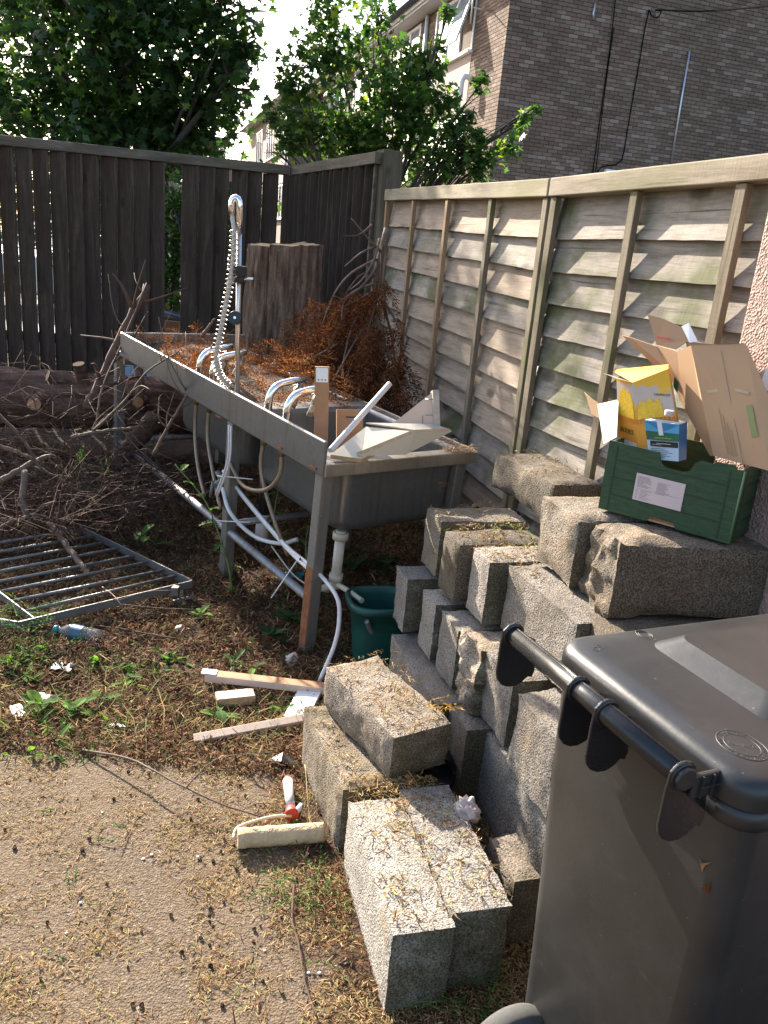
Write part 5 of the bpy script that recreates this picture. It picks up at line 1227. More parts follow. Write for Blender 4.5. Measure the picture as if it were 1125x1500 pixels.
# end cap and ribbed hinge lug at the near end
MB().tube([Vector((hx1, HY*ysg, HZ)), Vector((hx1+.009, HY*ysg, HZ))], .017, 8, smooth=False).build('end_cap', M_BIN, bin_, world=False, bevel=.002)
lug = MB(); z_ = HZ-.01
lug.box(hx1+.002, min(HY*ysg+.012*ysg, .02*ysg), z_-.020, hx1+.010, max(HY*ysg+.012*ysg, .02*ysg), z_+.014)
lu = lug.build('hinge_lug', M_BIN, bin_, world=False, bevel=.002)
for q in range(3):
    y_ = (-.028+.018*q)*ysg
    MB().box(hx1+.0102, y_-.0012, z_-.019, hx1+.0135, y_+.0012, z_+.013).build('rib', M_BIN, lu, loc=(0, 0, 0))
MB().box(hx1+.0102, min(-.03*ysg, .018*ysg), z_-.004, hx1+.0138, max(-.03*ysg, .018*ysg), z_-.0015).build('rib', M_BIN, lu, loc=(0, 0, 0))
# embossed marks on the lid: ring stamp near the right end, the small arched mark at the far left
def emboss_ring(cx, cy, r, z=1.0125, squash=.62):
    n = 40; P = [Vector((cx+r*math.cos(2*math.pi*k/n), (cy+r*squash*math.sin(2*math.pi*k/n))*ysg, z)) for k in range(n+1)]
    return P
def text_obj(txt, size, M, mat, parent, name='lettering', extrude=.0006):
    cu = bpy.data.curves.new(name, 'FONT'); cu.body = txt; cu.size = size; cu.extrude = extrude; cu.align_x = 'CENTER'; cu.align_y = 'CENTER'
    o = bpy.data.objects.new(name, cu); dg = bpy.context.evaluated_depsgraph_get(); COL.objects.link(o)
    bpy.context.view_layer.update(); me = bpy.data.meshes.new_from_object(o.evaluated_get(bpy.context.evaluated_depsgraph_get()))
    bpy.data.objects.remove(o); me.name = name; me.transform(M); me.materials.clear(); me.materials.append(mat)
    return link(name, me, parent)
M_MARK = plain('raised_mark', (0.028, 0.028, 0.028), 0.5, 0, 0.1, 30, 0)
def on_lid(px, py, z=1.0115): p = BM.inverted() @ at_z(px, py, z); return p
cA = on_lid(1087, 1092)
MB().tube(emboss_ring(cA.x, cA.y*ysg, .036, 1.0118, .85), .0009, 5).build('ring_mark', M_MARK, lid, loc=(0, 0, 0))
MB().tube(emboss_ring(cA.x, cA.y*ysg, .026, 1.0118, .85), .0008, 5).build('ring_mark', M_MARK, lid, loc=(0, 0, 0))
rzl_ = 0 if ysg > 0 else math.pi
for k, ch in enumerate('MANUFACTURED IN THE UK'):
    if ch == ' ': continue
    a = -2*math.pi*k/23+1.6
    M_ = Matrix.Translation((cA.x+.031*math.cos(a), cA.y+.031*.85*math.sin(a), 1.0118)) @ Matrix.Rotation(a-math.pi/2, 4, 'Z')
    text_obj(ch, .0085, M_, M_MARK, lid)
text_obj('120 LTR', .0115, Matrix.Translation((cA.x, cA.y, 1.0118)) @ Matrix.Rotation(math.radians(55), 4, 'Z'), M_MARK, lid)
cB = on_lid(944, 930); MB().tube(emboss_ring(cB.x, cB.y*ysg, .017, 1.0118, .75), .0008, 5).tube(emboss_ring(cB.x, cB.y*ysg, .012, 1.0118, .75), .0007, 5).build('ring_mark', M_MARK, lid, loc=(0, 0, 0))
cC = on_lid(876, 950); text_obj('120', .019, Matrix.Translation((cC.x, cC.y, 1.0118)) @ Matrix.Rotation(math.radians(118), 4, 'Z'), M_MARK, lid)
# wheels and axle at the handle side
for x in (.012, BW-.06):
    M_ = Matrix.Translation((x, .035*ysg, .103)) @ Matrix.Rotation(math.radians(90), 4, 'Y')
    b = MB().lathe([(.06, -.02), (.078, -.0245), (.094, -.022), (.1, -.012), (.1, .012), (.094, .022), (.078, .0245), (.06, .02)], 36, M_)
    wt = b.build('wheel', plain('rubber_grey', (0.055, 0.055, 0.052), 0.85, 0, 0.25, 40, 0.3), bin_, world=False)
    MB().lathe([(0, -.014), (.058, -.016), (.061, .016), (0, .014)], 24, M_).build('hub', M_BLACKP, wt, loc=(0, 0, 0))
MB().tube([Vector((0.0, .035*ysg, .103)), Vector((BW-.02, .035*ysg, .103))], .011, 10).build('axle', M_STEELD, bin_, world=False)
# two dry leaf scraps and a pale scrape stuck to the bin
def on_side(px, py, off=.002):
    """point on the bin's surface under a pixel"""
    bpy.context.view_layer.update()
    ok, loc, nrm, *_ = scene.ray_cast(bpy.context.evaluated_depsgraph_get(), EYEV, ray(px, py).normalized())
    return loc+nrm*off
# ================================================================== GREEN CARD CRATE AND WHAT IS IN IT
def mat_crate():
    m = Mat('green_printed_card'); tc = m.n('ShaderNodeTexCoord'); mp = m.n('ShaderNodeMapping'); m.l(tc.outputs['Object'], mp.inputs[0])
    v = m.co((3, 3, 26)); n = m.noise(v, 6, 5, .7); n2 = m.noise(m.co(), 130, 3, .7)
    w = m.math('ADD', m.math('MULTIPLY', n, .7), m.math('MULTIPLY', n2, .3))
    col = m.ramp(w, [(0.35, (0.014, 0.036, 0.017)), (0.5, (0.025, 0.058, 0.028)), (0.7, (0.048, 0.094, 0.048))])
    return m.fin(col, 0.55, 0, None, 0.35)
M_CRATE = mat_crate()
M_CRATED = plain('crate_print_dark', (0.008, 0.030, 0.013), 0.55, 0, .2, 30, 0)
M_CRATEL = plain('crate_print_light', (0.085, 0.17, 0.07), 0.55, 0, .2, 30, 0)
M_CARD = plain('brown_card', (0.40, 0.245, 0.135), 0.7, 0, .08, 6, .06, 90)
M_CARDL = plain('worn_card_patch', (0.46, 0.33, 0.22), 0.8, 0, .1, 20, 0)
M_CARDE = plain('card_edge', (0.30, 0.19, 0.105), 0.9, 0, .2, 90, .3, 200)
M_LABEL = plain('paper_label', (0.55, 0.44, 0.44), 0.6, 0, .03, 9, 0)
M_INK = plain('grey_ink', (0.16, 0.13, 0.13), 0.8, 0, .1, 9, 0)
M_INKB = plain('black_ink', (0.012, 0.010, 0.009), 0.7, 0, .1, 9, 0)
CZ = .965
ca, cb_ = at_z(876, 744, CZ), at_z(1068, 797, CZ); cw = cb_-ca; cw.z = 0; CW = cw.length; CRZ = math.atan2(cw.y, cw.x); CD, CH = .26, .20
crate = thing('green_crate', 'green cardboard crate printed like wood planks standing on top of the blocks', 'crate', ca, CRZ)
CM = parent_matrix(crate)
T = .004
# front wall: with the hand-hole dip in the top edge and the slot at the base
def wallpoly(pts): return [(x, 0, z) for (x, z) in pts]
hx = (0.40*CW, 0.66*CW)
fp = [(0, 0), (hx[0]-.005, 0), (hx[0]+.002, .016), (hx[0]+.07, .014), (hx[0]+.078, 0), (CW, 0), (CW, CH-.002), (CW*.94, CH-.004), (CW*.93, CH+.006), (CW*.80, CH+.004), (CW*.78, CH-.003), (hx[1]+.012, CH-.002), (hx[1], CH-.010), (hx[1]-.012, CH-.036), (hx[1]-.03, CH-.042), (hx[0]+.02, CH-.040), (hx[0]+.006, CH-.030), (hx[0]-.004, CH-.004), (0, CH)]
bfr = MB().prism(wallpoly(fp), (0, T, 0)); bfr.build('front_panel', [M_CRATE], crate, world=False)
for (x0, x1, zz) in ((T, CW-T, CD),): MB().box(0, CD-T, 0, CW, CD, CH).build('back_panel', M_CRATE, crate, world=False)
for x in (0, CW-T): MB().box(x, T+.0005, 0, x+T, CD-T-.0005, CH-(.0 if x else .004)).build('side_panel', M_CRATE, crate, world=False)
MB().box(T, T+.001, .002, CW-T, CD-T-.001, .006).build('base', M_CARD, crate, world=False)
# printed plank lines and corner posts of the crate print (flat print)
pr = MB(); prl = MB()
for k in range(1, 4):
    z = CH*k/4; pr.box(.028, -.0011, z-.0022, CW-.036, -.0003, z+.0022)
    pr.box(CW+.0003, .03, z-.0022, CW+.0011, CD-.03, z+.0022)
for x in (.026, CW-.036): pr.box(x-.0015, -.0012, .004, x+.0025, -.0003, CH-.012)
pr.box(CW+.0003, .024, .004, CW+.0012, .028, CH-.006)
pr.build('print_lines', M_CRATED, crate, world=False)
MB().tube([Vector((CW-.001, -.0005, .002)), Vector((CW-.001, -.0005, CH-.004))], .003, 6).build('corner_fold', M_CRATEL, crate, world=False)
# paper label with rows of small print
lx0, lx1, lz0, lz1 = .255*CW, .625*CW, .052, .128
lab = MB().box(lx0, -.0022, lz0, lx1, -.0012, lz1).build('label', M_LABEL, crate, world=False, bevel=.0004)
ink = MB(); rr = random.Random(5)
for k in range(10):
    z = lz1-.008-k*.0032; ink.box(lx0+.006, -.0026, z, lx0+.006+rr.uniform(.018, .042), -.00225, z+.0009)
for k in range(12):
    z = lz1-.014-k*.0028; ink.box(lx0+.062, -.0026, z, lx0+.062+rr.uniform(.022, .038), -.00225, z+.0007)
for k in range(7):
    z = lz0+.030-k*.004; ink.box(lx0+.018, -.0026, z, lx0+.018+rr.uniform(.02, .034), -.00225, z+.0008); ink.box(lx0+.006, -.0026, z, lx0+.012, -.00225, z+.0008)
ink.box(lx0+.006, -.0026, lz0+.034, lx1-.004, -.00225, lz0+.0344); ink.build('small_print', M_INK, lab, loc=(0, 0, 0))
def cl(x, y, z): return CM @ Vector((x, y, z))
def card(name, label, quad, mats, t=.004, cat='card'):
    o = slab(name, label, quad, t, mats[0], mats[1]); o['category'] = cat; return o
def cpx(px, py, y):
    """point in the crate's depth plane y under a pixel"""
    R = ray(px, py); n = CM.to_3x3() @ Vector((0, 1, 0)); P0 = cl(0, y, 0); s = (P0-EYEV).dot(n)/R.dot(n); return EYEV+R*s
# cereal box: front face yellow/orange, torn open flaps
M_CER = None
def mat_cereal():
    m = Mat('cereal_box_print'); tc = m.n('ShaderNodeTexCoord'); sp = m.n('ShaderNodeSeparateXYZ'); m.l(tc.outputs['Object'], sp.inputs[0])
    n = m.noise(tc.outputs['Object'], 38, 3, .6)
    zz = m.math('ADD', sp.outputs[2], m.math('MULTIPLY', m.math('SUBTRACT', n, .5), .06))
    col = m.ramp(m.math('MULTIPLY', m.math('SUBTRACT', zz, CER_Z0), CER_K), [(0.0, (0.55, 0.21, 0.02)), (0.40, (0.62, 0.27, 0.03)), (0.56, (0.70, 0.40, 0.045)), (0.60, (0.50, 0.42, 0.36)), (0.82, (0.52, 0.43, 0.37)), (0.86, (0.72, 0.42, 0.03)), (1.0, (0.72, 0.40, 0.03))])
    for nd in m.t.nodes:
        if nd.type == 'VALTORGB': pass
    return m.fin(col, .5, 0, None, .4)
cer = thing('cereal_box', 'torn yellow and orange cereal box sticking up at the left of the green crate', 'cereal box', cl(.05, .09, .008), CRZ+.12)
ML = parent_matrix(cer); Mi = ML.inverted()
def cer_pt(px, py, y): return Mi @ cpx(px, py, y)
fr = [cer_pt(935, 662, .075), cer_pt(1000, 668, .095), cer_pt(978, 541, .095), cer_pt(926, 561, .075)]
ba = [p+Vector((0, .048, 0)) for p in fr]
lf2 = [cer_pt(906, 652, .10), fr[0], fr[3], cer_pt(903, 553, .10)]
CER_Z0 = (fr[0].z+fr[1].z)/2; CER_K = 1/((fr[2].z+fr[3].z)/2-CER_Z0); M_CER = mat_cereal()
b = MB(); b.add(fr, [(0,1,2,3)]); b.add(lf2, [(0,1,2,3)]); b.add([fr[1], fr[1]+Vector((-.01,.06,0)), fr[2]+Vector((-.01,.06,0)), fr[2]], [(0,1,2,3)]); 
o = b.build('carton', M_CER, cer, world=False); so_ = o.modifiers.new('t', 'SOLIDIFY'); so_.thickness = .0012
M_YEL = plain('yellow_card', (0.72, 0.38, 0.02), .45, 0, .06, 9, 0)
fl = MB().add([fr[3]+Vector((0,.001,.001)), fr[2]+Vector((0,.001,.001)), cer_pt(978, 540, .12)+Vector((0,0,.012)), cer_pt(904, 541, .13), cer_pt(900, 545, .11)], [(0,1,2,3,4)]).build('top_flap', M_YEL, cer, world=False); m_ = fl.modifiers.new('t', 'SOLIDIFY'); m_.thickness = .001
fl = MB().add([lf2[3], lf2[2], cer_pt(908, 556, .03), cer_pt(884, 547, .06)], [(0,1,2,3)]).build('side_flap', M_CARDL, cer, world=False); m_ = fl.modifiers.new('t', 'SOLIDIFY'); m_.thickness = .001
xax = (fr[1]-fr[0]).normalized(); zax = (fr[3]-fr[0]); zax = (zax-xax*zax.dot(xax)).normalized(); yax = zax.cross(xax)
def face_M(o, x, z, off=.0016): return Matrix(((x.x, z.x, -0.0, o.x), (x.y, z.y, 0, o.y), (x.z, z.z, 0, o.z), (0,0,0,1)))
def text_on(txt, c, xa, za, size, mat, parent, off=.0016):
    xa = xa.normalized(); za = (za-xa*za.dot(xa)).normalized(); n = xa.cross(za); c = c+n*off
    M = Matrix(((xa.x, za.x, n.x, c.x), (xa.y, za.y, n.y, c.y), (xa.z, za.z, n.z, c.z), (0,0,0,1)))
    return text_obj(txt, size, M, mat, parent, extrude=.0002)
xl = (lf2[1]-lf2[0]); cl_ = lf2[0].lerp(lf2[1], .5).lerp(lf2[3].lerp(lf2[2], .5), .26)
text_on('BIXIES', cl_, xl, lf2[3]-lf2[0], .019, M_INKB, cer)
text_on('CRONCHY', fr[1].lerp(fr[2], .70)+(fr[0]-fr[1])*.22, xax, zax, .009, M_INKB, cer)
n_l = xl.cross(lf2[3]-lf2[0]).normalized()
def on_face(q, u, v): return q[0].lerp(q[1], u).lerp(q[3].lerp(q[2], u), v)
# cereal heap picture and the white band at the foot
M_CORN = plain('printed_cornflakes', (0.74, 0.46, 0.03), .5, 0, .25, 120, 0)
def blob(q, pts, mat, off=.0014, nm='print'):
    n = (q[1]-q[0]).cross(q[3]-q[0]).normalized(); P = [on_face(q, u, v)+n*off for (u, v) in pts]
    return MB().add(P, [tuple(range(len(P)))]).build(nm, mat, cer, world=False)
blob(lf2, [(.05, .47), (.95, .47), (.95, .72), (.8, .86), (.6, .84), (.5, .9), (.3, .86), (.15, .78)], M_CORN)
blob(fr, [(.05, .47), (.72, .47), (.70, .64), (.6, .72), (.52, .66), (.42, .74), (.3, .68), (.15, .73)], M_CORN)
blob(lf2, [(.02, 0), (.98, 0), (.98, .12), (.02, .12)], M_LABEL)
M_ORG = plain('orange_print', (0.60, 0.17, 0.02), .5, 0, .2, 60, 0)
for q, n_ in ((lf2, 8), (fr, 10)):
    for k in range(n_): blob(q, [(k/n_+.01, .40), (k/n_+.8/n_, .40), (k/n_+.8/n_, .47), (k/n_+.01, .465)], M_ORG, .0012)
# white inner flap and torn bag at the far left
bag = thing('torn_carton', 'torn pale carton flap lying open at the left end of the green crate', 'carton', cl(.0, .1, CH))
def sheet(nm, quad, mat, parent, t=.0012):
    o = MB().add(quad, [tuple(range(len(quad)))]).build(nm, mat, parent); m_ = o.modifiers.new('t', 'SOLIDIFY'); m_.thickness = t; return o
sheet('flap', [cpx(884, 650, .10), cpx(903, 640, .05), cpx(906, 585, .10), cpx(875, 592, .16)], plain('white_card_inside', (0.68, 0.62, 0.55), .6, 0, .05, 6, 0), bag)
sheet('side', [cpx(892, 622, .14), cpx(876, 590, .17), cpx(858, 578, .2), cpx(866, 606, .18)], M_CARD, bag)
sheet('torn_edge', smoothpath([cpx(858, 578, .2), cpx(862, 585, .2), cpx(875, 592, .17)], 2)+[cpx(872, 588, .2), cpx(856, 574, .22)], M_CARDL, bag)
# milk-substitute carton, blue and green, leaning in the hand-hole
mk = thing('drink_carton', 'blue and green drink carton with a pale cap leaning in the crate', 'carton', cl(.47*CW, .02, .07))
q = [cpx(953, 671, .012), cpx(989, 671, .014), cpx(1001, 618, .024), cpx(945, 617, .012)]
q = [cpx(951, 672, .010), cpx(994, 676, .012), cpx(995, 622, .022), cpx(944, 615, .010)]
tf = (q[1]-q[0]).cross(q[3]-q[0]).normalized()
if tf.dot(EYEV-q[0]) < 0: tf = -tf
qs = [q[1], q[1]-tf*.05+Vector((.004,0,.0)), q[2]-tf*.05+Vector((.004,0,.004)), q[2]]
M_BLU = plain('carton_blue', (0.03, 0.16, 0.34), .35, 0, .15, 14, 0); M_BLUL = plain('carton_pale_blue', (0.36, 0.47, 0.58), .4, 0, .08, 9, 0); M_DGR = plain('carton_green', (0.012, 0.10, 0.045), .4, 0, .1, 9, 0); M_BLU2 = plain('carton_sky_blue', (0.06, 0.30, 0.48), .35, 0, .1, 9, 0)
b = MB(); B4 = [p-tf*.05 for p in q]
b.add(q+B4, [(0,1,2,3), (1,5,6,2), (2,6,7,3), (3,7,4,0), (7,6,5,4)]); b.build('carton_body', M_BLUL, mk)
def lerpq(u, v): return q[0].lerp(q[1], u).lerp(q[3].lerp(q[2], u), v)
def patch(pts, mat, off, nm='print'): return MB().add([lerpq(u, v)+tf*off for (u, v) in pts], [tuple(range(len(pts)))]).build(nm, mat, mk)
patch([(0, .72), (1, .72), (1, 1), (0, 1)], M_BLU2, .0006); patch([(.02, .97), (.98, .97), (.5, .74)], M_BLU, .0009)
patch([(0, .50), (1, .53), (1, .74), (0, .73)], M_DGR, .0008); patch([(.10, .34), (.98, .36), (.98, .51), (.10, .48)], M_INKB, .0007)
patch([(.40, .64), (.54, .66), (.50, 1.0), (.36, 1.0)], M_WHITEP, .0012, 'paper_tab')
for k in range(6): patch([(.1, .28-.045*k), (.55+.3*((k*37) % 5)/5, .285-.045*k), (.55+.3*((k*37) % 5)/5, .30-.045*k), (.1, .295-.045*k)], M_INK, .0007)
patch([(.30, .42), (.75, .43), (.75, .445), (.30, .435)], M_LABEL, .001); patch([(.15, .385), (.45, .39), (.45, .40), (.15, .395)], M_LABEL, .001)
xa = (parent_matrix(mk).inverted().to_3x3() @ (q[1]-q[0])); za = (parent_matrix(mk).inverted().to_3x3() @ (q[3]-q[0])); c0 = parent_matrix(mk).inverted() @ lerpq(.5, .585)
text_on('Celebrate the Flavour', c0, xa, za, .0056, plain('lime_print', (0.42, 0.55, 0.05), .5, 0, 0, 9, 0), mk, .0016)
MB().add([p+Vector((0,0,0)) for p in [qs[0]+(qs[1]-qs[0]).normalized()*0, qs[1], qs[2], qs[3]]], [(0,1,2,3)]).build('side_print', M_BLU, mk)
cp_ = cpx(980, 607, .03); MB().tube([cp_-Vector((0,0,.004)), cp_+Vector((0,0,.011))], .0125, 16).build('cap', M_LABEL, mk, bevel=.002)
# large flattened brown box leaning out of the crate
bx = thing('cardboard_box', 'large open brown cardboard box leaning out of the right side of the crate', 'cardboard box', cl(.62*CW, .1, .03))
fA = [cpx(1045, 668, .055), cpx(1128, 690, .02), cpx(1135, 600, .06), cpx(1092, 503, .10), cpx(1078, 503, .10), cpx(1012, 506, .115)]
sheet('front_face', fA, M_CARD, bx, .003)
fB = [cpx(1045, 668, .0555), cpx(1012, 506, .1155), cpx(992, 515, .15), cpx(962, 506, .19), cpx(998, 590, .15), cpx(1040, 668, .09)]
sheet('side_face', fB, M_CARD, bx, .003)
sheet('back_face', [cpx(1045, 660, .2), cpx(1122, 640, .2), cpx(1090, 508, .2), cpx(1004, 500, .21)], M_CARD, bx, .003)
sheet('left_flap', [cpx(962, 507, .19), cpx(984, 545, .17), cpx(966, 541, .20), cpx(912, 491, .22), cpx(924, 494, .21)], M_CARD, bx, .003)
sheet('torn_flap', [cpx(990, 512, .2), cpx(962, 505, .21), cpx(949, 461, .23), cpx(974, 468, .23), cpx(1000, 480, .23), cpx(1008, 500, .21)], M_CARD, bx, .003)
sheet('label_scrap', [cpx(1010, 502, .20), cpx(1022, 500, .20), cpx(1009, 473, .22), cpx(998, 478, .22)], M_PVC, bx, .001)
tag_m = plain('red_stripe', (0.50, 0.16, 0.12), .7, 0, .1, 20, 0)
sheet('red_stripe', [cpx(963, 492, .2), cpx(983, 495, .2), cpx(983, 499, .2), cpx(963, 496, .2)], tag_m, bx, .0008)
# score lines and faint print on the box face
def fpt(u, v): return fA[0].lerp(fA[1], u).lerp(fA[5].lerp(fA[3], u), v)
nf = (fA[1]-fA[0]).cross(fA[5]-fA[0]).normalized()
if nf.dot(EYEV-fA[0]) < 0: nf = -nf
def fstrip(u0, v0, u1, v1, w, mat, nm):
    a, c = fpt(u0, v0)+nf*.0030, fpt(u1, v1)+nf*.0030; s_ = (c-a).cross(nf).normalized()*w
    return MB().add([a-s_, c-s_, c+s_, a+s_], [(0,1,2,3)]).build(nm, mat, bx)
fstrip(.55, .0, .55, .95, .0006, M_INK, 'score_line')
for k in range(4): fstrip(.30+.05*k, .05, .30+.05*k, .45-.06*k, .0008, M_CARDE, 'faint_print')
fstrip(.14, .58, .34, .60, .004, M_CARDL, 'worn_patch'); fstrip(.66, .62, .9, .60, .004, M_CARDL, 'worn_patch')
fstrip(.86, .25, .86, .5, .008, plain('faded_green_print', (0.23, 0.25, 0.10), .8, 0, .2, 9, 0), 'green_print')
sheet('green_print', [cpx(986, 566, .145), cpx(992, 576, .14), cpx(994, 560, .14), cpx(988, 552, .148)], M_DGR, bx, .0008)
card('white_packaging', 'white packaging corner beside the brown cardboard box at the right edge', [cpx(1112, 566, .14), cpx(1140, 580, .14), cpx(1140, 520, .14), cpx(1122, 540, .14)], (M_PVC, M_PVC), .003, 'packaging')
# ================================================================== FALLEN METAL GRILLE
M_GRILLE = plain('grey_painted_metal', (0.145, 0.142, 0.142), 0.5, 0.35, 0.25, 18, 0.2)
gr = thing('metal_grille', 'grey metal bar grille lying on the ground by the brush at the left', 'grille', at_g(150, 860))
def gp(x, y, dz=.05): return at_g(x/3.75, 750+y/3.75, dz)
bars = [((140,545),(970,350)), ((65,490),(900,320)), ((-10,440),(840,270)), ((-20,385),(770,235)), ((-20,330),(700,190)), ((-20,273),(560,170)), ((-20,220),(520,130)), ((-20,172),(440,95))]
for k, (a, c) in enumerate(bars):
    MB().tube([gp(*a), gp(*c)], .0075, 8).build('bar', M_GRILLE, gr)
def flat_bar(a, c, h, t, nm):
    a, c = Vector(a), Vector(c); s = (c-a).cross(Vector((0,0,1))).normalized()*t/2; u = Vector((0,0,h/2))
    return MB().hexa([a-s-u, c-s-u, c+s-u, a+s-u, a-s+u, c-s+u, c+s+u, a+s+u]).build(nm, M_GRILLE, gr, bevel=.0015)
flat_bar(gp(100, 625), gp(1055, 395), .036, .007, 'frame'); flat_bar(gp(1056, 392), gp(438, 92), .036, .007, 'frame')
flat_bar(gp(190, 600), gp(-20, 440), .030, .007, 'frame'); flat_bar(gp(99, 624), gp(-40, 600), .036, .007, 'frame')
la = gp(975, 425); MB().hexa([la+Vector(q) for q in ((-.02,-.035,-.02),(.01,-.03,-.02),(.012,.0,-.02),(-.018,.0,-.02),(-.02,-.035,.02),(.01,-.03,.02),(.012,0,.02),(-.018,0,.02))]).build('latch', M_GRILLE, gr)
MB().tube([gp(1000, 430), gp(1003, 470, .02)], .006, 6).build('latch_pin', M_GRILLE, gr); flat_bar(gp(955, 490, .01), gp(1070, 462, .01), .004, .03, 'foot_plate')

# ================================================================== WATER BOTTLE
b0, b1 = at_g(80, 921, .035), at_g(147, 935, .035); ax = (b1-b0); BL = ax.length; ax.normalize()
bot = thing('water_bottle', 'clear plastic water bottle with a teal cap lying on the ground by the grille', 'bottle', b0)
bot.rotation_euler = Vector((0, 0, 1)).rotation_difference(ax).to_euler(); r = .034
M_PET = Mat('clear_pet').fin((0.86, 0.92, 0.95), 0.06, 0, None, .5, **{'Transmission Weight': 0.92, 'IOR': 1.18})
prof = [(.0125, .01), (.0125, .028), (.016, .035), (.028, .055), (r, .075)]
k = .082
while k < BL-.03: prof += [(r, k), (r*.955, k+.006), (r, k+.012)]; k += .017
prof += [(r, BL-.02), (r*.92, BL-.006), (r*.6, BL), (0.001, BL-.012)]
MB().lathe(prof, 24).build('body', M_PET, bot, world=False)
MB().lathe([(0.001, 0), (.0148, 0), (.0155, .003), (.0155, .017), (.013, .0175)], 20).build('cap', plain('teal_cap', (0.02, 0.24, 0.28), .4, 0, .05, 9, 0), bot, world=False)
MB().lathe([(r+.0008, .080), (r+.0008, .080+.05)], 24).build('label', plain('bottle_label', (0.03, 0.10, 0.17), .4, 0, .35, 50, 0), bot, world=False)

# ================================================================== OFFCUTS ON THE GROUND
def ground_board(name, label, a, c, w, t, mats, lift=(0, 0), up=(0, 0, 1)):
    A, C_ = at_g(*a), at_g(*c); A.z += t/2+lift[0]; C_.z += t/2+lift[1]
    return plank(name, label, 'board', A, C_, up, w, t, mats)
pb, L = ground_board('timber_board', 'long chipboard strip with a white edge and a hinge plate at its left end', (300, 1004), (482, 1020), .042, .028, (M_MDF,), (.030, .018))
MB().box(.004, -.0235, -.0135, L-.004, -.0215, .0135).build('edge_strip', M_WBOARD2, pb, world=False)
MB().box(-.012, -.019, .0142, .045, .019, .0172).build('hinge_plate', M_PVC, pb, world=False, bevel=.002)
for q in ((.012, -.012), (.03, -.012), (.012, .012), (.03, .012)): MB().tube([(q[0], q[1], .0172), (q[0], q[1], .018)], .003, 8).build('hole', M_BLACKP, pb, world=False)
ob, L = ground_board('timber_offcut', 'short white topped timber offcut lying under the long chipboard strip', (316, 1032), (372, 1026), .055, .034, (M_MDFE,), (0, 0))
MB().box(.002, -.0265, .0172, L-.002, .0265, .0195).build('white_face', M_WBOARD2, ob, world=False)
wb, L = ground_board('white_board', 'white laminate board end sticking out beside the concrete blocks', (432, 1058), (455, 1018), .085, .018, (M_PVC,), (.0, .012))
MB().box(-.0025, -.0425, -.009, -.0005, .0425, .009).build('raw_edge', M_MDFE, wb, world=False); MB().box(.03, -.006, .0092, .05, .006, .0105).build('slot', M_CARDE, wb, world=False)
st_, L = ground_board('trim_strip', 'narrow pale trim strip lying on the litter below the white board', (284, 1088), (446, 1063), .030, .017, (plain('pale_trim', (0.60, 0.46, 0.35), .6, 0, .1, 8, .05),), (.006, .022), (0, -.45, 1))
for (pa, pc_, w_, lb) in (((158, 1063), (186, 1066), .018, 'small white plastic strip on the edge of the tarmac'), ((22, 1035), (30, 1052), .04, 'white paper scrap in the weeds at the left')):
    ground_board('white_scrap', lb, pa, pc_, w_, .008, (M_WHITEP,))
# ================================================================== PAINT ROLLER
M_SLV = plain('crusted_roller_sleeve', (0.46, 0.34, 0.20), 0.95, 0, 0.3, 14, 1.0, 40, .01)
M_RED = plain('red_grip', (0.42, 0.05, 0.03), .5, 0, .2, 30, .1); M_SPLAT = plain('paint_splattered_grip', (0.46, 0.42, 0.38), .7, 0, .5, 45, .3)
ra, rb_ = at_g(348, 1228, .030), at_g(474, 1219, .030); rol = thing('paint_roller', 'used paint roller with a crusted cream sleeve and a red and white grip', 'paint roller', ra)
n = 14; P = [ra.lerp(rb_, i/n) for i in range(n+1)]
MB().tube(P, [.0275+.0025*noise.noise((i*.7, 0, 0)) for i in range(n+1)], 20).build('sleeve', M_SLV, rol)
h0, h1 = at_g(427, 1195, .022), at_g(421, 1140, .030)
MB().tube(smoothpath([ra-(rb_-ra).normalized()*.012, ra+Vector((-.012, .035, .0)), at_g(362, 1206, .03), at_g(400, 1196, .03), h0], 5), .0042, 8).build('wire_frame', M_CREAMP, rol)
ax = (h1-h0).normalized(); HL = (h1-h0).length
MB().tube([h0, h0+ax*.012, h0+ax*.03], [.021, .020, .015], 14).build('grip_collar', M_RED, rol)
MB().tube([h0+ax*.03, h0+ax*HL*.5, h0+ax*(HL-.012)], [.013, .0145, .0155], 14).build('grip', M_SPLAT, rol)
MB().tube([h0+ax*(HL-.012), h0+ax*HL], [.0155, .011], 14).build('grip_end', M_RED, rol)
a = at_g(433, 1192, .012); tag(MB().tube([a, a+Vector((.006, .012, .006)), a+Vector((.012, .03, .012))], [.008, .010, .006], 8).build('paint_lump', M_PVC), 'small white dried paint lump beside the red roller grip', 'lump')
sc = at_g(412, 1118, .01); sheet0 = MB().add([sc+Vector(q) for q in ((-.04,.02,.0),(.0,.03,.02),(.05,.0,.008),(.045,-.025,.0),(-.0,-.015,.018),(-.04,-.0,.004))], [(0,5,4,1),(1,4,3,2)]).build('plastic_scrap', M_BLACKP); tag(sheet0, 'curled black plastic scrap on the litter above the roller', 'scrap'); m_ = sheet0.modifiers.new('t', 'SOLIDIFY'); m_.thickness = .003
for (px, py, lb) in ((92, 975, 'crumpled black plastic in the weeds at the left'), (62, 1022, 'small black plastic pot rim in the weeds')):
    p = at_g(px, py, .012); vs = []; n = 7
    for i in range(n):
        for j in range(n): vs.append(p+Vector(((i-3)*.014, (j-3)*.011, .02*noise.noise((i*.9+px, j*.9, 2)))))
    o = MB().add(vs, [(i*n+j, (i+1)*n+j, (i+1)*n+j+1, i*n+j+1) for i in range(n-1) for j in range(n-1)], True).build('plastic_scrap', M_BLACKP); tag(o, lb, 'scrap')
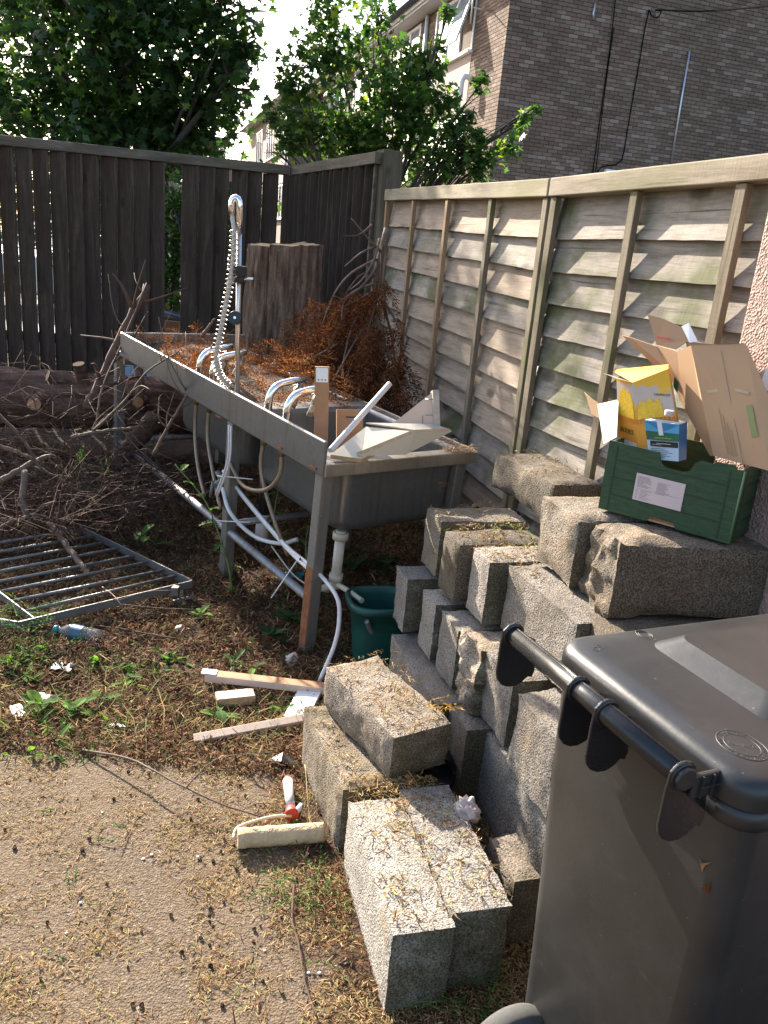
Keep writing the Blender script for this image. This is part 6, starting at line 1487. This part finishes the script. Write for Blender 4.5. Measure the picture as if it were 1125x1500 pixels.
# crumpled tissues
M_TIS = plain('tissue_paper', (0.46, 0.38, 0.355), .9, 0, .08, 20, .2)
def tissue(P, r, label, seed, squash=.6):
    vs = []; n1, n2 = 12, 16
    for i in range(n1+1):
        for k in range(n2):
            t, a = math.pi*i/n1, 2*math.pi*k/n2; d = Vector((math.sin(t)*math.cos(a), math.sin(t)*math.sin(a), math.cos(t)))
            q = r*(1+.75*noise.noise(d*1.8+Vector((seed, 0, 0)))+.5*noise.noise(d*5+Vector((0, seed, 0)))); vs.append(P+Vector((d.x*q, d.y*q, d.z*q*squash+r*.35)))
    fs = [(i*n2+k, i*n2+(k+1) % n2, (i+1)*n2+(k+1) % n2, (i+1)*n2+k) for i in range(n1) for k in range(n2)]
    tag(MB().add(vs, fs, True).build('crumpled_tissue', M_TIS), label, 'tissue')
tissue(at_g(426, 970), .030, 'crumpled white tissue on the ground beside the front sink leg', 3)
tissue(at_z(684, 1192, .215), .032, 'crumpled pinkish tissue on the pale block by the stack', 8, .9)
tissue(at_g(262, 922), .016, 'tiny crumpled white paper in the litter beyond the grille', 12)
gl = at_g(430, 842, .02); vs = []; n = 9
for i in range(n):
    for j in range(n): vs.append(gl+Vector(((i-4)*.012, (j-4)*.009, .03*noise.noise((i*.8, j*.8, 9)))))
o = MB().add(vs, [(i*n+j, (i+1)*n+j, (i+1)*n+j+1, i*n+j+1) for i in range(n-1) for j in range(n-1)], True).build('plastic_wrapper', plain('teal_wrapper', (0.02, 0.27, 0.33), .3, 0, .4, 40, .1)); tag(o, 'crumpled teal plastic wrapper under the sink', 'wrapper')
tp = at_y(250, 560, 5.75); o = MB().add([tp+Vector((.6*(i/8-.5)-.05, -.1*(j/6), -.28*(j/6-.5)+.04*noise.noise((i*.7, j*.9, 3)))) for i in range(9) for j in range(7)], [(i*7+j, (i+1)*7+j, (i+1)*7+j+1, i*7+j+1) for i in range(8) for j in range(6)], True).build('plastic_sheet', plain('blue_grey_sheet', (0.16, 0.22, 0.28), .35, 0, .3, 9, .2)); tag(o, 'blue grey plastic sheet hanging behind the far end of the sink', 'sheet')

# ================================================================== TWIGS ON THE TARMAC
limb('twig', 'long thin brown twig arched over the tarmac', 'twig', [at_g(118, 1098, .01), at_g(190, 1112, .05), at_g(260, 1148, .06), at_g(330, 1180, .04), at_g(396, 1200, .012)], .0038, .0022, M_TWIG, None, None, 2, 41, 6)
limb('twig', 'dark bent twig running down the litter beside the nearest block', 'twig', [at_g(432, 1285, .02), at_g(428, 1345, .012), at_g(437, 1380, .016), at_g(447, 1440, .012), at_g(465, 1492, .01)], .0032, .0022, M_TWIGD, None, None, 2, 42, 6)
limb('twig', 'dry upright straw leaning on the weathered block end', 'twig', [at_g(455, 1215, .01), at_g(452, 1180, .09), at_g(447, 1120, .15)], .0022, .0014, plain('straw', (0.42, 0.33, 0.16), .8), None, None, 0, 43, 5)
limb('twig', 'brown twig lying past the bottle below the grille', 'twig', [at_g(118, 914, .015), at_g(180, 922, .02), at_g(250, 934, .025), at_g(310, 940, .01)], .0042, .003, M_TWIGD, None, None, 2, 44, 6)
limb('twig', 'pale twig sticking up through the grille', 'twig', [at_g(150, 860, .02), at_g(170, 876, .09), at_g(188, 905, .05)], .0035, .002, M_TWIG, None, None, 2, 45, 5)

# ================================================================== WEEDS
M_WEED = leafmat('weed_leaf', [(0.0, (0.035, 0.075, 0.018)), (0.5, (0.07, 0.15, 0.03)), (1.0, (0.14, 0.25, 0.045))], .4, .75, .12)
M_WEEDD = leafmat('dark_weed_leaf', [(0.0, (0.018, 0.04, 0.016)), (0.5, (0.03, 0.065, 0.024)), (1.0, (0.055, 0.10, 0.03))], .35, .75, .12)
M_STEM = plain('green_stem', (0.11, 0.16, 0.05), .6, 0, .2, 20, 0)
def leaf_blade(b, p, d, up, ln, w, lobes=0, curl=.25, seed=0):
    p, d = Vector(p), Vector(d).normalized(); s = d.cross(Vector(up)).normalized(); n_ = s.cross(d); m = 12 if lobes else 7; vs = []; fs = []
    for i in range(m+1):
        u = i/m; ww = w*math.sin(math.pi*min(1, u*.93+.05))**.8
        if lobes: ww *= (1.15 if i % 2 else .32)
        c = p+d*ln*u-n_*0+Vector((0,0,-1))*curl*ln*u*u
        vs += [c-s*ww+n_*ww*.25, c, c+s*ww+n_*ww*.25]
    for i in range(m): fs += [(i*3, i*3+1, i*3+4, i*3+3), (i*3+1, i*3+2, i*3+5, i*3+4)]
    b.add(vs, fs, False)
def weed(name, label, stem, leaves, mat, lobes=0, w=.02, r=.004, seed=0, group=None):
    rr = random.Random(seed); P = smoothpath(stem, 5); t = thing(name, label, 'weed', P[0], group=group)
    if len(stem) > 1: MB().tube(P, [r*(1-.6*i/(len(P)-1)) for i in range(len(P))], 6).build('stem', M_STEM, t)
    for k in range(leaves):
        u = (k+.5)/leaves; q = P[int(u*(len(P)-1))]; a = k*2.4+seed
        a += rr.uniform(-.9, .9); d = Vector((math.cos(a), math.sin(a), rr.uniform(.05, 1.1)))
        b = MB(); ln = rr.uniform(.035, .12)*(1.2-.5*u)*(w/.02)**.4
        leaf_blade(b, q, d, (0,0,1), ln, w*rr.uniform(.7, 1.1), lobes, rr.uniform(.15, .5), k); b.build('leaf', mat, t)
    return t
weed('sow_thistle', 'tall spindly sow thistle leaning left in front of the grey rail pipe', [at_g(340, 866), at_y(334, 826, 3.5), at_y(318, 775, 3.5), at_y(298, 730, 3.5), at_y(256, 680, 3.5)], 11, M_WEED, 1, .022, .006, 2)
weed('sow_thistle', 'small sow thistle in the gap behind the middle sink leg', [at_y(400, 790, 3.5), at_y(402, 750, 3.5), at_y(408, 715, 3.5)], 6, M_WEED, 1, .016, .004, 5)
weed('sow_thistle', 'low weed beside the right end of the metal grille', [at_g(232, 800), at_y(215, 786, 3.75), at_y(200, 778, 3.75)], 5, M_WEED, 0, .022, .004, 7)
weed('cleavers', 'dark leafy weed under the near basin by the front leg', [at_g(455, 905), at_y(452, 850, 3.15), at_y(448, 800, 3.2), at_y(452, 770, 3.2)], 12, M_WEEDD, 0, .014, .003, 9)
for k, (px, py, nl, w, lb, mt) in enumerate(((430, 915, 9, .03, 'broad dock leaves growing under the sink by the front leg', M_WEEDD), (395, 935, 10, .018, 'dark low weeds between the tissue and the dock leaves', M_WEEDD), (342, 975, 8, .013, 'grassy tuft above the long chipboard strip', M_WEEDD),
        (190, 1000, 8, .018, 'bright dandelion leaves near the edge of the tarmac', M_WEED), (145, 1030, 7, .018, 'bright green weed rosette on the edge of the tarmac', M_WEED), (320, 1050, 4, .018, 'single bright green leaf under the chipboard strip', M_WEED), (60, 1040, 9, .020, 'leafy weeds at the left edge of the tarmac', M_WEED), (110, 1045, 8, .018, 'patch of bright weeds between tarmac and soil', M_WEED), (290, 905, 7, .016, 'small weed in the litter right of the grille', M_WEED), (372, 985, 5, .016, 'bright small weed just above the chipboard strip', M_WEED),
        (560, 830, 9, .035, 'shaded leafy weeds behind the green tub', M_WEEDD), (520, 835, 8, .03, 'dark leaves in the shade under the basin', M_WEEDD), (255, 590, 8, .02, 'dark green leaves under the far end of the sink', M_WEEDD), (60, 700, 7, .02, 'green leaves among the brush at the left edge', M_WEEDD))):
    p = at_g(px, py) if py > 640 else at_y(px, py, 5.2)
    weed('weed', lb, [p, p+Vector((0, 0, .03))], nl, mt, 1 if k in (3, 4) else 0, w, .003, k*3+1)
# cypress clippings
def clippings(label, spots, mat, seed, ln=(.08, .15)):
    rr = random.Random(seed); rts = []
    for (px, py, n, sp, dz) in spots:
        for q in range(n):
            p = at_g(px+rr.gauss(0, sp), py+rr.gauss(0, sp*.7), dz+rr.uniform(0, .015)); rts.append((p, (rr.gauss(0,1), rr.gauss(-.2,1), rr.gauss(.06,.12)), rr.uniform(*ln), rr.uniform(0, .015)))
    t = thing('cypress_clipping', label, 'clipping', rts[0][0])
    for k, q in enumerate(rts): sprays('spray', [q], mat, t, seed=seed+k, leaf=.008, wid=.0016)
    return t
clippings('fresh green cypress sprays by the near end of the roller', [(440, 1285, 5, 14, .01), (470, 1300, 4, 12, .01), (425, 1310, 3, 8, .01)], M_GREENF, 51)
clippings('small green cypress spray low beside the nearest block', [(475, 1410, 2, 6, .01)], M_GREENF, 52, (.06, .1))
clippings('dark green cypress bough lying at the left beside the bottle', [(60, 925, 9, 18, .03), (25, 900, 8, 16, .05), (20, 955, 9, 22, .02), (75, 895, 4, 8, .05)], M_GREENF, 53, (.12, .22))
clippings('scattered small cypress sprays in the middle of the tarmac', [(165, 1232, 1, 3, .004), (95, 1290, 1, 3, .004), (112, 1300, 1, 3, .004), (80, 1185, 1, 2, .004), (62, 1392, 1, 2, .004), (185, 1215, 1, 3, .004)], M_GREENF, 54, (.04, .07))
clippings('green cypress clippings at the foot of the blocks beside the bin wheel', [(690, 1440, 5, 12, .01), (712, 1455, 4, 10, .01), (650, 1470, 3, 12, .01)], M_GREENF, 55, (.07, .13))
t = thing('cypress_clipping', 'green cypress sprays hanging from the brush beside the far sink leg', 'clipping', at_y(120, 680, 4.2)); rr = random.Random(6)
_mt = M_GREENF
for k_, q_ in enumerate([(at_y(px+rr.gauss(0, 5), py+rr.gauss(0, 4), 4.2), (rr.gauss(.1, .15), -.2, -1), rr.uniform(.10, .2), 0) for (px, py) in ((118, 660), (118, 660), (125, 690), (146, 672), (146, 672), (152, 700), (120, 700), (112, 680), (140, 690))]): sprays('spray', [q_], _mt, t, seed=6+k_)
def on_block(px, py, z): p = at_z(px, py, z); return p
t = thing('cypress_clipping', 'pale green cypress sprays lying on the second and third upper blocks', 'clipping', at_z(770, 765, .74)); rr = random.Random(16)
_mt = M_GREENF
for k_, q_ in enumerate([(at_z(px+rr.gauss(0, 6), py+rr.gauss(0, 4), .745), (rr.gauss(0, 1), rr.gauss(0, 1), .05), rr.uniform(.05, .10), 0) for (px, py) in ((765, 768), (750, 760), (775, 775), (735, 770), (770, 800), (780, 790), (745, 790))]): sprays('spray', [q_], _mt, t, seed=16+k_, leaf=.008, wid=.0016)
t = thing('cypress_clipping', 'golden dead cypress spray on the flat brown block', 'clipping', at_z(640, 1030, .37))
_mt = leafmat('golden_spray', [(0, (.20, .12, .03)), (1, (.42, .28, .08))], .3, .8, .1)
for k_, q_ in enumerate([(at_z(px, py, .37), (rr.gauss(.4, .6), rr.gauss(-.3, .6), .12), rr.uniform(.05, .09), 0) for (px, py) in ((628, 1030), (632, 1025), (640, 1035), (650, 1030), (655, 1038), (645, 1026))]): sprays('spray', [q_], _mt, t, seed=17+k_, leaf=.009, wid=.002)

# ================================================================== NEEDLE LITTER
M_LIT = leafmat('fallen_scale_leaves', [(0.0, (0.12, 0.062, 0.026)), (0.3, (0.24, 0.14, 0.062)), (0.62, (0.35, 0.235, 0.11)), (0.86, (0.42, 0.315, 0.165)), (0.90, (0.14, 0.17, 0.05)), (1.0, (0.20, 0.23, 0.08))], .12, .85, .1)
M_LITD = leafmat('brown_leaf_litter', [(0.0, (0.05, 0.024, 0.013)), (0.4, (0.115, 0.056, 0.029)), (0.75, (0.20, 0.108, 0.058)), (0.90, (0.33, 0.21, 0.12)), (0.93, (0.07, 0.12, 0.035)), (1.0, (0.10, 0.16, 0.045))], .12, .9, .1)
def litter(name, P, Z, ln, wd, mat, seed, rise=.25):
    rng = np.random.default_rng(seed); n = len(P); a = rng.uniform(0, 2*math.pi, n); L_ = rng.uniform(ln[0], ln[1], n); W = rng.uniform(wd[0], wd[1], n)
    d = np.stack([np.cos(a), np.sin(a), rng.normal(0, rise, n)], 1)*L_[:, None]; s = np.stack([-np.sin(a), np.cos(a), rng.normal(0, .5, n)], 1)*W[:, None]
    base = np.stack([P[:, 0], P[:, 1], Z], 1); base[:, 2] += np.maximum(0, -d[:, 2])+.0012
    k = rng.normal(0, .25, n)[:, None]*np.stack([-np.sin(a), np.cos(a), np.abs(rng.normal(0, .5, n))], 1)*L_[:, None]
    mid = base+d*.5+k; end = base+d
    V = np.stack([base-s*.6, base+s*.6, mid+s, mid-s, end], 1).reshape(-1, 3); o = np.arange(n)[:, None]*5
    F = np.concatenate([o+np.array([0,1,2]), o+np.array([0,2,3]), o+np.array([3,2,4])]); ob = np_object(name, V, F, mat); return tag(ob, kind='stuff')
def clump(P, sc, seed):
    return np.array([noise.noise((x*sc, y*sc, seed))+.6*noise.noise((x*sc*2.7, y*sc*2.7, seed+3)) for x, y in P])
rng = np.random.default_rng(77)
def field(n, x0, x1, y0, y1, dens, seed, amp=2.1):
    P = np.stack([rng.uniform(x0, x1, n), rng.uniform(y0, y1, n)], 1); c = clump(P, 5.5, seed); keep = rng.random(n) < np.clip(dens(P[:, 0], P[:, 1])*(0.74+amp*c), 0, 1); return P[keep]
def edge_x(y): return -.14-(y-1.95)*.27
Pt = field(135000, -1.75, .55, .75, 2.55, lambda x, y: np.clip(.30+.42*np.clip((1.55-y)/.6, 0, 1)+.9*np.exp(-np.clip(edge_x(y)-x, 0, 9)/.16)+.3*np.exp(-np.abs(y-2.3)/.12), 0, 1), 2.0)
Zt = np.array([ground_bump(x, y) for x, y in Pt])
litter('needle_litter', Pt, Zt+rng.uniform(0, .004, len(Pt)), (.005, .024), (.0005, .0014), M_LIT, 5, .12)
Ps = field(150000, -2.6, .6, 2.2, 5.3, lambda x, y: np.clip(1.35-.16*(y-2.3), .3, 1.5), 9.0, .9)
litter('leaf_litter', Ps, np.array([ground_bump(x, y) for x, y in Ps])+rng.uniform(0, .012, len(Ps)), (.012, .045), (.0010, .0032), M_LITD, 6, .4)
Pm = field(9000, -.45, .12, 1.0, 2.4, lambda x, y: np.clip(1.1*np.exp(-np.abs(x-edge_x(y)-.10)/.09), 0, 1), 4.0)
litter('leaf_litter', Pm, np.array([ground_bump(x, y) for x, y in Pm])+rng.uniform(0, .018, len(Pm)), (.012, .04), (.0009, .0022), M_LITD, 7, .45)
Pg = field(5000, -1.9, -.25, 2.25, 2.75, lambda x, y: .6+0*x, 6.0)
litter('dry_grass', Pg, np.array([ground_bump(x, y) for x, y in Pg])+.003, (.03, .09), (.0007, .0016), leafmat('dry_grass', [(0, (.22, .16, .08)), (.7, (.42, .33, .18)), (1, (.12, .17, .04))], .3, .8, .1), 8, .5)
# low ground cover of small green leaves and grass along the tarmac edge and round the sink
gb = MB(); rr = random.Random(61); n_ = 0
for q in range(5200):
    if q % 3: x, y = rr.uniform(-1.9, .05), rr.gauss(2.62, .22)
    else: x, y = rr.uniform(-1.9, .1), rr.uniform(2.4, 4.3)
    c = noise.noise((x*3.3, y*3.3, 21))+.5*noise.noise((x*8, y*8, 5))+(.18 if x < -.75 and y < 2.8 else -.22)
    if c < .28: continue
    z = ground_bump(x, y); a = rr.uniform(0, 6.28); d = Vector((math.cos(a), math.sin(a), rr.uniform(.1, 1.4))); grass = rr.random() < .45
    leaf_blade(gb, (x, y, z), d, (rr.gauss(0, .3), rr.gauss(0, .3), 1), rr.uniform(.03, .10), .0018 if grass else rr.uniform(.004, .011), 0, rr.uniform(.1, .6)); n_ += 1
tag(gb.build('ground_cover', M_WEED), kind='stuff')
# litter lying on the block tops
tops = []; dg = bpy.context.evaluated_depsgraph_get(); bpy.context.view_layer.update()
PB_ = []; ZB_ = []
for (quad, z, n) in ((((512,1172),(600,1172),(665,1340),(575,1368)), .215, 620), (((605,1185),(690,1195),(742,1315),(668,1340)), .222, 330), (((475,975),(575,950),(655,1060),(580,1080)), .362, 560), (((446,1035),(480,1035),(545,1165),(515,1172)), .212, 260), (((650,775),(760,757),(780,790),(690,796)), .737, 420), (((694,800),(780,795),(790,825),(722,826)), .737, 260), (((730,665),(815,652),(880,690),(795,712)), .89, 380), (((626,742),(735,730),(745,752),(648,762)), .737, 160), (((510,1140),(620,1130),(690,1190),(610,1200)), .215, 900), (((745,828),(790,815),(800,850),(780,850)), .737, 60)):
    Q = [at_z(px, py, z) for (px, py) in quad]
    for k in range(int(n*1.15)):
        u, v = random.random(), random.random()
        if noise.noise((u*4.2+z*40, v*5.2+n, 3))+.5*noise.noise((u*11, v*13, z*9)) < -.05: continue
        p = Q[0].lerp(Q[1], u).lerp(Q[3].lerp(Q[2], u), v); PB_.append((p.x, p.y)); ZB_.append(z+random.uniform(.0, .006))
litter('needle_litter', np.array(PB_), np.array(ZB_), (.010, .032), (.0007, .0017), M_LIT, 15, .3)
# fallen cones on the tarmac
M_CONE = plain('fallen_cone', (0.045, 0.026, 0.016), 1.0, 0, .4, 60, .6, 200)
b = MB()
for i in range(5):
    for k in range(6):
        a = k*1.047+i*.5; c = Vector((math.cos(a), math.sin(a), 0)); z = .002+i*.0026; R_ = (.0062, .0075, .007, .0055, .003)[i]
        s = Vector((-c.y, c.x, 0))*.0032; b.add([c*.001+Vector((0,0,z)), c*R_*.8-s+Vector((0,0,z)), c*R_+Vector((0,0,z+.003)), c*R_*.8+s+Vector((0,0,z))], [(0,1,2,3)])
cone_me = b.mesh('fallen_cone', M_CONE); rr = random.Random(99)
CN = [(38,1045+133*0),]
for k in range(72):
    if k < 50: px, py = rr.uniform(0, 470), rr.uniform(1085, 1490)
    else: px, py = rr.uniform(270, 470), rr.uniform(1120, 1400)
    p = at_g(px, py)
    if p.x > edge_x(p.y)+.12: continue
    o = link('fallen_cone', cone_me, None, (p.x, p.y, ground_bump(p.x, p.y)), (rr.uniform(-.9, .9), rr.uniform(-.9, .9), rr.uniform(0, 6))); s = rr.uniform(.42, .9); o.scale = (s, s, s)
    tag(o, 'small dark fallen cone lying on the needle strewn tarmac', 'cone', 'fallen cones on the tarmac')
# small pale stones and crumbs
for k, (px, py) in enumerate(((313, 1200), (290, 1255), (210, 1258), (118, 1322), (97, 1367), (468, 1425), (150, 1190), (505, 1410), (452, 1425), (388, 1392), (222, 1252), (65, 1200))):
    p = at_g(px, py, .003); r = rr.uniform(.0025, .005); vs = []
    b = MB(); b.lathe([(0.0005, -r*.5), (r*.8, -r*.3), (r, 0), (r*.7, r*.4), (0.0005, r*.5)], 7, Matrix.Translation(p)); tag(b.build('pebble', M_PVC), 'tiny white pebble on the tarmac', 'pebble', 'white pebbles on the tarmac')

# ================================================================== SMALL MARKS ON THE BIN
for (pts, lb) in ((((1026, 1257), (1031, 1264), (1043, 1262), (1034, 1268), (1030, 1277)), 'dry orange leaf scrap stuck to the bin side'), (((1028, 1298), (1036, 1296), (1042, 1292), (1040, 1302), (1036, 1308)), 'tiny orange leaf scrap lower on the bin side')):
    P = [on_side(*p) for p in pts]; tag(MB().add(P+[on_side(pts[1][0], pts[1][1], .006)], [(0,1,5), (1,2,5), (2,3,5), (3,4,5), (4,0,5)]).build('leaf_scrap', M_ORANGE), lb, 'leaf')

# ================================================================== BEYOND THE FENCE: CAR, PLANTER, FAR FENCE
M_CARP = plain('silver_blue_car_paint', (0.42, 0.48, 0.53), .25, .3, .03, 4, 0); M_TYRE = plain('tyre', (0.02, 0.02, 0.02), .85)
def car(label, P, rz, L=4.1, W=1.7):
    t = thing('parked_car', label, 'car', P, rz)
    side = [(0, .28), (.0, .62), (.12, .82), (.95, .93), (1.55, 1.38), (2.9, 1.44), (3.75, 1.02), (L-.03, .95), (L, .55), (L-.02, .28)]
    MB().prism([(x, -W/2, z) for (x, z) in side], (0, W, 0)).build('body', M_CARP, t, world=False, bevel=.05, seg=3)
    for s in (-1, 1):
        y = s*(W/2+.004); MB().prism([(1.1, y, .95), (1.62, y, 1.33), (2.85, y, 1.37), (3.5, y, 1.02)], (0, s*.004, 0)).build('window', M_GLASS, t, world=False)
        for x in (.75, 3.25):
            w = MB().lathe([(.0, -.1), (.2, -.1), (.3, -.08), (.31, 0), (.3, .08), (.2, .1), (0, .1)], 24, Matrix.Translation((x, s*(W/2-.08), .31)) @ Matrix.Rotation(math.pi/2, 4, 'X')).build('wheel', M_TYRE, t, world=False)
            MB().lathe([(.0, -.11), (.18, -.105), (.19, .105), (0, .11)], 16, Matrix.Translation((x, s*(W/2-.08), .31)) @ Matrix.Rotation(math.pi/2, 4, 'X')).build('rim', M_GALV, w, loc=(0, 0, 0))
    MB().add([(1.0, -.66, .965), (1.0, .66, .965), (1.57, .6, 1.395), (1.57, -.6, 1.395)], [(0,3,2,1)]).build('windscreen', M_GLASS, t, world=False)
    for s in (-1, 1): MB().box(-.02, s*.5-.16, .62, .03, s*.5+.16, .74).build('headlight', M_PVC, t, world=False, bevel=.02)
    MB().box(-.03, -.26, .42, -.005, .26, .53).build('number_plate', plain('yellow_plate', (0.62, 0.42, 0.03), .5, 0, 0, 5, 0), t, world=False)
    MB().box(-.02, -.7, .28, .02, .7, .40).build('bumper', M_BLACKP, t, world=False)
    return t
cpz = at_y(2, 372, 13.0); car('pale silver blue car glimpsed through the slats at the left', (cpz.x+.2, 12.2, .34), math.radians(75))
pl = at_y(250, 474, 8.2)
tag(MB().box(pl.x-.9, 8.15, .33, pl.x+.9, 8.2, pl.z+.03).build('planter_board', M_MDF, None, bevel=.004), 'brown timber planter board seen through the gap in the slats', 'board')
tag(MB().hexa([(pl.x-.9, 8.205, .33), (pl.x+.9, 8.205, .33), (pl.x+.9, 8.9, .33), (pl.x-.9, 8.9, .33), (pl.x-.9, 8.205, pl.z+.06), (pl.x+.9, 8.205, pl.z+.06), (pl.x+.9, 8.9, pl.z+.14), (pl.x-.9, 8.9, pl.z+.14)]).build('soil', plain('planter_soil', (0.10, 0.075, 0.05), .95, 0, .4, 30, .8, 60, .01)), kind='structure')
a, c = at_y(226, 452, 8.3), at_y(274, 468, 8.22); tag(MB().tube([a, c], .012, 8).build('blue_pipe', plain('blue_pipe', (0.10, 0.19, 0.36), .4, 0, .1, 9, 0)), 'thin blue pipe lying on the planter beyond the gap', 'pipe')
ff = thing('picket_fence', 'dark picket fence among the hedge beyond the gap', 'fence', (at_y(250, 440, 9.15).x, 9.15, .33))
for k in range(13):
    x = -.75+k*.125; MB().box(x, 0, .1, x+.09, .02, 1.25+.01*(k % 3)).build('slat', M_SLAT, ff, world=False)
MB().box(-.8, .021, .9, .9, .06, .98).build('rail', M_SLAT, ff, world=False)
